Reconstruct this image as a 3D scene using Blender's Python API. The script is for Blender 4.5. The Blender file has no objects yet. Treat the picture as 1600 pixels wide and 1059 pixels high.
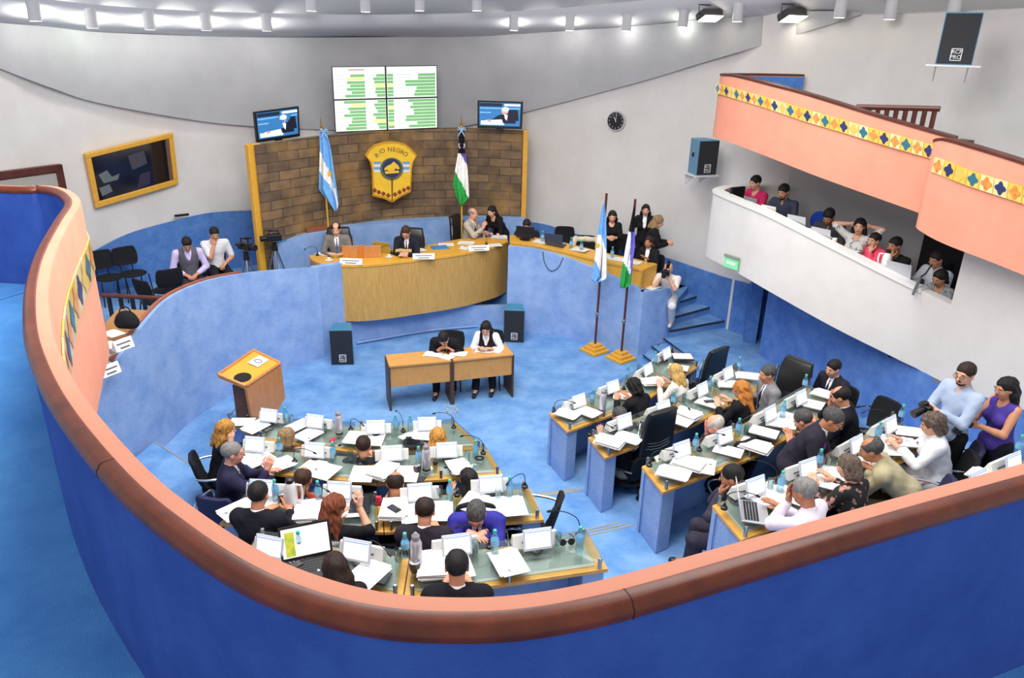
import bpy, bmesh, math, random
import numpy as np
from mathutils import Vector, Matrix
random.seed(7)
SC = bpy.context.scene
COL = SC.collection
PI = math.pi
R_ = math.radians
# ------------------------------------------------------------------ camera
F, H, TH, PH = 1171.0, 5.4, R_(21.9), R_(1.38)
cd = np.array([0, math.cos(TH), -math.sin(TH)])
_r0 = np.array([1, 0, 0.]); _u0 = np.cross(_r0, cd)
cr = _r0*math.cos(PH)+_u0*math.sin(PH); cu = -_r0*math.sin(PH)+_u0*math.cos(PH)
CC = np.array([0, 0, H])
def ray(x, y): return cd+cr*(x-800)/F-cu*(y-529.5)/F
def at(x, y, z=0.):
    """point of the place at height z that is seen at photo pixel x, y"""
    v = ray(x, y); return CC+v*((z-H)/v[2])
def atY(x, y, Y):
    v = ray(x, y); return CC+v*(Y/v[1])
def on(x, y, poly):
    """point of an upright surface with ground plan poly seen at photo pixel x, y"""
    v = ray(x, y); best = None
    n = len(poly)-1
    for i in range(n):
        a = np.array(poly[i][:2]); e = np.array(poly[i+1][:2])-a
        M = np.array([[v[0], -e[0]], [v[1], -e[1]]])
        if abs(np.linalg.det(M)) < 1e-9: continue
        t, s = np.linalg.solve(M, a)
        out = max(0, -s, s-1)*np.linalg.norm(e)
        if t > 0 and (best is None or out < best[0]-1e-4 or (out < best[0]+1e-4 and t < best[2])): best = (out, CC+v*t, t)
    return best[1]
cam = bpy.data.cameras.new('camera'); co = bpy.data.objects.new('camera', cam); COL.objects.link(co)
cam.sensor_width = 36; cam.lens = F/1600*36; cam.clip_start = .05
M = Matrix([[cr[0], cu[0], -cd[0], 0], [cr[1], cu[1], -cd[1], 0], [cr[2], cu[2], -cd[2], H], [0, 0, 0, 1]])
co.matrix_world = M; SC.camera = co
# ------------------------------------------------------------------ materials
MATS = {}
def rgb(c):
    if isinstance(c, str):
        c = [int(c[i:i+2], 16)/255 for i in (0, 2, 4)]
        c = [x/12.92 if x <= .04045 else ((x+.055)/1.055)**2.4 for x in c]
    return (*c[:3], 1)
def mat(name, c, rough=.6, metal=0, noise=0, nscale=8, c2=None, bump=0, bscale=60, spec=.5, emit=0, coat=0, detail=4, stretch=None):
    if name in MATS: return MATS[name]
    m = bpy.data.materials.new(name); m.use_nodes = True; nt = m.node_tree; b = nt.nodes['Principled BSDF']
    b.inputs['Base Color'].default_value = rgb(c); b.inputs['Roughness'].default_value = rough
    b.inputs['Metallic'].default_value = metal; b.inputs['Specular IOR Level'].default_value = spec
    if coat: b.inputs['Coat Weight'].default_value = coat; b.inputs['Coat Roughness'].default_value = .15
    tc = nt.nodes.new('ShaderNodeTexCoord'); mp = nt.nodes.new('ShaderNodeMapping')
    nt.links.new(tc.outputs['Object'], mp.inputs[0])
    if stretch: mp.inputs['Scale'].default_value = stretch
    if c2 is not None:
        n = nt.nodes.new('ShaderNodeTexNoise'); n.inputs['Scale'].default_value = nscale; n.inputs['Detail'].default_value = detail
        n.inputs['Roughness'].default_value = .65
        nt.links.new(mp.outputs[0], n.inputs['Vector'])
        r = nt.nodes.new('ShaderNodeValToRGB'); r.color_ramp.elements[0].position = .32; r.color_ramp.elements[1].position = .68
        r.color_ramp.elements[0].color = rgb(c); r.color_ramp.elements[1].color = rgb(c2)
        nt.links.new(n.outputs[0], r.inputs[0]); nt.links.new(r.outputs[0], b.inputs['Base Color'])
    if bump:
        n2 = nt.nodes.new('ShaderNodeTexNoise'); n2.inputs['Scale'].default_value = bscale; n2.inputs['Detail'].default_value = 3
        nt.links.new(mp.outputs[0], n2.inputs['Vector'])
        bp = nt.nodes.new('ShaderNodeBump'); bp.inputs['Strength'].default_value = bump; bp.inputs['Distance'].default_value = .02
        nt.links.new(n2.outputs[0], bp.inputs['Height']); nt.links.new(bp.outputs[0], b.inputs['Normal'])
    if emit:
        b.inputs['Emission Color'].default_value = rgb(c); b.inputs['Emission Strength'].default_value = emit
    MATS[name] = m; return m
def glassmat(name, tint, gloss=.12, rough=.02):
    if name in MATS: return MATS[name]
    m = bpy.data.materials.new(name); m.use_nodes = True; nt = m.node_tree; nt.nodes.clear()
    o = nt.nodes.new('ShaderNodeOutputMaterial'); mx = nt.nodes.new('ShaderNodeMixShader')
    t = nt.nodes.new('ShaderNodeBsdfTransparent'); t.inputs[0].default_value = rgb(tint)
    g = nt.nodes.new('ShaderNodeBsdfGlossy'); g.inputs['Roughness'].default_value = rough
    lw = nt.nodes.new('ShaderNodeLayerWeight'); lw.inputs[0].default_value = .25
    ad = nt.nodes.new('ShaderNodeMath'); ad.operation = 'MULTIPLY_ADD'; ad.inputs[1].default_value = .28; ad.inputs[2].default_value = gloss*.3
    nt.links.new(lw.outputs['Fresnel'], ad.inputs[0]); nt.links.new(ad.outputs[0], mx.inputs[0])
    nt.links.new(t.outputs[0], mx.inputs[1]); nt.links.new(g.outputs[0], mx.inputs[2]); nt.links.new(mx.outputs[0], o.inputs[0])
    MATS[name] = m; return m
def patmat(name, kind, cols, scale, rough=.8):
    """patterned cloth: floral (voronoi spots), plaid, stripe"""
    if name in MATS: return MATS[name]
    m = bpy.data.materials.new(name); m.use_nodes = True; nt = m.node_tree; b = nt.nodes['Principled BSDF']; b.inputs['Roughness'].default_value = rough
    tc = nt.nodes.new('ShaderNodeTexCoord'); r = nt.nodes.new('ShaderNodeValToRGB'); cr_ = r.color_ramp; cr_.interpolation = 'CONSTANT'
    if kind == 'floral':
        v = nt.nodes.new('ShaderNodeTexNoise'); v.inputs['Scale'].default_value = scale; v.inputs['Detail'].default_value = 2
        nt.links.new(tc.outputs['Object'], v.inputs['Vector']); nt.links.new(v.outputs[0], r.inputs[0])
    else:
        v = nt.nodes.new('ShaderNodeTexWave'); v.inputs['Scale'].default_value = scale; v.inputs['Distortion'].default_value = 1.5 if kind == 'plaid' else .3
        v.bands_direction = 'DIAGONAL' if kind == 'plaid' else 'X'
        nt.links.new(tc.outputs['Object'], v.inputs['Vector']); nt.links.new(v.outputs[0], r.inputs[0])
    for i, (p, c) in enumerate(cols):
        e = cr_.elements[i] if i < 2 else cr_.elements.new(p)
        e.position = p; e.color = rgb(c)
    nt.links.new(r.outputs[0], b.inputs['Base Color']); MATS[name] = m; return m
def woodmat(name, c, c2, rough=.4, scale=6, stretch=(1, 1, 12), coat=.2):
    return mat(name, c, rough=rough, c2=c2, nscale=scale, stretch=stretch, coat=coat, detail=6)
carpet = mat('carpet', '5788c2', .95, c2='82aad8', nscale=2.2, bump=.35, bscale=160, spec=.1, detail=8)
carpet_b = mat('carpet_balcony', '4680c6', .95, c2='5f9fdc', nscale=1.6, bump=.4, bscale=160, spec=.1, detail=8)
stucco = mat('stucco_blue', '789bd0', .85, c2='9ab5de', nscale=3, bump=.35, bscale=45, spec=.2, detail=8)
stucco_d = mat('stucco_deep_blue', '4674bc', .85, c2='648fcc', nscale=5, bump=.3, bscale=60, spec=.2, detail=8)
white = mat('plaster_white', 'd9d5d0', .85, c2='e2dfdb', nscale=1.5, bump=.08, bscale=40, spec=.2)
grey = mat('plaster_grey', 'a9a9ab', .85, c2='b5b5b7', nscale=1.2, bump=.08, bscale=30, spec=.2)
ceilm = mat('plaster_ceiling', 'e6e6e8', .85, spec=.2)
peach = mat('paint_peach', 'e0947a', .75, c2='e69d83', nscale=2, bump=.06, bscale=60, spec=.2)
mahog = mat('mahogany', '55200f', .38, c2='7c3519', nscale=6, coat=.12, spec=.35, detail=6)
mahog_d = mat('mahogany_dark', '4a2018', .4, c2='5e2c1e', nscale=8)
oak = woodmat('oak', 'c8913c', 'd9a552', .35, 5, (2, 14, 2))
oak_y = woodmat('oak_yellow', 'd69a2c', 'e2ac40', .4, 5, (2, 10, 2))
veneer = woodmat('veneer', 'b08748', 'cda55c', .45, 7, (9, 9, .6), 0)
lecwood = woodmat('lectern_wood', 'b5743c', 'c98a4c', .4, 6, (6, 6, 1))
walnut = woodmat('walnut', '5a3a26', '74492e', .45, 6)
chrome = mat('chrome', 'd8d8dc', .15, 1)
steel = mat('brushed_steel', 'b8babc', .3, 1)
black_l = mat('black_leather', '17181a', .38, spec=.5, bump=.1, bscale=120)
black_f = mat('black_fabric', '1d1e22', .85, bump=.15, bscale=300, spec=.2)
black_p = mat('black_plastic', '111114', .4)
navy_f = mat('navy_chair_fabric', '23254a', .8, bump=.1, bscale=200)
paper = mat('paper', 'e4e4e2', .8, spec=.2)
paper_g = mat('paper_grey', 'a9abae', .8, spec=.2)
plate_m = mat('name_plate_white', 'dcdcd8', .6)
ink = mat('ink', '55555c', .8)
inkd = mat('ink_dark', '202024', .8)
pad_g = mat('grey_desk_pad', 'b2b3aa', .6)
bezel = mat('monitor_bezel', 'c9d3e0', .4)
scr_w = mat('screen_white', 'f4f6f7', .3, emit=.55)
scr_b = mat('screen_blue_bar', '8fb0dc', .3, emit=.5)
glass_t = glassmat('desk_glass', 'eaf2f0', .10)
glass_c = glassmat('clear_glass', 'e4eef0', .35)
bott = glassmat('bottle_plastic', 'd6eef8', .5, .08)
water_l = mat('bottle_label', '7cb8dc', .4)
capteal = mat('bottle_cap', '44b8a8', .5)
red_m = mat('red_plastic', 'd42040', .4)
green_m = mat('screen_green', '7cb878', .4, emit=.4)
yel_m = mat('screen_yellow', 'f0dc80', .4, emit=.6)
# ------------------------------------------------------------------ mesh builder
class MB:
    def __init__(s): s.v = []; s.f = []; s.m = []
    def add(s, V, Fc, m=0):
        o = len(s.v); s.v += [tuple(map(float, p)) for p in V]; s.f += [tuple(i+o for i in f) for f in Fc]; s.m += [m]*len(Fc); return s
    def box(s, c, d, rz=0, m=0, M=None):
        x, y, z = d[0]/2, d[1]/2, d[2]/2
        V = [Vector((a*x, b*y, e*z)) for e in (-1, 1) for a, b in ((-1, -1), (1, -1), (1, 1), (-1, 1))]
        T = M if M is not None else Matrix.Rotation(rz, 3, 'Z')
        return s.add([T @ p+Vector(c) for p in V], [(3, 2, 1, 0), (4, 5, 6, 7), (0, 1, 5, 4), (1, 2, 6, 5), (2, 3, 7, 6), (3, 0, 4, 7)], m)
    def tube(s, P, r, n=8, m=0, closed=False):
        P = [Vector(p) for p in P]; k = len(P); rr = r if isinstance(r, (list, tuple)) else [r]*k
        V = []; up = None
        for i, p in enumerate(P):
            if closed: t = P[(i+1) % k]-P[i-1]
            else: t = P[min(i+1, k-1)]-P[max(i-1, 0)]
            t.normalize()
            if up is None: up = t.orthogonal().normalized()
            u = (up-t*up.dot(t)); u = u.normalized() if u.length > 1e-6 else t.orthogonal().normalized()
            up = u; w = t.cross(u)
            V += [p+(u*math.cos(2*PI*j/n)+w*math.sin(2*PI*j/n))*rr[i] for j in range(n)]
        Fc = []
        for i in range(k if closed else k-1):
            a, b = i*n, ((i+1) % k)*n
            Fc += [(a+j, a+(j+1) % n, b+(j+1) % n, b+j) for j in range(n)]
        if not closed: Fc += [tuple(range(n))[::-1], tuple(range((k-1)*n, k*n))]
        return s.add(V, Fc, m)
    def lathe(s, prof, c=(0, 0, 0), n=16, m=0, T=None):
        V = []; k = len(prof)
        for r, z in prof: V += [Vector((r*math.cos(2*PI*j/n), r*math.sin(2*PI*j/n), z)) for j in range(n)]
        V = [(T @ p if T is not None else p)+Vector(c) for p in V]
        Fc = []
        for i in range(k-1): Fc += [(i*n+j, i*n+(j+1) % n, (i+1)*n+(j+1) % n, (i+1)*n+j) for j in range(n)]
        Fc += [tuple(range(n))[::-1], tuple(range((k-1)*n, k*n))]
        return s.add(V, Fc, m)
    def prism(s, poly, z0, z1, m=0):
        """upright prism; z0, z1 numbers or per-vertex lists; poly is made counter-clockwise"""
        n = len(poly); a = sum(poly[i][0]*poly[(i+1) % n][1]-poly[(i+1) % n][0]*poly[i][1] for i in range(n))
        Z0 = list(z0) if hasattr(z0, '__len__') else [z0]*n; Z1 = list(z1) if hasattr(z1, '__len__') else [z1]*n
        P = list(poly)
        if a < 0: P = P[::-1]; Z0 = Z0[::-1]; Z1 = Z1[::-1]
        V = [(p[0], p[1], z) for p, z in zip(P, Z0)]+[(p[0], p[1], z) for p, z in zip(P, Z1)]
        return s.add(V, [tuple(range(n))[::-1], tuple(range(n, 2*n))]+[(i, (i+1) % n, n+(i+1) % n, n+i) for i in range(n)], m)
    def extr(s, poly2, fr, depth, m=0):
        """outline poly2 in the frame fr=(origin, ax, ay), thickened by depth along ax x ay"""
        o, ax, ay = [Vector(q) for q in fr]; nz = ax.cross(ay).normalized(); n = len(poly2)
        V = [o+ax*p[0]+ay*p[1] for p in poly2]; V += [p+nz*depth for p in V]
        return s.add(V, [tuple(range(n))[::-1], tuple(range(n, 2*n))]+[(i, (i+1) % n, n+(i+1) % n, n+i) for i in range(n)], m)
    def strip(s, A, B, m=0):
        n = len(A); return s.add(list(A)+list(B), [(i, i+1, n+i+1, n+i) for i in range(n-1)], m)
    def slab(s, rings, m=0, closed=False):
        """rings: list of profiles along a path; joins corresponding points; profile is a closed loop"""
        k = len(rings[0]); V = [p for r in rings for p in r]; Fc = []
        for i in range(len(rings)-1): Fc += [(i*k+j, (i+1)*k+j, (i+1)*k+(j+1) % k, i*k+(j+1) % k) for j in range(k)]
        e = (len(rings)-1)*k; Fc += [tuple(range(k)), tuple(range(e, e+k))[::-1]]
        return s.add(V, Fc, m)
    def build(s, name, mats, parent=None, loc=(0, 0, 0), rz=0, smooth=False, bevel=0, fix=True):
        me = bpy.data.meshes.new(name); me.from_pydata(s.v, [], s.f)
        for q in (mats if isinstance(mats, (list, tuple)) else [mats]): me.materials.append(q)
        if max(s.m or [0]): me.polygons.foreach_set('material_index', s.m)
        if fix:
            bm = bmesh.new(); bm.from_mesh(me); bmesh.ops.recalc_face_normals(bm, faces=bm.faces); bm.to_mesh(me); bm.free()
        if smooth: me.shade_smooth() if smooth is True else me.shade_auto_smooth() if hasattr(me, 'shade_auto_smooth') else None
        o = bpy.data.objects.new(name, me); COL.objects.link(o); o.location = loc; o.rotation_euler = (0, 0, rz)
        if parent: o.parent = parent
        if smooth == 'auto':
            me.shade_smooth()
            me.set_sharp_from_angle(angle=R_(35))
        if bevel:
            b = o.modifiers.new('bevel', 'BEVEL'); b.width = bevel; b.segments = 2; b.limit_method = 'ANGLE'; b.angle_limit = R_(40)
        return o
LABELS = {}
def tag(o, label, cat, group=None, kind=None):
    o['label'] = label; o['category'] = cat
    if group: o['group'] = group
    if kind: o['kind'] = kind
    if label in LABELS: print('DUPLICATE LABEL', label, o.name, LABELS[label])
    LABELS[label] = o.name
    return o
def empty(name, loc=(0, 0, 0), rz=0):
    o = bpy.data.objects.new(name, None); COL.objects.link(o); o.location = loc; o.rotation_euler = (0, 0, rz); o.empty_display_size = .1; return o
def tree(src, loc, rz=0, scale=None):
    def cp(o, par):
        c = o.copy(); COL.objects.link(c)
        if par: c.parent = par
        for ch in list(o.children): cp(ch, c)
        return c
    r = cp(src, None); r.location = loc; r.rotation_euler = (0, 0, rz)
    if scale: r.scale = (scale,)*3
    return r
class Kind:
    """the first use places the built thing itself, later ones place copies"""
    def __init__(s, make): s.make = make; s.o = None
    def put(s, loc, rz, label, cat, group=None, scale=None):
        if s.o is None: s.o = s.make(); o = s.o; o.location = loc; o.rotation_euler = (0, 0, rz); o.scale = (scale or 1,)*3
        else: o = tree(s.o, loc, rz); o.scale = (scale or 1,)*3
        return tag(o, label, cat, group)
def struct(o, label, cat='wall'): return tag(o, label, cat, None, 'structure')
def arcpath(P, n=6):
    """Catmull-Rom through P"""
    P = [np.array(p, float) for p in P]; Q = [2*P[0]-P[1]]+P+[2*P[-1]-P[-2]]; out = []
    for i in range(1, len(Q)-2):
        a, b, c, d = Q[i-1:i+3]
        for k in range(n):
            t = k/n; out.append(.5*(2*b+(c-a)*t+(2*a-5*b+4*c-d)*t*t+(3*b-a-3*c+d)*t**3))
    out.append(P[-1]); return out
def offs(P, d):
    """offset a plan path to its left by d"""
    P = [np.array(p[:2], float) for p in P]; out = []
    for i, p in enumerate(P):
        t = P[min(i+1, len(P)-1)]-P[max(i-1, 0)]; t /= np.linalg.norm(t)+1e-9
        out.append(p+np.array([-t[1], t[0]])*d)
    return out
def text_mesh(txts, size=1.):
    """list of (string, x, y, rot, size) -> verts, faces in the plane"""
    V = []; Fc = []
    for (t, x, y, rt, sz) in txts:
        cu_ = bpy.data.curves.new('t', 'FONT'); cu_.body = t; cu_.size = sz; cu_.align_x = 'CENTER'; cu_.align_y = 'CENTER'; cu_.resolution_u = 3
        ob = bpy.data.objects.new('t', cu_); me = bpy.data.meshes.new_from_object(ob)
        c, s_ = math.cos(rt), math.sin(rt); o = len(V)
        V += [(x+c*v.co.x-s_*v.co.y, y+s_*v.co.x+c*v.co.y) for v in me.vertices]
        Fc += [tuple(i+o for i in p.vertices) for p in me.polygons]
        bpy.data.objects.remove(ob); bpy.data.curves.remove(cu_); bpy.data.meshes.remove(me)
    return V, Fc
# ------------------------------------------------------------------ bodies: distance fields -> one continuous surface
def V3(*a): return np.array(a, float)
def nrm(v): return v/(np.linalg.norm(v)+1e-9)
class Sdf:
    def __init__(s): s.p = []
    def cap(s, a, b, ra, rb=None, k=.03, sub=False):
        a = np.array(a, float); b = np.array(b, float); rb = ra if rb is None else rb; r = max(ra, rb)
        s.p.append(('c', a, b, ra, rb, k, sub, np.minimum(a, b)-r, np.maximum(a, b)+r)); return s
    def chain(s, P, R, k=.03):
        for i in range(len(P)-1): s.cap(P[i], P[i+1], R[i], R[i+1], k)
        return s
    def ell(s, c, r, M=None, k=.03, sub=False):
        c = np.array(c, float); r = np.array(r, float); M = np.eye(3) if M is None else M
        e = np.sqrt(((M*r[None, :])**2).sum(1))
        s.p.append(('e', c, r, M, None, k, sub, c-e, c+e)); return s
    def mesh(s, h, noise=None, relax=1):
        pos = [q for q in s.p if not q[6]]
        lo = np.min([q[7] for q in pos], 0)-3*h-.02; hi = np.max([q[8] for q in pos], 0)+3*h+.02
        n = np.ceil((hi-lo)/h).astype(int)+1; f = np.full(n, .5, np.float32)
        for (ty, a, b, ra, rb, k, sub, l, u) in s.p:
            m = 3*h+2*k
            i0 = np.maximum(0, np.floor((l-m-lo)/h).astype(int)); i1 = np.minimum(n, np.ceil((u+m-lo)/h).astype(int)+1)
            if (i1 <= i0).any(): continue
            g = [lo[d]+h*np.arange(i0[d], i1[d]) for d in range(3)]
            X, Y, Z = g[0][:, None, None], g[1][None, :, None], g[2][None, None, :]
            if ty == 'c':
                e = b-a; L = max(e@e, 1e-9)
                t = np.clip(((X-a[0])*e[0]+(Y-a[1])*e[1]+(Z-a[2])*e[2])/L, 0, 1)
                d = np.sqrt((X-a[0]-t*e[0])**2+(Y-a[1]-t*e[1])**2+(Z-a[2]-t*e[2])**2)-(ra+(rb-ra)*t)
            else:
                r, Mx = b, ra; x, y, z = X-a[0], Y-a[1], Z-a[2]
                q = [Mx[0, i]*x+Mx[1, i]*y+Mx[2, i]*z for i in range(3)]
                k0 = np.sqrt(sum((q[i]/r[i])**2 for i in range(3))); k1 = np.sqrt(sum((q[i]/r[i]**2)**2 for i in range(3)))+1e-9
                d = k0*(k0-1)/k1
            sl = tuple(slice(i0[d_], i1[d_]) for d_ in range(3)); w = f[sl]
            if sub:
                d = -d; hh = np.clip(.5+.5*(w-d)/k, 0, 1)
                f[sl] = d*(1-hh)+w*hh+k*hh*(1-hh)
            else:
                hh = np.clip(.5+.5*(d-w)/k, 0, 1); f[sl] = d*(1-hh)+w*hh-k*hh*(1-hh)
        if noise:
            amp, fr, sd = noise; X = (lo[0]+h*np.arange(n[0]))[:, None, None]; Y = (lo[1]+h*np.arange(n[1]))[None, :, None]; Z = (lo[2]+h*np.arange(n[2]))[None, None, :]
            f = f+amp*(np.sin(fr*(X+.4*Z)+sd)*np.sin(fr*(.8*Y-.5*Z)+2*sd)+.6*np.sin(fr*1.7*(Z+.5*X-.3*Y)+sd*3)*np.sin(fr*1.3*(Y+X)+sd))
        return snet(f, lo, h, relax)
def snet(f, lo, h, relax=1):
    s = f < 0; nx, ny, nz = f.shape
    off = [(i, j, k) for i in (0, 1) for j in (0, 1) for k in (0, 1)]
    cnt = sum(s[i:nx-1+i, j:ny-1+j, k:nz-1+k].astype(np.int8) for i, j, k in off)
    act = (cnt > 0) & (cnt < 8); I = np.argwhere(act); idx = np.full(act.shape, -1, np.int64); idx[act] = np.arange(len(I))
    acc = np.zeros((len(I), 3)); num = np.zeros(len(I))
    val = {o: f[I[:, 0]+o[0], I[:, 1]+o[1], I[:, 2]+o[2]] for o in off}
    for a in off:
        for d in range(3):
            if a[d]: continue
            b = list(a); b[d] = 1; b = tuple(b); fa, fb = val[a], val[b]; c = (fa < 0) != (fb < 0)
            t = np.where(c, fa/np.where(c, fa-fb, 1), 0); p = np.tile(np.array(a, float), (len(I), 1)); p[:, d] += t
            acc[c] += p[c]; num += c
    V = lo+h*(I+acc/num[:, None]); Q = []
    for d in range(3):
        a, b = [(1, 2), (2, 0), (0, 1)][d]
        sl0 = [slice(1, -1)]*3; sl1 = [slice(1, -1)]*3; sl0[d] = slice(0, -1); sl1[d] = slice(1, None)
        s0, s1 = s[tuple(sl0)], s[tuple(sl1)]; E = np.argwhere(s0 != s1); ins = s0[s0 != s1]
        E2 = E+1; E2[:, d] -= 1
        def cell(da, db):
            q = E2.copy(); q[:, a] -= da; q[:, b] -= db; return idx[q[:, 0], q[:, 1], q[:, 2]]
        q = np.stack([cell(1, 1), cell(0, 1), cell(0, 0), cell(1, 0)], 1); q[~ins] = q[~ins][:, ::-1]; Q.append(q)
    Q = np.concatenate(Q); Q = Q[(Q >= 0).all(1)]
    for _ in range(relax):
        S = np.zeros_like(V); N = np.zeros(len(V))
        for i in range(4):
            np.add.at(S, Q[:, i], V[Q[:, (i+1) % 4]]); np.add.at(N, Q[:, i], 1)
            np.add.at(S, Q[:, i], V[Q[:, (i+3) % 4]]); np.add.at(N, Q[:, i], 1)
        V = V*.5+.5*S/np.maximum(N, 1)[:, None]
    return V, Q
def npmesh(name, V, Q, mats, parent=None, mi=None, tri=None):
    me = bpy.data.meshes.new(name); n = len(Q); me.vertices.add(len(V)); me.vertices.foreach_set('co', np.asarray(V, np.float32).ravel())
    me.loops.add(n*4); me.loops.foreach_set('vertex_index', np.asarray(Q, np.int32).ravel())
    me.polygons.add(n); me.polygons.foreach_set('loop_start', np.arange(n, dtype=np.int32)*4)
    if hasattr(me.polygons, 'foreach_set'):
        try: me.polygons.foreach_set('loop_total', np.full(n, 4, np.int32))
        except Exception: pass
    for m in mats: me.materials.append(m)
    if mi is not None: me.polygons.foreach_set('material_index', np.asarray(mi, np.int32))
    me.update(calc_edges=True); me.validate(); me.shade_smooth()
    o = bpy.data.objects.new(name, me); COL.objects.link(o)
    if parent: o.parent = parent
    return o
def elli(c, r, M, nu=10, nv=6):
    V = [c+M @ (np.array(r)*V3(math.cos(2*PI*i/nu)*math.sin(PI*(j+.02)/(nv+.04)), math.sin(2*PI*i/nu)*math.sin(PI*(j+.02)/(nv+.04)), math.cos(PI*(j+.02)/(nv+.04)))) for j in range(nv+1) for i in range(nu)]
    return V, [(j*nu+i, (j+1)*nu+i, (j+1)*nu+(i+1) % nu, j*nu+(i+1) % nu) for j in range(nv) for i in range(nu)]
# right hand: wrist at origin, fingers along +y, back of the hand +z, thumb on -x
def hand_sdf(curl):
    S = Sdf(); S.cap((0, -.03, 0), (0, .012, 0), .024, .027, .012)
    for x0, L in ((-.03, 1.), (-.010, 1.1), (.011, 1.02), (.030, .82)):
        S.cap((x0*.55, .012, 0), (x0, .085, 0), .017, .0125, .014)
    for x0, L, y0 in ((-.030, 1., .086), (-.0102, 1.1, .091), (.0105, 1.02, .088), (.030, .80, .080)):
        p = V3(x0, y0, 0); a = curl*.5
        for seg, r0, r1 in ((.036*L, .0105, .0095), (.025*L, .0095, .0088), (.020*L, .0088, .0075)):
            q = p+V3(x0*.08, math.cos(a)*seg, -math.sin(a)*seg); S.cap(p, q, r0, r1, .004); p = q; a += curl
    p = V3(-.024, .022, -.008)
    for q, r0, r1 in ((V3(-.050, .050, -.016), .016, .013), (V3(-.062, .082, -.020-.02*curl), .012, .0105), (V3(-.060+.01*curl, .106, -.026-.03*curl), .0105, .008)):
        S.cap(p, q, r0, r1, .006); p = q
    return S.mesh(.0045, relax=0)
HANDS = {k: hand_sdf(c) for k, c in (('flat', .18), ('curl', .75), ('fist', 1.25))}
SKIN = {'light': 'd9a488', 'mid': 'c98e6e', 'tan': 'b57a5a', 'pink': 'dd9c84'}
HAIRC = {'black': ('121012', '1f1b1c'), 'brown': ('2e1d15', '4a3022'), 'dkbrown': ('1f1512', '35241c'), 'grey': ('6c6a68', '94918e'), 'dkgrey': ('2f2e30', '5d5b5b'), 'white': ('a5a29d', 'cdc9c4'),
         'blonde': ('a9803f', 'd9b673'), 'honey': ('8a5a24', 'd29a48'), 'auburn': ('54281a', '8a4a2c'), 'red': ('a05a22', 'd08a40'), 'ash': ('6a5238', 'a88a62'), 'mouse': ('41352c', '75655a')}
def hairmat(c):
    a, b = HAIRC[c]; return mat('hair_'+c, a, .55, c2=b, nscale=30, stretch=(2, 2, .5), bump=.4, bscale=90, spec=.3)
def cloth(c, rough=.85):
    if not isinstance(c, str): return c
    d = tuple(min(1, x*1.25+.004) for x in rgb(c)[:3])
    return mat('cloth_'+c, c, rough, c2=d, nscale=14, bump=.12, bscale=180, spec=.15)
PEOPLE = []
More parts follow.
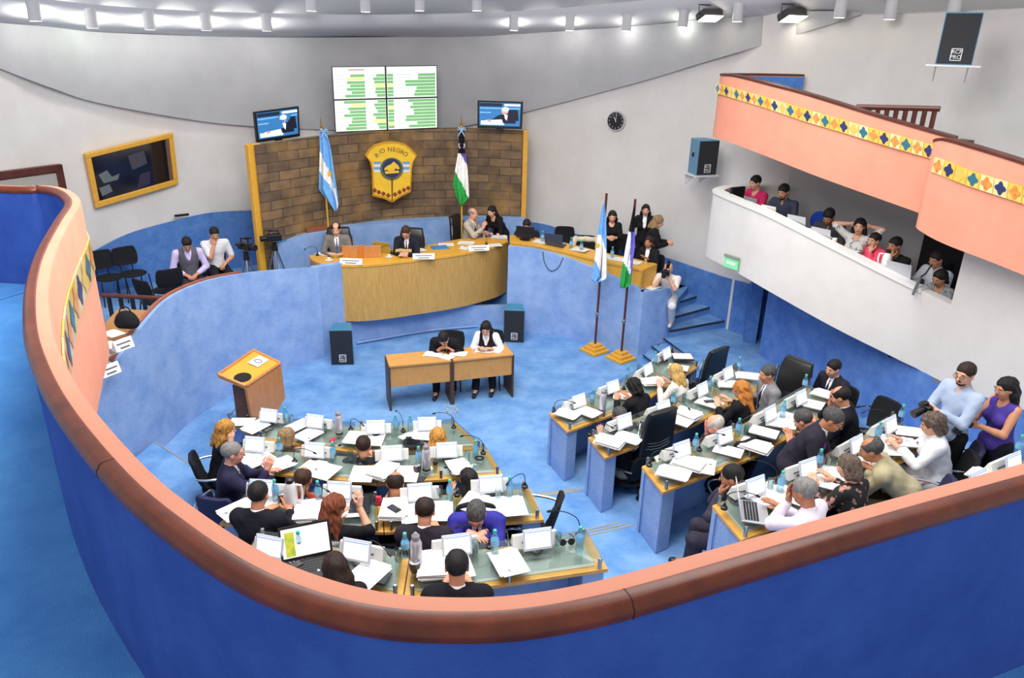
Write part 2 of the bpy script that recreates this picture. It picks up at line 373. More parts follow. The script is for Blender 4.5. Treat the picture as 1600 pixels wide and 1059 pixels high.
def person(label, px, py, fz, yaw, pose='sit', lean=12, roll=0, twist=0, hy=0, hp=15, arms=('desk', 'desk'), hair=('short', 'black'), skin='mid', top=('jacket', '20222c'), shirt='e8e8ea',
           tie=None, pants='1c1d24', shoes='141214', sex='m', s=1., seat=.46, legs=None, glasses=False, beard=None, group=None, xy=None, hands=None, scarf=None, tbl=None, lanyard=None, headw=None):
    if sex == 'f': s = s*.94
    fem = sex == 'f'; r = random.Random(label)
    hz = seat+.085 if pose == 'sit' else (.92*s if pose == 'stand' else seat+.085)
    ln, rl = R_(lean), R_(roll); t = nrm(V3(math.sin(rl), math.sin(ln)*math.cos(rl), math.cos(ln)*math.cos(rl)))
    hip = V3(0, 0, hz)
    cf = nrm(V3(0, 1, 0)-t*t[1]); rx = np.cross(cf, t); tw = R_(twist); cf, rx = cf*math.cos(tw)-rx*math.sin(tw), rx*math.cos(tw)+cf*math.sin(tw)
    t0 = nrm(t*.55+V3(0, 0, .45))
    waist = hip+.17*s*t0; chest = hip+.35*s*nrm(t*.85+V3(0, 0, .15)); nb = chest+.155*s*t
    a = R_(hy); hfh = nrm(V3(cf[0], cf[1], 0)); hfh = V3(hfh[0]*math.cos(a)-hfh[1]*math.sin(a), hfh[0]*math.sin(a)+hfh[1]*math.cos(a), 0)
    p_ = R_(hp); hf = hfh*math.cos(p_)-V3(0, 0, 1)*math.sin(p_); hu = V3(0, 0, 1)*math.cos(p_)+hfh*math.sin(p_); hu = nrm(hu+V3(t[0], 0, 0)*.5); hr = np.cross(hf, hu)
    ntop = nb+.075*s*nrm(t*.6+V3(0, 0, .5)+cf*.25); hc = ntop+(hu*.098+hf*.018)*s
    HM = np.stack([hr, hf, hu], 1); hp_ = lambda x, y, z: hc+HM @ (V3(x, y, z)*s)
    # where the person is: the head is seen at px, py
    yw = R_(yaw-90); c_, s_ = math.cos(yw), math.sin(yw)
    if headw is not None:
        w = headw; root = (w[0]-(c_*hc[0]-s_*hc[1]), w[1]-(s_*hc[0]+c_*hc[1]), w[2]-hc[2])
    elif xy is None:
        w = at(px, py, fz+hc[2]); root = (w[0]-(c_*hc[0]-s_*hc[1]), w[1]-(s_*hc[0]+c_*hc[1]), fz)
    else: root = (xy[0], xy[1], fz)
    dist = math.dist(root, (0, 0, H)); h = min(.0145, max(.0085, dist*.00125)); h2 = h*1.15
    tb = (tbl if tbl is not None else .84)
    # arms
    sw = (.152 if fem else .182)*s
    AR = {}
    for side, sg in (('L', -1), ('R', 1)):
        sh = nb-.035*s*t+rx*sg*sw; ar = arms[0] if sg < 0 else arms[1]; hd = None; bn = V3(0, 0, 1); kind = 'flat'; pole = V3(sg*.55, -.25, -.8)
        if ar == 'desk': tg = V3(sg*.13, .39*s, tb+.035)
        elif ar == 'near': tg = V3(sg*.08, .34*s, tb+.03); hd = V3(-sg*.5, .8, 0); pole = V3(sg*.25, -.3, -.9)
        elif ar == 'in': tg = V3(sg*.05, .42*s, tb+.045); hd = V3(-sg*.7, .6, 0)
        elif ar == 'write': tg = V3(sg*.09, .44*s, tb+.05); kind = 'curl'
        elif ar == 'chin': tg = hp_(sg*.035, .105, -.15); hd = nrm(hu*.9-hf*.35-hr*sg*.2); bn = hf; kind = 'curl'; pole = V3(sg*.5, .3, -1)
        elif ar == 'cheek': tg = hp_(sg*.095, .05, -.13); hd = nrm(hu-hr*sg*.15); bn = hr*sg; kind = 'curl'; pole = V3(sg*.5, .3, -1)
        elif ar == 'face': tg = hp_(sg*.03, .13, -.09); hd = nrm(hu*.9-hf*.2); bn = hf; kind = 'flat'; pole = V3(sg*.5, .3, -1)
        elif ar == 'behind': tg = hp_(sg*.13, -.07, .0); hd = nrm(-hr*sg); bn = -hf; kind = 'curl'; pole = V3(sg, .2, .6)
        elif ar == 'lap': tg = V3(sg*.1, .27, hz+.12); kind = 'curl'
        elif ar == 'rest': tg = V3(sg*.26, .22, hz+.15); kind = 'curl'
        elif ar == 'down': tg = sh+V3(sg*.07, .04, -.49*s); kind = 'curl'; bn = V3(sg, 0, 0)
        elif ar == 'hold': tg = chest+cf*.30+rx*sg*.06+V3(0, 0, -.06); kind = 'curl'; hd = nrm(cf-rx*sg*.5); bn = nrm(V3(0, 0, .3)+rx*sg)
        elif ar == 'cam': tg = hp_(sg*.06, .19, -.06); kind = 'curl'; hd = nrm(hu+-hr*sg*.6); bn = nrm(hr*sg+hf*.3)
        elif ar == 'point': tg = V3(sg*.12, .40*s, tb+.2); kind = 'curl'; hd = nrm(V3(0, .4, 1)); bn = V3(sg, -.2, 0)
        else:
            tg = np.array(ar[:3], float); kind = ar[3] if len(ar) > 3 else 'curl'
        La, Lb = .285*s, .245*s; dv = tg-sh; D = np.linalg.norm(dv)
        if D > (La+Lb)*.985: tg = sh+dv/D*(La+Lb)*.985; dv = tg-sh; D = np.linalg.norm(dv)
        ca = (La*La+D*D-Lb*Lb)/(2*La*D); ca = max(-1, min(1, ca)); u_ = dv/D; pl = nrm(pole-u_*(pole@u_))
        el = sh+u_*La*ca+pl*La*math.sqrt(1-ca*ca)
        fd = nrm(tg-el); hd = fd if hd is None else hd; bn = nrm(bn-hd*(bn@hd)); AR[sg] = (sh, el, tg, hd, bn, kind)
    # legs
    LG = {}
    for sg in (-1, 1):
        hj = hip+V3(sg*.09*s, 0, 0)
        if pose == 'sit': kn = V3(sg*.12, .42*s, seat+.06); an = V3(sg*.13, .40*s+(.06 if sg > 0 else -.04), .085)
        elif pose == 'stand': kn = V3(sg*.10, .03+(.03 if sg > 0 else 0), .49*s); an = V3(sg*.11, -.02+(.05 if sg > 0 else 0), .085)
        else: kn, an = [np.array(q, float) for q in legs[0 if sg < 0 else 1]]
        LG[sg] = (hj, kn, an)
    ft = lambda an: an+V3(0, .16, -.045)
    # ---- body
    B = Sdf(); g = .92 if fem else 1.
    B.ell(hip+.03*t0, (.150, .108, .125), k=.03).cap(hip+.05*t0, waist, .118*g, .112*g, .04).ell(chest, np.array((.150*g, .104, .165))*s, np.stack([rx, cf, t], 1), k=.05)
    if fem:
        for sg in (-1, 1): B.ell(chest+cf*.085*s+rx*sg*.068-t*.02, (.058, .055, .058), k=.03)
    B.cap(nb-.04*t-rx*sw*.75, nb-.04*t+rx*sw*.75, .052*s, .052*s, .05).cap(nb-.02*t, hp_(0, -.025, -.075), .058*s*g, .052*s*g, .03)
    for sg in (-1, 1):
        sh, el, tg = AR[sg][:3]; B.chain([sh, el], [.050*g, .038*g], .03).chain([el, el+(tg-el)*.3, tg], [.039*g, .039*g, .026], .02)
        hj, kn, an = LG[sg]; B.chain([hj, kn], [.085, .056], .04).chain([kn, kn+(an-kn)*.3, an], [.056, .055, .036], .03); B.cap(an, ft(an), .036, .028, .02)
    def E(S, c, rr, k=.02, sub=False): S.ell(hp_(*c), np.array(rr)*s, HM, k, sub)
    E(B, (0, -.014, .030), (.074, .094, .086)); E(B, (0, .024, -.030), (.060, .066, .088), .03); E(B, (0, .042, -.082), (.036, .040, .030), .025)
    B.cap(hp_(0, .090, .008), hp_(0, .110, -.034), .008*s, .0135*s, .012); B.cap(hp_(-.036, .074, .024), hp_(.036, .074, .024), .012*s, None, .015)
    for sg in (-1, 1): E(B, (sg*.074, -.006, -.012), (.011, .022, .033), .008); E(B, (sg*.036, .066, -.030), (.024, .022, .024), .02); E(B, (sg*.031, .096, .002), (.017, .010, .011), .008, True)
    BV, BQ = B.mesh(h); mi = np.zeros(len(BQ), int); VV = [BV]; QQ = [BQ]; MI = [mi]; n0 = len(BV)
    def addi(V, Q, m):
        nonlocal n0
        VV.append(np.array(V)); QQ.append(np.array(Q)+n0); MI.append(np.full(len(Q), m)); n0 += len(V)
    for sg in (-1, 1):
        sh, el, tg, hd, bn, kind = AR[sg]; HV, HQ = HANDS[hands or kind]; HV = HV*(s*.98)*V3(sg, 1, 1); HQ = HQ if sg > 0 else HQ[:, ::-1]
        xr = np.cross(hd, bn); T = np.stack([xr, hd, bn], 1); addi(HV @ T.T+tg, HQ, 0)
        addi(*elli(hp_(sg*.031, .083, .002), np.array((.0125, .0085, .0060))*s, HM), 1)
        addi(*elli(hp_(sg*.030, .0895, .001), np.array((.0060, .0045, .0056))*s, HM, 8, 4), 2)
        addi(*elli(hp_(sg*.033, .086, .023), np.array((.022, .007, .0048))*s, HM, 8, 4), 3)
    addi(*elli(hp_(0, .090, -.060), np.array((.024, .009, .007))*s, HM, 8, 4), 4)
    hcol = hair[1] if hair[0] != 'none' else 'dkgrey'
    sk = mat('skin_'+skin, SKIN[skin], .5, c2=tuple(min(1, x*1.06) for x in rgb(SKIN[skin])[:3]), nscale=20, spec=.3)
    o = npmesh('person', np.concatenate(VV), np.concatenate(QQ), [sk, mat('eye_white', 'd8d4cf', .3), mat('iris', '20140f', .2), hairmat(hcol if hcol != 'white' else 'grey'), mat('lips_'+('f' if fem else 'm'), 'b5504e' if fem else 'b0705e', .5)], None, np.concatenate(MI))
    o.location = root; o.rotation_euler = (0, 0, yw); tag(o, label, 'person', group)
    def part(name, S, m, hh=h2, noise=None, relax=1):
        V, Q = S.mesh(hh, noise, relax); return npmesh(name, V, Q, [m], o)
    TM = np.stack([rx, cf, t], 1); ty, col = top[0], top[1]; w = .006
    sd = r.random()*6
    # ---- trousers / shoes
    if pants:
        P = Sdf(); P.ell(hip+.02*t0, (.168, .128, .125), k=.04)
        for sg in (-1, 1):
            hj, kn, an = LG[sg]; P.chain([hj, kn], [.102, .074], .04).chain([kn, an+(kn-an)*.08], [.074, .060], .03)
        if ty in ('dress',): pass
        part('trousers', P, cloth(pants), h2, (.002, 40, sd))
    S = Sdf()
    for sg in (-1, 1): S.cap(LG[sg][2]-V3(0, .03, .03), ft(LG[sg][2]), .043, .036, .02)
    part('shoes', S, mat('shoe_'+shoes, shoes, .4))
    # ---- upper garments
    def torso(S, e, hem=True, collar=.064):
        S.ell(chest, (np.array((.158*g, .112, .18))+e)*s, TM, .05).cap(waist, hip+.06*t0, .125*g+e, .135*g+e, .06)
        if fem:
            for sg in (-1, 1): S.ell(chest+cf*.09*s+rx*sg*.068-t*.02, (.062+e, .058+e, .06+e), k=.04)
        S.cap(nb-.045*t-rx*sw*.78, nb-.045*t+rx*sw*.78, .060*s+e, None, .05)
        if hem: S.ell(hip+V3(0, 0, .02), (.168+e, .132+e, .10), k=.05)
    def sleeve(S, sg, e, f0):
        sh, el, tg = AR[sg][:3]; q = el if f0 <= .5 else el+(tg-el)*min(1, (f0-.5)*2)
        if f0 <= .5: S.cap(sh, sh+(el-sh)*f0*2, .060*g+e, .050*g+e+.004, .03)
        else: S.chain([sh, el], [.060*g+e, .048*g+e], .03).cap(el, q, .048*g+e, .036+e+.004, .015)
    cm = cloth(col)
    if ty == 'jacket':
        U = Sdf(); torso(U, .0, False); U.cap(nb-.025*t, nb+.028*t, .064*s, .062*s, .015)
        for sg in (-1, 1): sleeve(U, sg, -.012, .97)
        part('shirt', U, cloth(shirt), h2)
        if tie:
            T_ = Sdf(); q0 = nb+cf*.066*s-t*.012; q1 = chest+cf*(.124)*s+t*.03; q2 = chest+cf*.126*s-t*.15
            T_.cap(q0, q0-t*.02, .016, .013, .01).chain([q0, q1, q2], [.012, .018, .024], .01); part('tie', T_, cloth(tie), h*.9)
        J = Sdf(); torso(J, .018)
        for sg in (-1, 1): sleeve(J, sg, .006, .90); J.chain([nb+rx*sg*.055-cf*.02+t*.012, nb+rx*sg*.052+cf*.07-t*.03, chest+rx*sg*.02+cf*.135*s-t*.08], [.018, .02, .014], .02)
        J.cap(nb-cf*.040+t*.030-rx*.04, nb-cf*.040+t*.030+rx*.04, .030, None, .03).cap(nb-.03*t-rx*sw*.9, nb-.03*t+rx*sw*.9, .066*s, None, .04)
        J.cap(nb+cf*.09+t*.05, chest+cf*.155*s-t*.10, .062, .012, .012, True)
        part('jacket', J, cm, h2, (.0035, 34, sd))
    elif ty in ('shirt', 'tshirt', 'blouse', 'sleeveless', 'vest'):
        J = Sdf(); torso(J, .010); n = {'shirt': .93, 'vest': .93, 'tshirt': .38, 'blouse': .55, 'sleeveless': 0}[ty]
        if len(top) > 2: n = top[2]
        if n:
            for sg in (-1, 1): sleeve(J, sg, .004, n)
        if ty in ('shirt', 'vest') or (ty == 'tshirt' and len(top) > 3): J.cap(nb-.015*t, nb+.02*t, .066*s, .063*s, .015); J.cap(nb+cf*.095+t*.04, nb+cf*.08-t*.06, .045, .006, .008, True)
        else: J.cap(nb+cf*.05+t*.06, nb+cf*.05-t*.015, .07, .05, .012, True)
        part('shirt' if ty in ('shirt', 'vest') else 'blouse' if fem else 'tee_shirt', J, cm, h2, (.003, 36, sd))
        if ty == 'vest':
            W = Sdf(); torso(W, .020, True); W.cap(nb+cf*.09+t*.05, chest+cf*.15*s+t*.0, .075, .012, .012, True)
            for sg in (-1, 1): W.ell(AR[sg][0]+rx*sg*.03, (.075, .10, .10), TM, .015, True)
            part('vest', W, cloth(top[3]), h2)
    if scarf:
        S = Sdf(); S.chain([nb+rx*.06-cf*.03+t*.03, nb+cf*.075+t*.015, nb-rx*.06-cf*.03+t*.03], [.022, .026, .022], .02); part('scarf', S, cloth(scarf), h)
    if lanyard:
        S = Sdf(); S.chain([nb+rx*.05+t*.02, chest+cf*.135+rx*.02, chest+cf*.14-t*.1], [.007, .006, .006], .005); part('lanyard', S, cloth(lanyard), .006)
    # ---- hair
    st = hair[0]
    if st != 'none':
        Hs = Sdf(); big = {'curly': .015, 'long': .003, 'bob': .004, 'wavy': .010}.get(st, .002)
        E(Hs, (0, -.018, .034), (.081+big, .101+big, .088+big))
        if st in ('long', 'wavy', 'curly', 'bob'):
            L = hair[2] if len(hair) > 2 else {'long': .30, 'wavy': .30, 'curly': .16, 'bob': .13}[st]
            dn = nrm(-t*.75-V3(0, 0, .35)+cf*-.12)
            for sg in (-1, 1):
                p0 = hp_(sg*.066, -.035, .02); p1 = hp_(sg*.076, -.045, -.085); Hs.chain([p0, p1], [.026, .030], .03)
                if L > .12: q = p1+dn*(L-.09)-cf*.03+rx*sg*.01; Hs.cap(p1, q, .042, .030, .03)
            p0 = hp_(0, -.07, .03); p1 = hp_(0, -.085, -.08); Hs.chain([p0, p1], [.06, .058], .03)
            if L > .12: Hs.cap(p1, p1+dn*(L-.08)-cf*.045, .062, .038, .04)
        E(Hs, (0, .118, -.036), (.074 if st in ('long', 'bob', 'wavy', 'curly') else .080, .092 if st in ('long', 'bob', 'wavy', 'curly') else .078, .100 if st in ('long', 'bob', 'wavy', 'curly') else .092), .012, True)
        if st in ('short', 'balding', 'mohawk', 'ring'): E(Hs, (0, .03, -.128), (.13, .13, .075), .012, True)
        if st == 'short':
            for sg in (-1, 1): E(Hs, (sg*.082, .0, -.022), (.016, .026, .036), .008, True)
        if st == 'balding': E(Hs, (0, .045, .108), (.060, .085, .052), .012, True)
        if st == 'ring': E(Hs, (0, .015, .115), (.074, .108, .082), .012, True)
        if st == 'mohawk':
            for sg in (-1, 1): E(Hs, (sg*.078, 0, .06), (.046, .14, .12), .008, True)
            Hs.chain([hp_(0, .07, .115), hp_(0, 0, .15), hp_(0, -.08, .12)], [.02, .024, .02], .02)
        part('hair', Hs, hairmat(hair[1]), h*.95, ({'curly': .010, 'wavy': .008, 'long': .0045, 'bob': .0045}.get(st, .0015), {'curly': 75, 'wavy': 52}.get(st, 85), sd), 0 if st in ('curly', 'wavy') else 1)
    if beard:
        S = Sdf(); E(S, (0, .040, -.085), (.050, .048, .034)); E(S, (0, .075, -.050), (.034, .03, .014), .01)
        E(S, (0, .106, -.062), (.022, .02, .010), .006, True); part('beard', S, hairmat(beard), h)
    if glasses:
        G = MB()
        for sg in (-1, 1):
            G.tube([hp_(sg*.033+.021*math.cos(q*PI/6), .104, .0+.015*math.sin(q*PI/6)) for q in range(12)], .0022, 5, closed=True); G.tube([hp_(sg*.054, .102, .004), hp_(sg*.078, .01, .004)], .002, 5)
        G.tube([hp_(-.012, .106, .003), hp_(.012, .106, .003)], .002, 5); G.build('glasses', black_p, o)
    PEOPLE.append((label, o, root))
    o2 = {'head': hc, 'hand': {sg: AR[sg][2]+AR[sg][3]*.08 for sg in (-1, 1)}, 'M': (c_, s_), 'root': root, 'hf': hf, 'cf': cf}
    def world(p): return (root[0]+c_*p[0]-s_*p[1], root[1]+s_*p[0]+c_*p[1], root[2]+p[2])
    o2['world'] = world
    return o2
# ------------------------------------------------------------------ the rows of desks (ground plan from the photograph)
TZ = {1: 0., 2: .28, 3: .56, 4: .84, 5: 1.12}
ROWPX = {('L', 1): ([(400, 686), (570, 709), (757, 702)], [(350, 655), (574, 668), (713, 661)]),
         ('L', 2): ([(402, 738), (590, 756), (787, 743)], [(375, 700), (575, 716), (762, 702)]),
         ('L', 3): ([(342, 818), (600, 832), (851, 812)], [(392, 768), (598, 781), (828, 763)]),
         ('L', 4): ([(372, 885), (630, 936), (951, 889)], [(402, 838), (640, 872), (922, 838)]),
         ('R', 1): ([(886, 675), (1000, 632), (1093, 572)], [(857, 646), (957, 606), (1052, 548)]),
         ('R', 2): ([(945, 716), (1085, 664), (1190, 606)], [(918, 684), (1048, 632), (1150, 574)]),
         ('R', 3): ([(1035, 770), (1180, 714), (1312, 640)], [(1002, 729), (1136, 676), (1262, 606)]),
         ('R', 4): ([(1158, 845), (1310, 784), (1440, 702)], [(1112, 790), (1262, 734), (1395, 652)]),
         ('R', 5): ([(1500, 850), (1660, 770)], [(1462, 792), (1612, 712)])}
ROW = {}
for k, (n, f) in ROWPX.items():
    z = TZ[k[1]]+.76; ROW[k] = ([at(x, y, z)[:2] for x, y in n], [at(x, y, z)[:2] for x, y in f])
# ------------------------------------------------------------------ floor, tiers, steps
b = MB().prism([(-12, 1.5), (12, 1.5), (12, 19), (-12, 19)], -.2, 0); struct(b.build('floor', carpet), 'blue carpeted floor of the chamber', 'floor')
lw = {2: (-4.75, 8.75), 3: (-4.75, 7.3), 4: (-4.6, 6.0)}; rw = {2: (5.0, 10.9), 3: (5.35, 9.6), 4: (5.9, 8.5)}
nos = mat('step_nosing', '9a9a92', .5); nosd = mat('step_nosing_dark', '2c2a2a', .6)
def toward(p, q, d): p = np.array(p); q = np.array(q); return p+(q-p)/np.linalg.norm(q-p)*d
NS = []
for i in (2, 3, 4):
    L, R = ROW[('L', i)][1], ROW[('R', i)][1]
    line = [lw[i]]+[(p[0], p[1]+.05) for p in L]+[toward(p, (1, 14), .05) for p in R]+[rw[i]]
    poly = line+[(7, 3.2), (-5.5, 3.2)]
    struct(MB().prism(poly, 0, TZ[i]).build('floor_tier', carpet), {2: 'blue carpeted tier under the second rows of desks', 3: 'blue carpeted tier under the third rows of desks', 4: 'blue carpeted tier under the fourth rows of desks'}[i], 'floor')
    a, c = np.array(line[3]), np.array(line[4]); nv = np.array([-(c-a)[1], (c-a)[0]]); nv /= np.linalg.norm(nv)
    st = MB()
    for k in (1, 2):
        q = [a, c, c+nv*.16*k, a+nv*.16*k]; st.prism(q, TZ[i]-.28, TZ[i]-.0933*k)
    struct(st.build('floor_aisle_step', carpet), {2: 'lowest pair of carpeted aisle steps between desk blocks', 3: 'middle pair of carpeted aisle steps between desk blocks', 4: 'uppermost pair of carpeted aisle steps between desk blocks'}[i], 'steps')
    nb_ = MB()
    for k in (0, 1, 2):
        A_, C_ = a+nv*.16*k, c+nv*.16*k; nb_.tube([(*A_, TZ[i]-.0933*k), (*C_, TZ[i]-.0933*k)], .012, 6)
    NS.append(nb_)
    for e0, e1 in ((line[0], line[1]),): nb_.tube([(*e0, TZ[i]), (*e1, TZ[i])], .012, 6)
    struct(nb_.build('trim_%d' % (i+10), nos), {2: 'grey nosing strips of the lowest aisle steps', 3: 'grey nosing strips of the middle aisle steps', 4: 'grey nosing strips of the uppermost aisle steps'}[i], 'trim')
struct(MB().prism([tuple(p) for p in ROW[('R', 5)][1]]+[(7, 5.0), (3, 3.2)], 0, 1.12).build('floor_tier', carpet), 'blue carpeted tier under the rearmost desk', 'floor')
l3 = [at(1033, 526, .2)[:2], at(1074, 556, .2)[:2]]; l2 = [at(1018, 541, .13)[:2], at(1034, 554, .13)[:2]]; l1 = [at(1005, 555, .07)[:2], at(1020, 567, .07)[:2]]
def ext(l, d0, d1): a, b_ = np.array(l[0]), np.array(l[1]); u_ = (b_-a)/np.linalg.norm(b_-a); return [tuple(a-u_*d0), tuple(b_+u_*d1)]
far = [(3.35, 10.6), (5.0, 10.9), (4.9, 12.6), (4.6, 14.2), (3.2, 14.2)]
tn = MB()
for l, z, lab in ((ext(l3, .1, .1), .2, 'carpeted landing in front of the doorway under the press gallery'), (ext(l2, .05, .45), .13, 'second low carpeted step up to the doorway landing'), (ext(l1, .0, .8), .07, 'first low carpeted step up to the doorway landing')):
    struct(MB().prism([l[0], l[1]]+far, 0, z).build('floor_landing', carpet), lab, 'floor')
for l, z in ((ext(l3, .1, .0), .2), (l2, .13), (l1, .07)): tn.tube([(*l[0], z), (*l[1], z)], .016, 6)
struct(tn.build('trim_15', nosd), 'dark nosing strips of the low steps near the standing flags', 'trim')
# ------------------------------------------------------------------ walls of the hall
BW = [(-8.9, 8.5), (-8.6, 9.8), (-8.0, 12), (-7.0, 13.6), (-5.6, 14.9), (-4.4, 15.6), (-2.4, 16.6), (-.8, 16.9), (.3, 16.7), (1.5, 16.2), (2.8, 15.5), (3.73, 14.6), (4.41, 13.46)]
UR = [(5.6, 12.9), (6.7, 11.6), (7.5, 9.8), (7.9, 7.5), (8.2, 3.5)]
BW2 = BW+UR
def wallslab(name, P, z0, z1, th, m, mats=None, parent=None):
    """wall along the plan path P (left side = room side), thickened to the other side"""
    Q = offs(P, -th); n = len(P); Z0 = z0 if hasattr(z0, '__len__') else [z0]*n; Z1 = z1 if hasattr(z1, '__len__') else [z1]*n
    return MB().slab([[(p[0], p[1], a), (p[0], p[1], b_), (q[0], q[1], b_), (q[0], q[1], a)] for p, q, a, b_ in zip(P, Q, Z0, Z1)]).build(name, m, parent, smooth='auto')
bwp = arcpath(BW2, 4)[::-1]      # right to left, so that the room lies to the left of travel
struct(wallslab('wall_back', bwp, 0, 7.2, .2, white), 'curved white plaster wall behind the dais')
def pts(px, poly): return [on(x, y, poly) for x, y in px]
def band(name, lo, hi, m, push, label, n=5):
    """sheet proud of a wall, between two lists of 3-D points"""
    A = arcpath(lo, n); B = arcpath(hi, n); k = len(A); Bq = [B[int(round(i*(len(B)-1)/(k-1)))] for i in range(k)]
    mb = MB(); rings = []
    for i in range(k):
        t = A[min(i+1, k-1)][:2]-A[max(i-1, 0)][:2]; t = t/(np.linalg.norm(t)+1e-9); nv = np.array([t[1], -t[0], 0])*push
        rings.append([A[i], Bq[i], Bq[i]+nv, A[i]+nv])
    return struct(mb.slab(rings).build(name, m, smooth='auto'), label)
wl = [(-60, 500), (60, 437), (140, 395), (200, 365), (270, 345), (330, 332), (400, 328)]
T_ = pts(wl, BW); band('wall_left_wainscot', [(p[0], p[1], .0) for p in T_], T_, stucco_d, .04, 'blue stucco wainscot behind the press chairs')
wr = [(800, 344), (850, 350), (910, 368), (1000, 390), (1050, 405), (1110, 425), (1162, 440), (1185, 447), (1215, 457)]
T_ = pts(wr, BW2); band('wall_back_wainscot', [(p[0], p[1], .0) for p in T_], T_, stucco_d, .04, 'blue stucco wainscot rising beside the dais steps')
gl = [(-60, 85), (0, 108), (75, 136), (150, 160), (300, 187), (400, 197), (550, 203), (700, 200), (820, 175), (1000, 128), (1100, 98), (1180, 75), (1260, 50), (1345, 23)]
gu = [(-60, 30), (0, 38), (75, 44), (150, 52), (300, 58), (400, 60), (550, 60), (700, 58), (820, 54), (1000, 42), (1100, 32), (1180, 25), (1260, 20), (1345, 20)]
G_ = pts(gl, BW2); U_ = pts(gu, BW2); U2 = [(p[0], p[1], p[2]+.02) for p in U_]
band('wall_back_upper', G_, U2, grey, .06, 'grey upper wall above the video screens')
# ceiling: springs from the wall head and rises towards the middle of the hall
rim = arcpath(pts([(-160, 20), (-60, 30), (0, 38), (150, 52), (300, 58), (450, 60), (600, 60), (800, 55), (1000, 42), (1100, 32), (1200, 26), (1340, 22), (1480, 17), (1600, 12), (1700, 8)], BW2), 3)
ceil = MB(); rings = []
for f_, dz in ((1.03, -.02), (1., 0), (.93, .42), (.84, .85), (.72, 1.2)): rings.append([np.array([p[0]*f_, p[1]*f_, p[2]+dz]) for p in rim])
for a, c in zip(rings[:-1], rings[1:]): ceil.strip(a, c)
CEIL = rings
oc = ceil.build('ceiling', ceilm, smooth=True); md = oc.modifiers.new('thick', 'SOLIDIFY'); md.thickness = .12; md.offset = 1
struct(oc, 'pale curved plaster ceiling rising from the back wall', 'ceiling')
def ceilpt(px, py):
    """where the ray meets the ceiling shell"""
    v = ray(px, py); best = None
    for a, c in zip(rings[1:-1], rings[2:]):
        for i in range(len(a)-1):
            for tri in ((a[i], a[i+1], c[i+1]), (a[i], c[i+1], c[i])):
                Mx = np.stack([v, tri[0]-tri[1], tri[0]-tri[2]], 1)
                if abs(np.linalg.det(Mx)) < 1e-9: continue
                t, u_, w_ = np.linalg.solve(Mx, tri[0]-CC)
                if u_ >= -.01 and w_ >= -.01 and u_+w_ <= 1.01 and t > 0 and (best is None or t < best[0]): best = (t, CC+v*t)
    return None if best is None else best[1]
# ------------------------------------------------------------------ stone wall behind the dais
SW = [(-4.25, 13.75), (-3.3, 15.0), (-2.3, 15.7), (-1.3, 15.95), (.12, 15.8)]
sp = pts([(397, 227), (440, 221), (515, 212), (610, 204), (720, 201), (817, 205)], SW); spa = arcpath(sp, 6)
me_u = np.concatenate([[0], np.cumsum([np.linalg.norm(spa[i+1][:2]-spa[i][:2]) for i in range(len(spa)-1)])])
sm = bpy.data.materials.new('stone_blocks'); sm.use_nodes = True; nt = sm.node_tree; bs = nt.nodes['Principled BSDF']; bs.inputs['Roughness'].default_value = .75
tc = nt.nodes.new('ShaderNodeTexCoord'); bk = nt.nodes.new('ShaderNodeTexBrick'); nz = nt.nodes.new('ShaderNodeTexNoise'); nz.inputs['Scale'].default_value = 3.; nz.inputs['Detail'].default_value = 8
for k_, v_ in (('Scale', 1.), ('Mortar Size', .008), ('Brick Width', .46), ('Row Height', .17), ('Bias', 0.)): bk.inputs[k_].default_value = v_
bk.inputs['Color1'].default_value = rgb('5e4c3c'); bk.inputs['Color2'].default_value = rgb('83694a'); bk.inputs['Mortar'].default_value = rgb('42342a')
nt.links.new(tc.outputs['UV'], bk.inputs['Vector']); nt.links.new(tc.outputs['UV'], nz.inputs['Vector'])
n3 = nt.nodes.new('ShaderNodeTexNoise'); n3.inputs['Scale'].default_value = 1.6; n3.inputs['Detail'].default_value = 5; nt.links.new(tc.outputs['UV'], n3.inputs['Vector'])
r3 = nt.nodes.new('ShaderNodeValToRGB'); r3.color_ramp.elements[0].position = .50; r3.color_ramp.elements[1].position = .72; r3.color_ramp.elements[0].color = (0, 0, 0, 1); r3.color_ramp.elements[1].color = (.55, .55, .55, 1); nt.links.new(n3.outputs[0], r3.inputs[0])
mg = nt.nodes.new('ShaderNodeMixRGB'); mg.inputs[2].default_value = rgb('a8803c'); nt.links.new(r3.outputs[0], mg.inputs[0])
mx = nt.nodes.new('ShaderNodeMixRGB'); mx.blend_type = 'OVERLAY'; mx.inputs[0].default_value = .8; nt.links.new(bk.outputs[0], mg.inputs[1]); nt.links.new(mg.outputs[0], mx.inputs[1]); nt.links.new(nz.outputs[0], mx.inputs[2]); nt.links.new(mx.outputs[0], bs.inputs['Base Color'])
bp = nt.nodes.new('ShaderNodeBump'); bp.inputs['Strength'].default_value = .5; bp.inputs['Distance'].default_value = .03; nt.links.new(mx.outputs[0], bp.inputs['Height']); nt.links.new(bp.outputs[0], bs.inputs['Normal'])
mb = MB(); rg = [[(p[0], p[1], .75), (p[0], p[1], p[2]), (p[0]-.05, p[1]+.18, p[2]), (p[0]-.05, p[1]+.18, .75)] for p in spa]
so = mb.slab(rg).build('wall_stone', sm)
uv = so.data.uv_layers.new(name='uv')
for lp in so.data.loops:
    vi = lp.vertex_index; uv.data[lp.index].uv = (me_u[vi//4], so.data.vertices[vi].co.z+(.0 if vi % 4 < 2 else .2))
struct(so, 'brown stone block wall behind the dais')
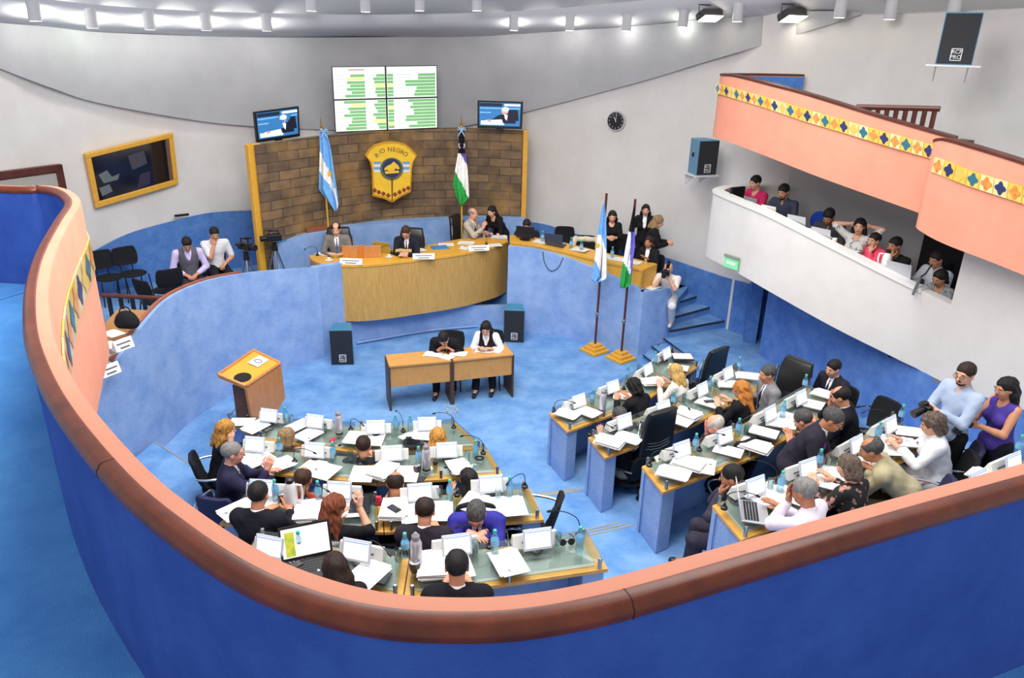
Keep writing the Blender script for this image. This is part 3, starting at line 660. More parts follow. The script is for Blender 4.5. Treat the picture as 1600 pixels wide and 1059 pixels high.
for nm, p, e, lab in (('trim_1', spa[0], -1, 'golden wooden post at the lectern-side end of the stone wall'), ('trim_2', spa[-1], 1, 'golden wooden post at the gallery-side end of the stone wall')):
    struct(MB().box((p[0]+e*.05, p[1]+.06, (p[2]+.75)/2+.01), (.10, .26, p[2]-.73), R_(-35) if e < 0 else R_(5)).build(nm, oak_y, bevel=.01), lab, 'trim')
# dais ledge wall
DW = [(-4.75, 12.9), (-4.1, 13.55), (-3.2, 14.65), (-2.25, 15.35), (-1.3, 15.62), (.3, 15.45)]
dp = arcpath(pts([(425, 388), (480, 369), (560, 354), (640, 346), (700, 343), (825, 344)], DW), 6)
mb = MB(); mb.slab([[(p[0], p[1], .75), (p[0], p[1], p[2]), (p[0]-.12, p[1]+.42, p[2]), (p[0]-.12, p[1]+.42, .75)] for p in dp])
struct(mb.build('wall_dais', stucco, smooth='auto'), 'blue stucco ledge wall at the foot of the stone wall')
DP = dp
# ------------------------------------------------------------------ chamber side walls
LW = [(-3.2, 12.45), (-3.9, 11.8), (-4.4, 10.9), (-4.75, 9.8), (-4.85, 8.5), (-4.75, 7.3), (-4.5, 6.0)]
lt = arcpath(pts([(497, 418), (480, 419), (400, 425), (330, 437), (270, 462), (230, 500), (185, 562), (155, 622), (120, 720), (60, 860)], LW), 4)
mb = MB(); rings_ = []
io = offs(lt, -.05)
for p, q in zip(lt, io): rings_.append([(p[0], p[1], 0), (p[0], p[1], p[2]), (q[0], q[1], p[2]), (q[0], q[1], 0)])
ow = mb.slab(rings_).build('wall_left', stucco, smooth='auto'); struct(ow, 'curved blue stucco wall beside the lectern')
LT = lt
rimr = MB(); o1 = offs(lt, -.05); o2 = offs(lt, -.10)
rimr.slab([[(a[0], a[1], p[2]-.05), (a[0], a[1], p[2]+.025), (c[0], c[1], p[2]+.025), (c[0], c[1], p[2]-.05)] for p, a, c in list(zip(lt, o1, o2))[9:]])
struct(rimr.build('trim_3', mat('rail_brown', '8c4a2e', .4, c2='a3593a', nscale=6), smooth='auto'), 'brown wooden rim along the blue wall of the press area', 'trim')
FW = [(-3.25, 12.45), (-2.95, 12.95), (-1.7, 13.65), (-.5, 13.85), (.3, 13.85), (.9, 13.7), (1.6, 13.3), (2.4, 12.68)]
fp = arcpath(pts([(794, 386), (839, 391), (886, 404), (924, 419), (949.5, 429.6), (983.5, 444.5), (1005, 457)], FW), 4)
SIDE = [(2.4, 12.68), (3.02, 13.3), (3.25, 14.0)]
sd_ = pts([(1030, 453.5), (1056, 449.5)], SIDE)
fr0 = [np.array([lt[0][0]-.03, lt[0][1]-.005, lt[0][2]]), np.array([-2.95, 12.95, 1.60]), np.array([-2.85, 13.02, .74]), np.array([-1.7, 13.68, .58]), np.array([-.95, 13.95, .52]), np.array([-.5, 14.12, .40]), np.array([.1, 14.30, .36])]
fr = fp+sd_
def frontwall(name, P, lab):
    B = offs(P, .16); struct(MB().slab([[(p[0], p[1], 0), (p[0], p[1], p[2]), (q[0], q[1], p[2]), (q[0], q[1], 0)] for p, q in zip(P, B)]).build(name, stucco, smooth='auto'), lab)
frontwall('wall_dais_front', fr0, 'blue stucco wall under the presiding desk'); frontwall('wall_dais_ledge', fr, 'blue stucco ledge wall carrying the staff desk')
base = MB(); bl = arcpath([(-2.9, 12.95), (-1.7, 13.64), (-.7, 13.98)], 5); base.tube([(p[0], p[1]-.0, .04) for p in bl], .022, 6); struct(base.build('baseboard_dais', stucco), 'low skirting along the foot of the dais wall', 'baseboard')
# dais floor
side2 = [tuple(p[:2]) for p in sd_]
fl = [tuple(p[:2]) for p in io[::-1]]+[(-3.15, 12.65), (-2.8, 13.18), (-1.9, 13.9), (-.9, 14.6), (.05, 14.75), (.4, 14.1), (.9, 13.82), (1.6, 13.42), (2.36, 12.86)]+[(3.15, 13.75), (3.6, 14.7), (2.8, 15.5), (1.5, 16.2), (.3, 16.7), (-.8, 16.9), (-2.4, 16.6), (-4.4, 15.6), (-5.6, 14.9), (-7.0, 13.6), (-8.0, 12), (-8.6, 9.8), (-8.9, 6)]
pf = [tuple(q) for q in io[::-1] if q[0] < -4.1]+[(-4.3, 13.3), (-4.3, 14.2), (-4.6, 15.5), (-5.6, 14.9), (-7.0, 13.6), (-8.0, 12), (-8.6, 9.8), (-8.9, 6)]
struct(MB().prism(pf, .5, .9).build('floor_press', carpet), 'blue carpeted floor of the press area behind the curved wall', 'floor')
struct(MB().prism([(p[0], p[1]) for p in fl], 0, .75).build('floor_dais', carpet), 'blue carpeted raised floor of the dais and press area', 'floor')
# steps beside the dais
def nose(a, b_, z): return at(*a, z)[:2], at(*b_, z)[:2]
ST = [nose((1056, 515), (1152, 497), .34), nose((1054, 495), (1134, 473), .48), nose((1058, 473), (1114, 454), .61), nose((1062, 450), (1095, 436), .75)]
sb = MB(); sn = MB()
for i, (a, c) in enumerate(ST):
    z = (.34, .48, .61, .75)[i]; u_ = (c-a)/np.linalg.norm(c-a); a2 = a-u_*.15; c2 = c+u_*.25
    sb.prism([tuple(a2), tuple(c2), (4.6-.1*i, 15.5), (3.2, 15.5)], 0, z); sn.tube([(*a2, z-.008), (*c2, z-.008)], .02, 6)
struct(sb.build('floor_steps', carpet), 'blue carpeted steps climbing beside the staff desk', 'steps'); struct(sn.build('trim_4', nosd), 'dark nosing strips of the steps beside the staff desk', 'trim')
# ------------------------------------------------------------------ right wall, doorway, press gallery
RW = [(4.46, 12.5), (5.45, 9.2), (6.1, 7.2), (6.6, 5.5), (7.0, 3.6)]
GW = [(3.62, 13.0), (3.36, 12.72), (3.32, 12.35), (3.47, 11.85), (3.75, 11.15), (4.6, 10.05), (5.45, 9.2), (6.1, 7.2), (6.6, 5.5)]
gb = pts([(1150, 425), (1205, 457), (1300, 510), (1400, 560), (1440, 580)], GW); gend = on(1486, 476, GW); gb.append(np.array([gend[0], gend[1], on(1468, 596, [(gend[0]-.01, gend[1]), (gend[0]+.01, gend[1])])[2]]))
gt = pts([(1150, 314), (1200, 335), (1300, 385), (1400, 435), (1440, 454)], GW); gt.append(gend)
GB, GT = gb, gt
print('gal bottom', [tuple(np.round(p, 2)) for p in gb]); print('gal top', [tuple(np.round(p, 2)) for p in gt])
wv = pts([(1400, 560), (1440, 580), (1480, 600), (1530, 617), (1600, 640), (1700, 668)], RW)
bt = [np.array([4.46, 12.5, gb[1][2]]), np.array([4.75, 11.5, gb[1][2]]), np.array([5.1, 10.35, gb[2][2]])]+wv
rings_ = []
ob = offs(bt, -.2) if False else offs(bt, .25)
for p, q in zip(bt, ob): rings_.append([(p[0], p[1], 0), (p[0], p[1], p[2]), (q[0], q[1], p[2]), (q[0], q[1], 0)])
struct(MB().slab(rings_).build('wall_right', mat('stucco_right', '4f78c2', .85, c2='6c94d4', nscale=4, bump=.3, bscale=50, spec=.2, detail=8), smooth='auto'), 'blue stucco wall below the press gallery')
# doorway: pier, dark recess, brown jamb
struct(MB().box((4.50, 13.25, 1.1), (.22, .5, 2.3), R_(-15)).build('wall_pier', stucco_d), 'blue pier beside the dark doorway')
struct(MB().box((4.95, 12.85, 1.1), (.06, .85, 2.3), R_(-15)).build('door_2', mat('door_dark', '1d1a26', .6)), 'dark door under the press gallery', 'door')
struct(MB().box((4.62, 12.56, 1.1), (.10, .10, 2.3), R_(-15)).build('trim_5', mahog_d), 'brown jamb of the dark doorway', 'trim')
# white gallery front with rounded end
print('P: gt', [tuple(np.round(p, 2)) for p in gt[:3]]); tipxy = [(4.7, 13.25), (4.1, 13.2), (3.62, 13.0), (3.38, 12.72), (3.31, 12.48)]; tipup = [(4.7, 13.25), (4.1, 13.2), (3.55, 13.0), (3.28, 12.76), (3.19, 12.5)]; tipb = [np.array([*q, gb[0][2]]) for q in tipxy]; tipt = [np.array([*q, 3.1]) for q in tipxy]
ga = arcpath(tipb+gb, 5); gc = arcpath(tipt+gt, 5); gi = offs(ga, .16); gj = offs(gc, .16)
rings_ = [[a, c, (q2[0], q2[1], c[2]), (q[0], q[1], a[2])] for a, c, q, q2 in zip(ga, gc, gi, gj)]
struct(MB().slab(rings_).build('wall_gallery', white, smooth='auto'), 'white curved parapet of the press gallery')
cap = MB(); g1 = offs(gc, -.02); g2 = offs(gc, .17)
cap.slab([[(a[0], a[1], c[2]-.03), (a[0], a[1], c[2]+.02), (q[0], q[1], c[2]+.02), (q[0], q[1], c[2]-.03)] for a, q, c in list(zip(g1, g2, gc))[:-5]])
struct(cap.build('trim_6', mat('white_paint', 'e8e6e2', .5), smooth='auto'), 'white coping on the press gallery parapet', 'trim')
gdesk = MB(); g3 = offs(gc, .45); sk_ = 26
gdesk.slab([[(a[0], a[1], c[2]-.18), (a[0], a[1], c[2]-.14), (q[0], q[1], c[2]-.14), (q[0], q[1], c[2]-.18)] for a, q, c in list(zip(g2, g3, gc))[sk_:-6]])
GDESK = gdesk.build('gallery_counter', mahog_d, smooth='auto'); tag(GDESK, 'dark wooden counter behind the press gallery parapet', 'counter')
# gallery floor / soffit, back wall
GBK = [(4.75, 13.3), (5.3, 12.5), (5.9, 11.4), (6.5, 10.4), (6.85, 9.7), (7.0, 9.3)]; gba = arcpath(GBK, 12); so_ = MB(); g4 = [gba[int(round(i*(len(gba)-1)/(len(ga)-1)))] for i in range(len(ga))]
g2 = offs(ga, .02); so_.slab([[(a[0], a[1], z_[2]+.0), (a[0], a[1], z_[2]+.08), (q[0], q[1], z_[2]+.08), (q[0], q[1], z_[2]+.0)] for a, q, z_ in zip(g2, g4, ga)])
struct(so_.build('floor_gallery', mat('soffit_beige', 'b9b3aa', .85)), 'floor slab of the press gallery seen from below', 'floor')
gbk = [tuple(q) for q in gba]; rings_ = [[(q[0], q[1], 1.2), (q[0], q[1], 3.95), (q[0]+.1, q[1]+.06, 3.95), (q[0]+.1, q[1]+.06, 1.2)] for q in gbk]
struct(MB().slab(rings_).build('wall_gallery_back', mat('plaster_gallery', 'bfbfbf', .85), smooth='auto'), 'grey white back wall of the press gallery')
# white wall right of the gallery opening
w0 = pts([(1486, 600), (1530, 617), (1600, 640), (1700, 668)], RW); w1 = pts([(1503, 397), (1545, 405), (1600, 420), (1700, 450)], RW)
w0 = [w0[0], w0[1], w0[2], w0[3]]
w0[0] = gb[-1]; top = [np.array([p[0], p[1], 3.7]) for p in w0]; q_ = offs(w0, .25)
rings_ = [[a, c, (q[0], q[1], c[2]), (q[0], q[1], a[2])] for a, c, q in zip(w0, top, q_)]
struct(MB().slab(rings_).build('wall_right_upper', white, smooth='auto'), 'white wall between the press gallery opening and the frame edge')
gd = on(1478, 425, [tuple(q) for q in gbk]); 
tag(MB().box((gd[0]-.08, gd[1]-.05, gd[2]-.15), (.06, .8, 1.9), R_(25)).build('door_3', mat('door_near_black', '17131a', .7)), 'dark door at the rear of the press gallery', 'door', None, 'structure')  # door in one even near-black colour
# peach upper balcony
PWp = [(3.28, 12.76), (3.19, 12.4), (3.36, 11.85), (3.70, 11.12), (4.55, 10.02), (5.35, 9.18), (5.75, 8.2)]
P2 = [(5.00, 9.30), (4.98, 8.95), (5.25, 8.3), (5.75, 7.1), (6.2, 5.5)]
def shell(name, tp, bp_, lab, pre=None):
    A = arcpath((pre or [])+tp, 5); B = arcpath(([np.array([p[0], p[1], bp_[0][2]+(.03 if len(pre) > 2 else 0)]) for p in pre] if pre else [])+bp_, 5)
    Q = offs(A, .14); QB = offs(B, .14)
    o = MB().slab([[b_, a, (q[0], q[1], a[2]), (q2[0], q2[1], b_[2])] for a, b_, q, q2 in zip(A, B, Q, QB)]).build(name, peach, smooth='auto'); struct(o, lab)
    inn = offs(A, .145); inn2 = offs(A, .165)
    struct(MB().slab([[(p[0], p[1], a[2]-.9), (p[0], p[1], a[2]-.02), (q[0], q[1], a[2]-.02), (q[0], q[1], a[2]-.9)] for p, q, a in zip(inn, inn2, A)]).build(name+'_lining', stucco_d, smooth='auto'), lab.replace('peach', 'blue carpet lining inside the peach'))
    k1, k2 = offs(A, -.01), offs(A, .15)
    struct(MB().slab([[(p[0], p[1], a[2]-.005), (p[0], p[1], a[2]+.025), (q[0], q[1], a[2]+.025), (q[0], q[1], a[2]-.005)] for p, q, a in zip(k1, k2, A)]).build('trim_7' if 'second' not in lab else 'trim_8', mahog_d, smooth='auto'), 'dark brown capping on the '+lab, 'trim')
    return A, B
tp = pts([(1150, 120), (1205, 134), (1265, 150), (1365, 181), (1465, 210), (1490, 217)], PWp); bpz = pts([(1150, 226), (1200, 245), (1250, 265), (1300, 284), (1437, 333), (1470, 345)], PWp)
print('P: tp', [tuple(np.round(p, 2)) for p in tp[:3]], [tuple(np.round(p, 2)) for p in bpz[:3]])
A1, B1 = shell('wall_balcony_upper', tp, bpz, 'peach front of the upper balcony over the press gallery', [np.array([*q, 4.92]) for q in tipup])
tp2 = pts([(1460, 222), (1474, 219), (1517, 231), (1560, 244), (1600, 257), (1700, 290)], P2); bp2 = pts([(1432, 352), (1446, 366), (1480, 383), (1540, 406), (1600, 430), (1700, 470)], P2)
A2, B2 = shell('wall_balcony_near', tp2, bp2, 'peach bulging second front of the upper balcony', [np.array([5.45, 9.45, tp2[0][2]])])
# balcony deck (closes the space above the gallery)
dk = MB(); B1o = B1; B1 = [np.array([*q_, b_[2]+.04]) for q_, b_ in zip(offs(B1, .06), B1)]; B2o = B2; B2 = [np.array([*q_, b_[2]+.04]) for q_, b_ in zip(offs(B2, .06), B2)]; q = [gba[int(round(i*(len(gba)-1)/(len(B1)-1)))] for i in range(len(B1))]; dk.slab([[b_, (b_[0], b_[1], b_[2]+.1), (q[i][0], q[i][1], b_[2]+.1), (q[i][0], q[i][1], b_[2])] for i, b_ in enumerate(B1)])
q = offs(B2, 2.2); dk.slab([[b_, (b_[0], b_[1], b_[2]+.1), (q[i][0], q[i][1], b_[2]+.1), (q[i][0], q[i][1], b_[2])] for i, b_ in enumerate(B2)][6:])
struct(dk.build('floor_balcony_upper', grey), 'deck of the upper balcony above the press gallery', 'floor')
# tile friezes
t_yel = mat('tile_yellow', 'dcb23c', .3, c2='e8c860', nscale=9, coat=.3); t_cream = mat('tile_cream', 'e6d79a', .3, c2='d9c37a', nscale=9, coat=.3)
t_blue = mat('tile_blue', '2b3566', .3); t_or = mat('tile_orange', 'c9743a', .35, c2='dfa04c', nscale=20); t_teal = mat('tile_teal', '2c6a80', .3); t_gold = mat('tile_gold', 'd8b45a', .35)
def frieze(name, TOP, BOT, count, label, push, first=0):
    """row of square tiles with quatrefoil motifs, between two 3-D paths"""
    def samp(P, s):
        L = np.concatenate([[0], np.cumsum([np.linalg.norm(P[i+1]-P[i]) for i in range(len(P)-1)])]); x = s*L[-1]
        return np.array([np.interp(x, L, [p[d] for p in P]) for d in range(3)])
    mb = MB()
    for i in range(count):
        a, c = samp(TOP, i/count), samp(TOP, (i+1)/count); d, e = samp(BOT, i/count), samp(BOT, (i+1)/count)
        nv = np.cross(c-a, a-d); nv /= np.linalg.norm(nv); g = (c-a)*.02
        def P(u_, v_, h_): return d+(e-d)*u_+((a-d)*(1-u_)+(c-e)*u_)*v_+nv*h_
        m0 = (0, 1, 0, 0)[(i*7+first) % 4] if i % 5 else 1
        mb.add([P(.02, .0, 0), P(.98, 0, 0), P(.98, 1, 0), P(.02, 1, 0), P(.02, .0, push), P(.98, 0, push), P(.98, 1, push), P(.02, 1, push)], [(3, 2, 1, 0), (4, 5, 6, 7), (0, 1, 5, 4), (1, 2, 6, 5), (2, 3, 7, 6), (3, 0, 4, 7)], m0)
        n = 24; V = [P(.5+.34*math.cos(2*PI*k/n)*(1+.22*math.cos(8*PI*k/n+PI)*-1), .5+.36*math.sin(2*PI*k/n)*(1+.22*math.cos(8*PI*k/n+PI)*-1), push+.004) for k in range(n)]
        mm = (2 if (i+first) % 4 else 4) if (i+first) % 2 == 0 else (3, 5, 3, 3)[(i//2) % 4]
        mb.add(V, [tuple(range(n))], mm)
    o = mb.build(name, [t_yel, t_cream, t_blue, t_or, t_teal, t_gold], fix=False); struct(o, label, 'tile frieze'); return o
def lift(P, d): return [np.array([*q, p[2]]) for p, q in zip(P, offs(P, -d))]
def dens(L, k=6): return [tuple(np.array(L[i])*(1-j/k)+np.array(L[i+1])*j/k) for i in range(len(L)-1) for j in range(k)]+[L[-1]]
Q1 = [tuple(p[:2]) for p in A1]; Q2 = [tuple(p[:2]) for p in A2]
f1 = lift(pts(dens([(1122, 130), (1196, 151), (1260, 170), (1325, 189), (1389, 207), (1463, 227)]), Q1), .012); f2 = lift(pts(dens([(1119, 145), (1194, 167.6), (1258, 189.5), (1323, 208.7), (1387, 228), (1460, 249)]), Q1), .012)
frieze('trim_9', f1, f2, 27, 'row of blue and ochre patterned tiles on the upper balcony front', .012)
f1 = lift(pts(dens([(1463, 245), (1490, 254), (1517, 266), (1600, 291), (1700, 322)]), Q2), .012); f2 = lift(pts(dens([(1457, 268), (1485, 279), (1516, 291), (1600, 318), (1700, 350)]), Q2), .012)
frieze('trim_10', f1, f2, 11, 'row of patterned tiles on the bulging near front of the upper balcony', .012, 1)
# ------------------------------------------------------------------ the spectators' balcony the photograph is taken from
bpx = [(0, 291), (60, 291), (95, 297), (113, 315), (96, 345), (72, 390), (58, 440), (57, 500), (70, 555), (110, 632), (200, 740), (300, 823), (400, 886), (500, 926), (600, 949), (700, 956), (800, 953), (900, 938), (1000, 914), (1200, 856), (1400, 798), (1600, 742), (1750, 700)]
BP = arcpath([np.array([-7.5, 7.35, 4.0])]+[at(x, y, 4.0) for x, y in bpx], 5)
def sweep(name, P, prof, m, label, cat='wall', mi=None):
    os_ = {}
    rg = []
    for d, z in prof:
        if d not in os_: os_[d] = offs(P, d)
    for i in range(len(P)): rg.append([(os_[d][i][0], os_[d][i][1], z) for d, z in prof])
    return struct(MB().slab(rg).build(name, m, smooth='auto'), label, cat)
sweep('trim_11', BP, RAILP := [(.0, 3.97), (.0, 4.003), (-.006, 4.008), (-.042, 4.008), (-.052, 4.002), (-.058, 3.990), (-.064, 3.984), (-.067, 3.968), (-.062, 3.952), (-.05, 3.946)], mahog, 'mahogany handrail on the curved spectator balcony', 'handrail')
jn = mat('handrail_joint', '2b120c', .6)
for nm, (jx, jy) in (('trim_13', (172, 708)), ('trim_14', (985, 918))):
    jp = at(jx, jy, 4.)[:2]; i_ = min(range(len(BP)), key=lambda k: np.hypot(*(BP[k][:2]-jp))); a_, b_ = BP[i_], BP[i_+1]; u_ = (b_-a_)/np.linalg.norm(b_-a_)
    sweep(nm, [a_, a_+u_*.003], [(d-.0012 if d < -.03 else d, z+.0012 if z > 3.98 else z-.0012) for d, z in RAILP], jn, {'trim_13': 'dark joint across the handrail, lectern side', 'trim_14': 'dark joint across the handrail, gallery side'}[nm], 'trim')
sweep('wall_balcony', BP, [(.066, 2.62), (.066, 3.985), (.058, 3.998), (.0, 3.998), (-.045, 3.96), (-.045, 2.62)], peach, 'peach outer parapet of the spectator balcony')
sweep('wall_balcony_lining', BP, [(-.046, 3.0), (-.046, 3.955), (-.055, 3.955), (-.055, 3.0)], mat('carpet_lining', '3a58a6', .95, c2='4466b4', nscale=3, bump=.4, bscale=160, spec=.1), 'blue carpet lining inside the spectator balcony parapet')
fb = [tuple(p) for p in offs(BP, -.03)]
struct(MB().prism(fb+[(4.5, -.6), (-7.5, -.6)], 2.9, 3.06).build('floor_balcony', carpet_b), 'blue carpeted floor of the spectator balcony', 'floor')
sub = [p for p in BP if -3.95 < p[0] < -2.2 and p[1] > 3.2]
i0 = [i for i, p in enumerate(BP) if p[0] > -4.0][0]; sub = BP[i0:i0+34]
fo = offs(sub, .070)[::-1]; frieze('trim_12', [np.array([q[0], q[1], 3.68]) for q in fo], [np.array([q[0], q[1], 3.40]) for q in fo], 15, 'row of patterned tiles on the spectator balcony parapet', .01)
print('P: A1', [tuple(np.round(p, 2)) for p in A1[::3]][:14]); print('P: B1', [tuple(np.round(p, 2)) for p in B1o[::3]][:14])
# ------------------------------------------------------------------ presiding desk and staff desk
ptop_n = [at(x, y, 1.6) for x, y in [(482.5, 399), (487, 405), (497, 410), (512, 413), (574, 413), (647, 405.5), (720, 396), (772, 385), (794, 377)]]
ptop_f = [at(x, y, 1.6) for x, y in [(791, 371), (768, 370), (718, 373), (678, 381), (645, 386), (600, 389), (560, 391), (500, 396)]]
pd = empty('presiding_desk', (-2, 13.5, .9)); tag(pd, 'large curved golden wood presiding desk overhanging the blue dais wall', 'desk')
def rel(P, o): return [(p[0]-o[0], p[1]-o[1]) for p in P]
PL = (-2, 13.5, .9)
near = arcpath([p for p in ptop_n], 4)
MB().prism(rel(near+ptop_f, PL), .65, .70).build('desk_top', oak_y, pd, bevel=.006)
bot = pts([(492, 470), (506, 500), (538, 500), (657, 488), (720, 480), (771, 472.5), (791, 466)], [tuple(p[:2]) for p in ptop_n])
zb = min(p[2] for p in bot); print('desk bottom z', [round(p[2], 2) for p in bot]); zb = float(np.median([p[2] for p in bot]))
inn = offs(near, .05)
MB().slab([[(p[0]-PL[0], p[1]-PL[1], zb-.9), (p[0]-PL[0], p[1]-PL[1], .65), (q[0]-PL[0], q[1]-PL[1], .65), (q[0]-PL[0], q[1]-PL[1], zb-.9)] for p, q in zip(offs(near, .012), inn)]).build('front_panel', veneer, pd, smooth='auto')
rin = offs(near, .45); MB().slab([[(p[0]-PL[0], p[1]-PL[1], zb-.9), (p[0]-PL[0], p[1]-PL[1], zb-.87), (q[0]-PL[0], q[1]-PL[1], zb-.87), (q[0]-PL[0], q[1]-PL[1], zb-.9)] for p, q in zip(inn, rin)]).build('underside_panel', walnut, pd, smooth='auto')
# staff desk on the blue ledge
SP = [(-.3, 13.97), (.3, 13.97), (.9, 13.82), (1.6, 13.42), (2.34, 12.84)]
sn_ = arcpath(pts([(797, 377), (830, 381), (869, 389), (928, 404), (965, 412), (988, 417), (1005, 421.5)], SP), 3)
stz = float(np.mean([p[2] for p in sn_])); print('staff top', [round(p[2], 2) for p in sn_])
sdk = empty('staff_desk', (1., 13.9, .9)); tag(sdk, 'long curved yellow wood staff desk standing on the blue ledge beside the presiding desk', 'desk'); SL = (1., 13.9, .9)
so1 = offs(sn_, .52); k = len(sn_)
dst = MB(); dst.slab([[(p[0]-SL[0], p[1]-SL[1], p[2]-.94), (p[0]-SL[0], p[1]-SL[1], p[2]-.9), (q[0]-SL[0], q[1]-SL[1], p[2]-.9), (q[0]-SL[0], q[1]-SL[1], p[2]-.94)] for p, q in zip(sn_, so1)]); dst.build('desk_top', oak_y, sdk, smooth='auto')
a1, a2 = offs(sn_, .02), offs(sn_, .06)
MB().slab([[(p[0]-SL[0], p[1]-SL[1], .25), (p[0]-SL[0], p[1]-SL[1], s_[2]-.94), (q[0]-SL[0], q[1]-SL[1], s_[2]-.94), (q[0]-SL[0], q[1]-SL[1], .25)] for p, q, s_ in zip(a1, a2, sn_)]).build('front_panel', oak_y, sdk, smooth='auto')
e0, e1 = sn_[-1], so1[-1]; MB().prism(rel([e0, (e0[0]-.03, e0[1]-.03), (e1[0]-.03, e1[1]-.03), e1], SL), .25, e0[2]-.94).build('end_panel', oak_y, sdk)
STAFFZ = sn_
# brown box and folders on the ledge
lz = on(490, 362, DW)
def boxthing(name, px, z, d, rz, m, label, cat, bevel=.005, mats=None):
    p = at(px[0], px[1], z); o = MB().box((0, 0, d[2]/2), d).build(name, m, None, tuple(p), rz, bevel=bevel); return tag(o, label, cat)
# ------------------------------------------------------------------ lectern
lc = at(384, 603, 1.08), at(438, 567, 1.08), at(396, 547, 1.22), at(341, 585, 1.22)     # near, gallery side, far, wall side corners of the sloping top
lo = np.array([*(np.mean([p[:2] for p in lc], 0)), 0.]); lec = empty('lectern', tuple(lo)); tag(lec, 'wooden lectern with a sloping rimmed top standing by the blue wall', 'lectern')
C4 = [Vector(p-lo) for p in lc]
tb_ = MB(); V = C4+[p+Vector((0, 0, -.05)) for p in C4]; tb_.add(V, [(0, 1, 2, 3), (7, 6, 5, 4), (0, 4, 5, 1), (1, 5, 6, 2), (2, 6, 7, 3), (3, 7, 4, 0)]); tb_.build('reading_top', oak_y, lec)
rm = MB(); 
for i in range(4): rm.tube([C4[i], C4[(i+1) % 4]], .022, 8)
rm.build('raised_rim', lecwood, lec, smooth='auto')
n_, g_ = C4[0], C4[1]; hz_ = (g_-n_).normalized(); q0 = n_+Vector((0, 0, -.03)); q1 = g_+Vector((0, 0, -.03))
pp = MB(); L_ = (g_-n_).length; nv_ = Vector((hz_[1], -hz_[0], 0))
pp.extr([(0, 0), (L_, 0), (L_+.03, -.52), (L_*.72, -.66), (.05, -.72)], (q0-nv_*.03, hz_, (0, 0, 1)), .04); pp.build('front_panel', lecwood, lec, bevel=.006)
c0 = sum(C4, Vector())/4; 
MB().prism([tuple((c0+(p-c0)*.62)[:2]) for p in C4], .06, 1.0).build('pedestal', walnut, lec); MB().prism([tuple((c0+(p-c0)*.95)[:2]) for p in C4], 0, .07).build('base', walnut, lec, bevel=.01)
u_ = (C4[1]-C4[0]); v_ = (C4[3]-C4[0])
def onlec(s, t, d): p = C4[0]+u_*s+v_*t; return p+u_.cross(v_).normalized()*d
pl = MB(); pl.add([onlec(.62, .38, .004), onlec(.95, .38, .004), onlec(.95, .78, .004), onlec(.62, .78, .004)], [(0, 1, 2, 3)]); o = pl.build('notice_card', paper, lec, fix=False)
rg_ = MB(); cc_ = onlec(.78, .58, .007); uu, vv = u_.normalized(), v_.normalized(); rg_.tube([cc_+uu*.045*math.cos(a*PI/8)+vv*.045*math.sin(a*PI/8) for a in range(16)], .006, 5, closed=True); rg_.build('card_emblem', mat('emblem_blue', '3a5a88', .5), o)
cu_ = MB(); cu_.add([onlec(.18+.17*math.cos(a*PI/10), .36+.24*math.sin(a*PI/10), .004) for a in range(20)], [tuple(range(20))]); cu_.build('dark_inset', black_p, lec, fix=False)
# ------------------------------------------------------------------ secretaries' two desks
dkB = lambda p: np.array([p[0], p[1]])
A_, B_, C_ = at(606, 571, .76), at(706, 562, .76), at(803, 552, .76); fw_ = (C_-A_)[:2]/np.linalg.norm((C_-A_)[:2]); bkv = np.array([-fw_[1], fw_[0]])
lam = mat('laminate_brown', 'c08a4a', .45, c2='cc9854', nscale=5, stretch=(2, 10, 2)); edge = mat('laminate_edge', '4a3328', .5)
def secdesk(p, q, label):
    p = p[:2]; q = q[:2]; w_ = np.linalg.norm(q-p); r = empty('clerk_desk', (*p, 0), math.atan2(*(q-p)[::-1])); tag(r, label, 'desk')
    MB().box((w_/2, .22, .745), (w_-.03, .46, .03)).build('desk_top', lam, r, bevel=.003); MB().box((w_/2, .03, .56), (w_-.05, .02, .33)).build('modesty_panel', lam, r)
    for x in (.015, w_-.015): MB().box((x, .22, .37), (.03, .46, .74)).build('side_panel', edge, r, bevel=.003)
secdesk(A_+np.array([*-bkv*.02, 0]), B_+np.array([*-bkv*.02, 0]), 'small laminate clerk desk nearer the lectern, one dark suited man writing at it')
secdesk(B_+np.array([*-bkv*.02, 0]), C_+np.array([*-bkv*.02, 0]), 'small laminate clerk desk farther from the lectern, woman in white sleeves at it')
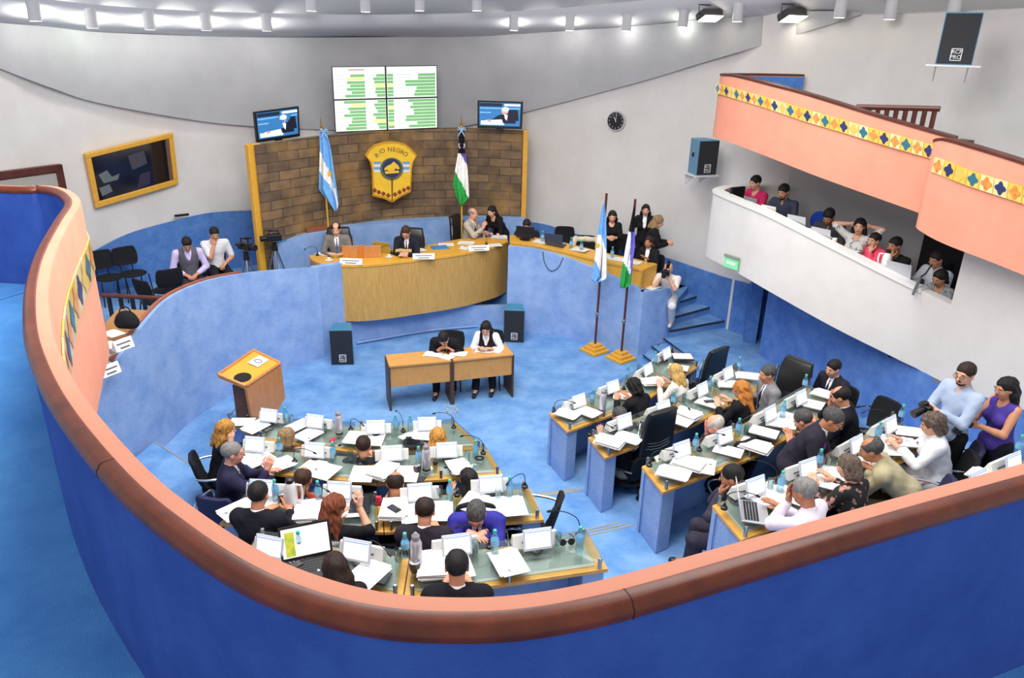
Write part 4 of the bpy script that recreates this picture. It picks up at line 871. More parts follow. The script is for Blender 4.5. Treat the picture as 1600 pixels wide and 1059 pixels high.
# ------------------------------------------------------------------ legislators' desks
def unit_frame(side, row, u):
    n, f = ROW[(side, row)]; return n[u], n[u+1], f[u+1], f[u]
ROWW = {1: 'front', 2: 'second', 3: 'third', 4: 'fourth', 5: 'rearmost'}
BLK = {'L': 'lectern-side', 'R': 'gallery-side'}
def desk(side, row, u, label, panels):
    a, b_, c, d = [np.array(p) for p in unit_frame(side, row, u)]; z = TZ[row]; ctr = (a+b_+c+d)/4
    r = empty('legislator_desk', (*ctr, z)); tag(r, label, 'desk', '%s desks' % BLK[side])
    sh = lambda p, f: tuple(ctr*0+(p-ctr)*f)
    def quad(i): # inset metres
        ctrs = (a+b_+c+d)/4; out = []
        for p in (a, b_, c, d): v = ctrs-p; out.append(tuple(p+v/np.linalg.norm(v)*i-ctr))
        return out
    MB().prism(quad(.004), .73, .765).build('desk_top', oak, r, bevel=.004)
    # front modesty panel, lining, end panels in blue carpet
    fm = MB(); e = (a-d)/np.linalg.norm(a-d); e2 = (b_-c)/np.linalg.norm(b_-c)
    fm.prism([tuple(d+e*.02-ctr), tuple(c+e2*.02-ctr), tuple(c+e2*.08-ctr), tuple(d+e*.08-ctr)], 0, .73); fm.build('front_panel', stucco, r)
    for s_ in panels:
        p, q, w_ = (a, d, b_) if s_ == 0 else (b_, c, a); iv = (w_-p)/np.linalg.norm(w_-p); jv = (q-p)/np.linalg.norm(q-p)
        MB().prism([tuple(p+jv*.03+iv*.02-ctr), tuple(q-jv*.02+iv*.02-ctr), tuple(q-jv*.02+iv*.20-ctr), tuple(p+jv*.03+iv*.20-ctr)], 0, .73).build('end_panel', stucco, r, bevel=.012)
    for k_ in (0, 1):
        f0, f1 = (.06, .46) if k_ == 0 else (.54, .94); P_ = lambda u_, v_: tuple((a*(1-u_)+b_*u_)*(1-v_)+(d*(1-u_)+c*u_)*v_-ctr)
        MB().prism([P_(f0, .12), P_(f1, .12), P_(f1, .95), P_(f0, .95)], .766, .770).build('desk_pad', pad_g, r)
    gq = quad(.045); MB().prism(gq, .832, .842).build('glass_top', glass_t, r)
    for p in (gq[0], gq[1], gq[2], gq[3], tuple((np.array(gq[0])+np.array(gq[1]))/2)):
        pp_ = np.array(p)*.965
        MB().lathe([(.017, .765), (.017, .832), (.017, .85), (.014, .862), (.001, .864)], (pp_[0], pp_[1], 0), 12).build('standoff_post', steel, r, smooth='auto')
    return r
for side in 'LR':
    for row in (1, 2, 3, 4):
        for u in (0, 1):
            ais = (u == 1) if side == 'L' else (u == 0)
            desk(side, row, u, 'glass topped wooden desk for two, %s %s row, %s' % (BLK[side], ROWW[row], 'on the aisle' if ais else 'away from the aisle'), [1 if side == 'L' else 0] if ais else ([0] if side == 'L' else [1]))
desk('R', 5, 0, 'glass topped wooden desk in the rearmost row beyond the handrail, gallery side', [])
# ------------------------------------------------------------------ things on the desks
MON = {('L', 1): [(420, 649), (492, 658), (587, 667), (667, 662)], ('L', 2): [(398, 694), (491, 703), (612, 708), (698, 703)],
       ('L', 3): [(409, 763), (530, 766), (656, 769), (767, 756)], ('L', 4): [(421, 854), (557, 860), (714, 851), (840, 842)],
       ('R', 1): [(905, 626), (958, 604), (1013, 577), (1042, 552)], ('R', 2): [(976, 658), (1037, 637), (1098, 608), (1138, 583)],
       ('R', 3): [(1066, 702), (1133, 681), (1204, 646), (1252, 621)], ('R', 4): [(1181, 760), (1263, 731), (1339, 695), (1392, 664)], ('R', 5): [(1528, 751), (1584, 723)]}
SEATW = ['aisle seat', 'second seat from the aisle', 'third seat from the aisle', 'seat farthest from the aisle']
def seatof(side, row, px):
    m = MON[(side, row)]; i = min(range(len(m)), key=lambda j: abs(m[j][0]-px)); return (len(m)-1-i) if side == 'L' else i
def where(side, row, px): return '%s %s row, %s' % (BLK[side], ROWW[row], SEATW[seatof(side, row, px)])
def rowdir(side, row, xy):
    n = ROW[(side, row)][0]; best = min(range(len(n)-1), key=lambda i: np.linalg.norm((n[i]+n[i+1])/2-np.array(xy[:2]))); v = n[best+1]-n[best]; return math.atan2(v[1], v[0])
def mk_monitor():
    r = empty('desk_monitor'); T = Matrix.Rotation(R_(-18), 3, 'X')
    MB().box((0, 0, .115), (.232, .016, .172), M=T).build('bezel', bezel, r, bevel=.006)
    scr = MB(); c = T @ Vector((0, -.0092, .0)); scr.box(Vector((0, 0, .115))+T @ Vector((0, -.009, .004)), (.200, .002, .138), M=T)
    s_ = scr.build('screen', scr_w, r)
    MB().box(Vector((0, 0, .115))+T @ Vector((0, -.0105, .064)), (.196, .001, .010), M=T).build('toolbar', scr_b, s_)
    ft_ = MB(); ft_.lathe([(.05, 0), (.05, .006), (.012, .012), (.009, .04)], (0, .02, 0), 14); ft_.build('stand', black_p, r, smooth='auto')
    return r
def mk_plate():
    r = MB(); r.extr([(-.055, 0), (.055, 0), (.012, .105), (-.012, .105)], ((-.18, 0, 0), (0, 1, 0), (0, 0, 1)), .36); o = r.build('name_plate', plate_m, bevel=.004)
    t_ = MB(); T = Matrix.Rotation(R_(-21.5), 3, 'X')
    for i, w_ in enumerate((.22, .16)): t_.box(Vector((0, -.0375+.013*i*1.-.0, .055-.03*i))+Vector((0, -.003-.022*i, .0)), (w_, .002, .012), M=T)
    t_.build('lettering', ink, o); return o
def mk_bottle():
    r = MB(); r.lathe([(.028, 0), (.032, .008), (.032, .05), (.029, .07), (.032, .09), (.032, .14), (.026, .17), (.012, .195), (.012, .205)], n=14); o = r.build('water_bottle', bott, smooth='auto')
    MB().lathe([(.0325, .088), (.0328, .09), (.0328, .138), (.0325, .14)], n=14).build('bottle_label', water_l, o, smooth='auto'); MB().lathe([(.015, .200), (.015, .222), (.012, .226)], n=12).build('cap', capteal, o, smooth='auto'); return o
def mk_glass():
    r = MB(); r.lathe([(.025, 0), (.030, .11), (.027, .11), (.023, .006), (.001, .006)], n=16); o = r.build('drinking_glass', glass_c, smooth='auto'); return o
def mk_thermos():
    r = empty('thermos'); MB().lathe([(.042, 0), (.045, .01), (.045, .22), (.034, .245), (.030, .25)], n=18).build('flask_body', mat('thermos_steel', 'c9c8cf', .3, .4), r, smooth='auto'); MB().lathe([(.031, .248), (.031, .285), (.022, .295), (.010, .312), (.001, .312)], n=16).build('stopper', mat('stopper_grey', '8f8d95', .4), r, smooth='auto')
    MB().lathe([(.0465, 0), (.0465, .02), (.044, .022)], n=18).build('base_ring', black_p, r, smooth='auto'); return r
def mk_jug():
    r = empty('thermos_jug'); MB().lathe([(.055, 0), (.06, .012), (.058, .20), (.040, .25), (.035, .262)], n=18).build('flask_body', mat('thermos_white', 'dedee2', .35), r, smooth='auto'); MB().lathe([(.038, .258), (.036, .29), (.02, .30), (.001, .302)], n=16).build('stopper', black_p, r, smooth='auto')
    MB().tube([(.055, 0, .235), (.10, 0, .23), (.108, 0, .16), (.10, 0, .08), (.058, 0, .06)], .012, 8).build('handle', mat('thermos_white', 'dedee2', .35), r, smooth='auto'); MB().lathe([(.0615, 0), (.0615, .022), (.058, .025)], n=18).build('base_ring', black_p, r, smooth='auto'); return r
def mk_mate():
    r = empty('mate_cup'); MB().lathe([(.030, 0), (.038, .02), (.043, .06), (.038, .09), (.040, .095), (.034, .095), (.034, .085), (.001, .085)], n=16).build('cup', mat('mate_cup_dark', '4a3a34', .4), r, smooth='auto')
    MB().lathe([(.0405, .088), (.042, .096), (.039, .097)], n=16).build('metal_rim', steel, r, smooth='auto'); MB().tube([(0, 0, .085), (.05, .02, .15), (.06, .022, .153)], .003, 6).build('straw', chrome, r); return r
def mk_mic():
    r = empty('gooseneck_microphone'); MB().lathe([(.03, 0), (.03, .02), (.014, .03), (.012, .05)], n=14).build('base', black_p, r, smooth='auto')
    P = [(0, 0, .04), (0, 0, .10), (.02, -.02, .16), (.08, -.07, .19), (.15, -.13, .185), (.19, -.16, .17)]; MB().tube(arcpath(P, 3), .004, 6).build('gooseneck', black_p, r)
    MB().tube([(.185, -.157, .172), (.20, -.167, .163), (.215, -.178, .155)], [.009, .012, .007], 8).build('microphone_head', black_p, r, smooth='auto'); return r
def mk_phone():
    o = MB().box((0, 0, .005), (.066, .128, .009)).build('mobile_phone', black_p, bevel=.003); MB().box((0, .004, .0098), (.056, .09, .001)).build('screen', mat('phone_screen', '3a3c46', .1), o); return o
def mk_paper(n=1, wd=.21, ln=.297):
    def f():
        rr = random.Random(n*7+1); m_ = MB()
        for i in range(n):
            a_ = rr.uniform(-.10, .10) if n > 1 else 0; dx, dy = (rr.uniform(-.02, .02), rr.uniform(-.02, .02)) if n > 1 else (0, 0)
            m_.box((dx, dy, .0015+.004*i), (wd, ln, .003 if n > 1 else .0025), a_)
        o = m_.build('paper_sheet' if n == 1 else 'paper_stack', paper); t_ = MB(); zt = .004*(n-1)+.0034
        for j in range(9): t_.box((-.012+rr.uniform(-.01, .01), .10-.024*j, zt), (rr.uniform(.10, .15), .005, .0006))
        t_.build('printed_text', paper_g, o); return o
    return f
def mk_tabletpc():
    o = MB().box((0, 0, .006), (.19, .26, .010)).build('tablet_computer', black_p, bevel=.003); MB().box((0, 0, .0115), (.165, .22, .001)).build('screen', mat('tablet_screen', '23252c', .1), o); return o
def mk_folder():
    o = MB().box((0, 0, .012), (.24, .32, .024)).build('ring_binder', mat('binder_dark', '2c2d33', .5), bevel=.004); MB().box((.005, 0, .026), (.21, .30, .006)).build('papers', paper, o); return o
K = {'monitor': Kind(mk_monitor), 'plate': Kind(mk_plate), 'bottle': Kind(mk_bottle), 'glass': Kind(mk_glass), 'thermos': Kind(mk_thermos), 'jug': Kind(mk_jug), 'mate': Kind(mk_mate), 'mic': Kind(mk_mic), 'phone': Kind(mk_phone),
     'p1': Kind(mk_paper(1)), 'p3': Kind(mk_paper(4)), 'p9': Kind(mk_paper(10)), 'tablet': Kind(mk_tabletpc), 'folder': Kind(mk_folder)}
for (side, row), L in MON.items():
    zt = TZ[row]+.842
    for px, py in L:
        p = at(px, py, zt+.115); a = rowdir(side, row, p); wh = where(side, row, px); fl_ = PI*0
        K['monitor'].put((p[0], p[1], zt), a, 'small white-screened desk monitor, '+wh, 'monitor', 'desk monitors')
        q = np.array([p[0], p[1]])+np.array([-math.sin(a), math.cos(a)])*.10
        if (side, row) != ('R', 5) or px > 1550: K['plate'].put((q[0], q[1], zt), a, 'white folded name plate behind the monitor, '+wh, 'name plate', 'name plates')
BOT = {('L', 1): [(446, 649), (618, 661), (641, 662)], ('L', 2): [(437, 698), (520, 705), (654, 712), (743, 702)], ('L', 3): [(430, 766), (497, 768), (703, 766), (796, 761)], ('L', 4): [(467, 849), (633, 852), (773, 847), (906, 842)],
       ('R', 1): [(926, 620), (981, 582), (1024, 560)], ('R', 2): [(1052, 624), (1109, 600), (1155, 569)], ('R', 3): [(1087, 692), (1154, 668), (1224, 639), (1258, 598)], ('R', 4): [(1221, 753), (1281, 718), (1373, 675), (1409, 647)], ('R', 5): [(1593, 697)]}
seen = {}
def uniq(lab, alts):
    n = seen.get(lab, 0); seen[lab] = n+1; return lab if n == 0 else lab+', '+alts[n-1]
def place(kind, side, row, px, py, hc, what, cat, grp, rz=0, dz=0, alts=('farther one', 'third one'), scale=None):
    zt = TZ[row]+.842+dz; p = at(px, py, zt+hc); a = rowdir(side, row, p)
    return K[kind].put((p[0], p[1], zt), a+R_(rz), uniq('%s, %s' % (what, where(side, row, px)), alts), cat, grp, scale)
for (s_, r_), L in BOT.items():
    for px, py in L: place('bottle', s_, r_, px, py, .11, 'water bottle with teal cap', 'bottle', 'water bottles', alts=('nearer the aisle', 'third one'))
for s_, r_, px, py in [('L', 1, 529, 660), ('L', 2, 666, 714), ('L', 4, 650, 860), ('R', 1, 942, 625)]: place('thermos', s_, r_, px, py, .15, 'tall steel thermos flask', 'thermos', 'thermoses')
place('jug', 'L', 3, 454, 769, .15, 'big white thermos jug with black stopper', 'thermos', None, 0)
for s_, r_, px, py in [('L', 3, 441, 776), ('L', 4, 648, 884), ('L', 2, 652, 731), ('R', 2, 1005, 662)]: place('mate', s_, r_, px, py, .05, 'dark mate cup with metal straw', 'cup', 'mate cups')
for s_, r_, px, py in [('L', 1, 507, 668), ('L', 1, 455, 655), ('L', 2, 548, 712), ('L', 2, 730, 714), ('L', 3, 582, 780), ('L', 3, 687, 769), ('L', 3, 778, 772), ('L', 4, 622, 868), ('L', 4, 742, 855), ('L', 4, 872, 843),
                       ('R', 1, 998, 575), ('R', 2, 997, 667), ('R', 2, 1069, 622), ('R', 2, 1118, 600), ('R', 3, 1166, 672), ('R', 4, 1204, 757), ('R', 4, 1294, 722)]: place('glass', s_, r_, px, py, .05, 'clear drinking glass', 'glass', 'drinking glasses', alts=('beside the thermos', 'third one'))
for s_, r_, px, py, rz in [('L', 1, 386, 647, -60), ('L', 1, 548, 668, 10), ('L', 1, 630, 671, 150), ('L', 1, 709, 665, 200), ('L', 2, 460, 718, 30), ('L', 2, 562, 722, 200), ('L', 2, 755, 705, 190), ('L', 3, 478, 776, 20), ('L', 3, 392, 767, -30), ('L', 3, 714, 770, 150), ('L', 3, 820, 757, -100), ('L', 4, 577, 864, 10), ('L', 4, 765, 850, 200), ('L', 4, 905, 832, 185),
                           ('R', 1, 866, 640, -10), ('R', 1, 975, 605, -60), ('R', 1, 1050, 548, 190), ('R', 2, 1055, 640, -60), ('R', 2, 922, 676, -20), ('R', 3, 1015, 724, 10), ('R', 3, 1093, 700, 20), ('R', 4, 1132, 790, 0), ('R', 4, 1212, 752, 160), ('R', 4, 1380, 660, 190)]:
    place('mic', s_, r_, px, py, .03, 'black gooseneck microphone', 'microphone', 'gooseneck microphones', rz, alts=('second one', 'third one'))
PAP = [('L', 1, 378, 659, -75, 'p1'), ('L', 1, 400, 667, -18, 'p3'), ('L', 1, 467, 664, -25, 'p1'), ('L', 1, 483, 679, -20, 'p3'), ('L', 1, 555, 684, 5, 'p3'), ('L', 1, 586, 687, -8, 'p1'), ('L', 1, 645, 681, -50, 'p1'), ('L', 1, 662, 678, -12, 'p3'),
       ('L', 2, 387, 713, -22, 'p3'), ('L', 2, 406, 718, -35, 'p1'), ('L', 2, 437, 726, -42, 'p3'), ('L', 2, 487, 729, -14, 'p1'), ('L', 2, 510, 737, -14, 'p1'), ('L', 2, 566, 741, 8, 'p3'), ('L', 2, 599, 737, -30, 'p9'), ('L', 2, 636, 741, -10, 'p3'), ('L', 2, 717, 729, 12, 'p3'),
       ('L', 3, 372, 797, -38, 'p3'), ('L', 3, 423, 777, -5, 'p1'), ('L', 3, 481, 800, 14, 'p9'), ('L', 3, 554, 793, 12, 'p1'), ('L', 3, 616, 797, -6, 'p9'), ('L', 3, 645, 802, 6, 'p3'), ('L', 3, 686, 799, -4, 'p3'), ('L', 3, 741, 785, -30, 'p3'), ('L', 3, 776, 792, 2, 'p3'), ('L', 3, 800, 791, 2, 'p3'),
       ('L', 4, 575, 897, -14, 'p3'), ('L', 4, 677, 884, -4, 'p9'), ('L', 4, 711, 884, 4, 'p3'), ('L', 4, 793, 879, 8, 'p3'), ('L', 4, 455, 883, -10, 'p3'),
       ('R', 1, 886, 647, 20, 'p3'), ('R', 1, 918, 644, 12, 'p3'), ('R', 1, 975, 619, 45, 'p1'), ('R', 1, 1020, 598, 52, 'p9'), ('R', 1, 1066, 559, 40, 'folder'), ('R', 1, 1060, 574, 20, 'p1'),
       ('R', 2, 952, 692, 28, 'p9'), ('R', 2, 981, 685, 24, 'p3'), ('R', 2, 1061, 660, 18, 'folder'), ('R', 2, 1074, 648, 12, 'p9'), ('R', 2, 1108, 630, 10, 'p3'), ('R', 2, 1140, 601, 40, 'p3'), ('R', 2, 1168, 588, 35, 'p3'),
       ('R', 3, 1052, 740, 32, 'p3'), ('R', 3, 1075, 726, 28, 'p9'), ('R', 3, 1098, 728, -50, 'p3'), ('R', 3, 1138, 704, 30, 'p1'), ('R', 3, 1180, 699, 24, 'p9'), ('R', 3, 1193, 678, 20, 'folder'), ('R', 3, 1220, 662, 30, 'p3'), ('R', 3, 1235, 652, 10, 'p1'), ('R', 3, 1275, 634, 20, 'p3'), ('R', 3, 1290, 617, 10, 'p3'),
       ('R', 4, 1193, 779, 18, 'p3'), ('R', 4, 1218, 768, 10, 'p3'), ('R', 4, 1238, 776, 24, 'p1'), ('R', 4, 1284, 753, 36, 'p3'), ('R', 4, 1310, 742, 30, 'p3'), ('R', 4, 1345, 722, 20, 'p1'), ('R', 4, 1404, 690, 45, 'p3'), ('R', 4, 1420, 678, 40, 'folder'), ('R', 4, 1398, 704, 50, 'p1'), ('R', 5, 1545, 747, 10, 'p3')]
cnt = {}
for s_, r_, px, py, rz, kd in PAP: cnt.setdefault((s_, r_, seatof(s_, r_, px), kd), []).append(px)
PW_ = {'p1': 'single white sheet', 'p3': 'thin white paper pile', 'p9': 'thick white paper pile', 'folder': 'dark binder of white papers'}
for s_, r_, px, py, rz, kd in PAP:
    g_ = sorted(cnt[(s_, r_, seatof(s_, r_, px), kd)], reverse=(s_ == 'L')); i = g_.index(px); n = len(g_)
    ex = '' if n == 1 else (' nearer the aisle' if i == 0 else ' farther from the aisle') if n == 2 else [' nearest the aisle', ' between two others', ' farthest from the aisle'][i]
    zt = TZ[r_]+.8425; p = at(px, py, zt); a = rowdir(s_, r_, p)
    K[kd].put((p[0], p[1], zt+.0005*(PAP.index((s_, r_, px, py, rz, kd)) % 8)), a+R_(rz), '%s%s, %s' % (PW_[kd], ex, where(s_, r_, px)), 'binder' if kd == 'folder' else 'paper', 'papers on the desks')
for s_, r_, px, py, rz, dz, lab in [('L', 1, 419, 672, -20, 0, 'black phone beside papers'), ('L', 3, 616, 795, 40, .042, 'phone lying on a pile of papers'), ('L', 4, 601, 904, -5, 0, 'phone on a grey desk pad'), ('L', 4, 460, 884, -30, .02, 'phone near the handrail'), ('L', 2, 658, 750, -30, 0, 'black phone at the desk edge'), ('R', 2, 1108, 627, 60, .02, 'phone on top of white papers'), ('R', 4, 1280, 767, 40, .003, 'dark phone beside papers')]:
    place('phone', s_, r_, px, py, 0, lab, 'phone', 'mobile phones', rz, dz)
place('tablet', 'L', 3, 563, 789, 0, 'black notebook with a dark cover', 'notebook', None, 8); place('tablet', 'L', 1, 646, 691, 0, 'dark tablet computer under papers', 'tablet', None, 0)
p = at(592, 787, TZ[3]+.85); tag(MB().box((0, 0, .045), (.05, .03, .09)).build('red_pack', red_m, None, (p[0], p[1], TZ[3]+.842), .1, bevel=.006), 'small crimson packet standing on the third row desk, lectern-side block', 'packet')
p = at(520, 687, .85); tag(MB().box((0, 0, .008), (.05, .10, .015)).build('red_pouch', red_m, None, (p[0], p[1], .842), -.4, bevel=.004), 'small crimson pouch lying on the front row desk, lectern-side block', 'pouch')
def sunglass(px, py, z, rz, lab):
    p = at(px, py, z); r = empty('sunglasses', (p[0], p[1], z), rz); tag(r, lab, 'sunglasses')
    for s in (-1, 1): MB().lathe([(.001, -.004), (.028, -.004), (.028, .004), (.001, .004)], (s*.034, 0, .02), 14, T=Matrix.Rotation(R_(80), 3, 'X')).build('lens', black_p, r, smooth='auto'); MB().tube([(s*.064, 0, .028), (s*.066, .06, .022), (s*.05, .12, .006)], .004, 6).build('temple', black_p, r)
    MB().tube([(-.01, 0, .026), (.01, 0, .026)], .004, 6).build('bridge', black_p, r)
sunglass(886, 850, TZ[4]+.842, .2, 'black sunglasses by the aisle-end bottle, fourth row, lectern-side block'); 
p = at(749, 717, TZ[2]+.842); tag(MB().tube([(.045*math.cos(a*PI/10), .035*math.sin(a*PI/10), .012) for a in range(20)], .010, 6, closed=True).build('black_strap', black_p, None, (p[0], p[1], TZ[2]+.842)), 'coiled black strap on the aisle end of the second row desk, lectern side', 'strap')
p = at(680, 724, TZ[2]+.842); tag(MB().lathe([(.032, 0), (.034, .012), (.026, .032), (.001, .038)], n=16, T=Matrix.Diagonal((.8, 1.3, 1))).build('computer_mouse', black_p, None, (p[0], p[1], TZ[2]+.842), 0, 'auto'), 'black computer mouse on the second row desk, lectern-side block', 'mouse')
# laptops
def mk_laptop(body, screen, name='laptop_computer', ang=20):
    r = empty(name); MB().box((0, 0, .009), (.33, .23, .016)).build('keyboard_deck', body, r, bevel=.004)
    kb = MB()
    for i in range(5):
        for j in range(12): kb.box((-.132+.024*j, .075-.024*i, .0185), (.019, .019, .003))
    kb.build('keys', black_p, r); T = Matrix.Rotation(R_(-ang), 3, 'X')
    MB().box(Vector((0, .115, .015))+T @ Vector((0, 0, .115)), (.33, .008, .23), M=T).build('lid', body, r, bevel=.003)
    s_ = MB().box(Vector((0, .115, .015))+T @ Vector((0, -.005, .117)), (.30, .002, .19), M=T).build('screen', screen, r); return r
silver = mat('laptop_silver', 'b9bcc2', .35, .5); scr_grey = mat('screen_pale', 'e8ecea', .3, emit=.5)
p = at(486, 884, TZ[4]+.86); r = mk_laptop(black_p, scr_grey, 'laptop_computer', 24); r.location = (p[0], p[1]-.03, TZ[4]+.842); r.rotation_euler = (0, 0, R_(22)); r.scale = (1.15,)*3; tag(r, 'open black laptop with a green picture on its screen, fourth row, lectern side', 'laptop')
T = Matrix.Rotation(R_(-24), 3, 'X'); im = MB()
for i, (dx, dz, w_, h_) in enumerate([(-.10, .0, .06, .16)]): im.box(Vector((0, .115, .015))+T @ Vector((dx, -.0065, .11+dz)), (w_, .001, h_), M=T)
im.build('screen_picture', mat('picture_green', '8fb83a', .4, c2='e6d24a', nscale=25, emit=.3), r)
p = at(1178, 800, TZ[4]+.85); r = mk_laptop(silver, scr_grey, ang=14); r.location = (p[0], p[1], TZ[4]+.842); r.rotation_euler = (0, 0, R_(78)); tag(r, 'open silver laptop at the aisle seat of the fourth row, gallery-side block', 'laptop')
# ------------------------------------------------------------------ chairs
def mk_armchair(fab):
    def f():
        r = empty('armchair'); S = Sdf(); S.ell((0, .02, .44), (.25, .25, .05), k=.02); V, Q = S.mesh(.016); npmesh('seat', V, Q, [fab], r)
        rows_ = [(-.16, .50, .15), (-.205, .57, .19), (-.235, .68, .205), (-.26, .80, .20), (-.28, .87, .18), (-.285, .89, .15)]; b_ = MB()
        b_.slab([[(-w_, y+.04, z), (-w_*.5, y+.012, z), (w_*.5, y+.012, z), (w_, y+.04, z), (w_, y-.0, z), (w_*.5, y-.035, z), (-w_*.5, y-.035, z), (-w_, y-.0, z)] for y, z, w_ in rows_]); b_.build('backrest', fab, r, smooth='auto', bevel=.012)
        for s in (-1, 1):
            MB().tube(arcpath([(s*.22, -.26, .70), (s*.27, -.15, .70), (s*.285, .10, .68), (s*.28, .18, .60), (s*.24, .10, .42)], 3), .012, 8).build('armrest', chrome, r, smooth='auto')
        MB().tube([(0, 0, .10), (0, 0, .42)], .028, 10).build('gas_column', black_p, r)
        bs_ = MB(); cs = MB()
        for k_ in range(5): a = 2*PI*k_/5+.3; bs_.tube([(0, 0, .11), (.16*math.cos(a), .16*math.sin(a), .10), (.28*math.cos(a), .28*math.sin(a), .065)], [.025, .02, .015], 8)
        bs_.build('star_base', chrome, r, smooth='auto')
        for k_ in range(5): a = 2*PI*k_/5+.3; MB().lathe([(.026, -.02), (.028, 0), (.026, .02)], (.28*math.cos(a), .28*math.sin(a), .028), 10, T=Matrix.Rotation(PI/2, 3, 'X')).build('caster', black_p, r)
        return r
    return f
def mk_exec():
    r = empty('executive_chair'); S = Sdf(); S.ell((0, .03, .46), (.26, .26, .06)); V, Q = S.mesh(.018); npmesh('seat', V, Q, [black_l], r)
    b_ = MB(); rows_ = [(-.20, .47, .24), (-.235, .60, .25), (-.25, .75, .25), (-.26, .90, .245), (-.275, 1.05, .235), (-.30, 1.16, .21), (-.33, 1.20, .20)]
    b_.slab([[(-w_, y+.03, z), (-w_*.5, y+.05, z), (w_*.5, y+.05, z), (w_, y+.03, z), (w_, y-.04, z-.0), (0, y-.06, z-.0), (-w_, y-.04, z)] for y, z, w_ in rows_]); b_.build('backrest', black_l, r, smooth='auto', bevel=.02)
    sm_ = MB()
    for z, y in ((.70, -.304), (.74, -.306), (.78, -.308)): sm_.tube([(-.23, y+.022, z+.03), (-.12, y+.006, z), (0, y, z-.012), (.12, y+.006, z), (.23, y+.022, z+.03)], .005, 5)
    sm_.build('stitched_seam', mat('seam_grey', '6a6a70', .6), r)
    for s in (-1, 1): MB().tube(arcpath([(s*.255, -.24, 1.05), (s*.265, -.22, .80), (s*.27, -.18, .66), (s*.29, .02, .66), (s*.28, .14, .60), (s*.25, .10, .45)], 3), .013, 8).build('armrest', chrome, r, smooth='auto')
    MB().tube([(0, 0, .10), (0, 0, .44)], .03, 10).build('gas_column', black_p, r); bs_ = MB()
    for k_ in range(5): a = 2*PI*k_/5+.3; bs_.tube([(0, 0, .11), (.17*math.cos(a), .17*math.sin(a), .10), (.31*math.cos(a), .31*math.sin(a), .065)], [.025, .02, .015], 8)
    bs_.build('star_base', chrome, r, smooth='auto')
    for k_ in range(5): a = 2*PI*k_/5+.3; MB().lathe([(.026, -.02), (.028, 0), (.026, .02)], (.31*math.cos(a), .31*math.sin(a), .028), 10, T=Matrix.Rotation(PI/2, 3, 'X')).build('caster', black_p, r)
    return r
def mk_visitor():
    r = empty('visitor_chair'); S = Sdf(); S.ell((0, .02, .45), (.235, .225, .04)); V, Q = S.mesh(.016); npmesh('seat', V, Q, [black_f], r)
    b_ = MB(); b_.slab([[(-w_, y+.03, z), (-w_*.5, y+.01, z), (w_*.5, y+.01, z), (w_, y+.03, z), (w_, y-.0, z), (w_*.5, y-.03, z), (-w_*.5, y-.03, z), (-w_, y-.0, z)] for y, z, w_ in [(-.20, .56, .15), (-.212, .58, .19), (-.225, .66, .215), (-.25, .78, .215), (-.265, .86, .195), (-.27, .88, .16)]]); b_.build('backrest', black_f, r, smooth='auto', bevel=.012)
    for sx in (-1, 1):
        MB().tube([(sx*.20, .19, .44), (sx*.23, .23, .0)], .012, 8).build('leg', black_p, r); MB().tube([(sx*.20, -.17, .44), (sx*.23, -.24, 0)], .012, 8).build('leg', black_p, r)
        MB().tube([(sx*.10, -.05, .42), (sx*.10, -.22, .46), (sx*.10, -.25, .62)], .011, 8).build('back_bracket', black_p, r)
    return r
CH = {'arm': Kind(mk_armchair(black_f)), 'navy': Kind(mk_armchair(navy_f)), 'exec': Kind(mk_exec), 'vis': Kind(mk_visitor)}
def chair(kind, xy, z, yaw, label, group=None, scale=None): return CH[kind].put((xy[0], xy[1], z), R_(yaw-90), label, 'chair', group, scale)
# ------------------------------------------------------------------ screens, flags, crest, clock, window, loudspeakers
def quadframe(c):    # corners: top-left, top-right, bottom-right, bottom-left (3-D)
    tl, tr, br_, bl_ = [np.array(p) for p in c]; nv = np.cross(tr-tl, tl-bl_); nv = nv/np.linalg.norm(nv)
    return (lambda u_, v_, d=0.: tl*(1-u_)*(1-v_)+tr*u_*(1-v_)+br_*u_*v_+bl_*(1-u_)*v_+nv*d), nv
def panel_box(mb, P, u0, u1, v0, v1, d0, d1, m=0):
    q = [P(u0, v1, d0), P(u1, v1, d0), P(u1, v0, d0), P(u0, v0, d0)]+[P(u0, v1, d1), P(u1, v1, d1), P(u1, v0, d1), P(u0, v0, d1)]
    return mb.add(q, [(3, 2, 1, 0), (4, 5, 6, 7), (0, 1, 5, 4), (1, 2, 6, 5), (2, 3, 7, 6), (3, 0, 4, 7)], m)
tvb = mat('tv_blue', '2f6fa8', .4, emit=.7); tvd = mat('tv_dark', '10263e', .4, emit=.3); tvw = mat('tv_white', 'e6f0f8', .4, emit=.9); tvs = mat('tv_skin', 'c99c88', .4, emit=.6); tvl = mat('tv_light_blue', '6fa9d8', .4, emit=.8); tvn = mat('tv_suit', '151a30', .4, emit=.25)
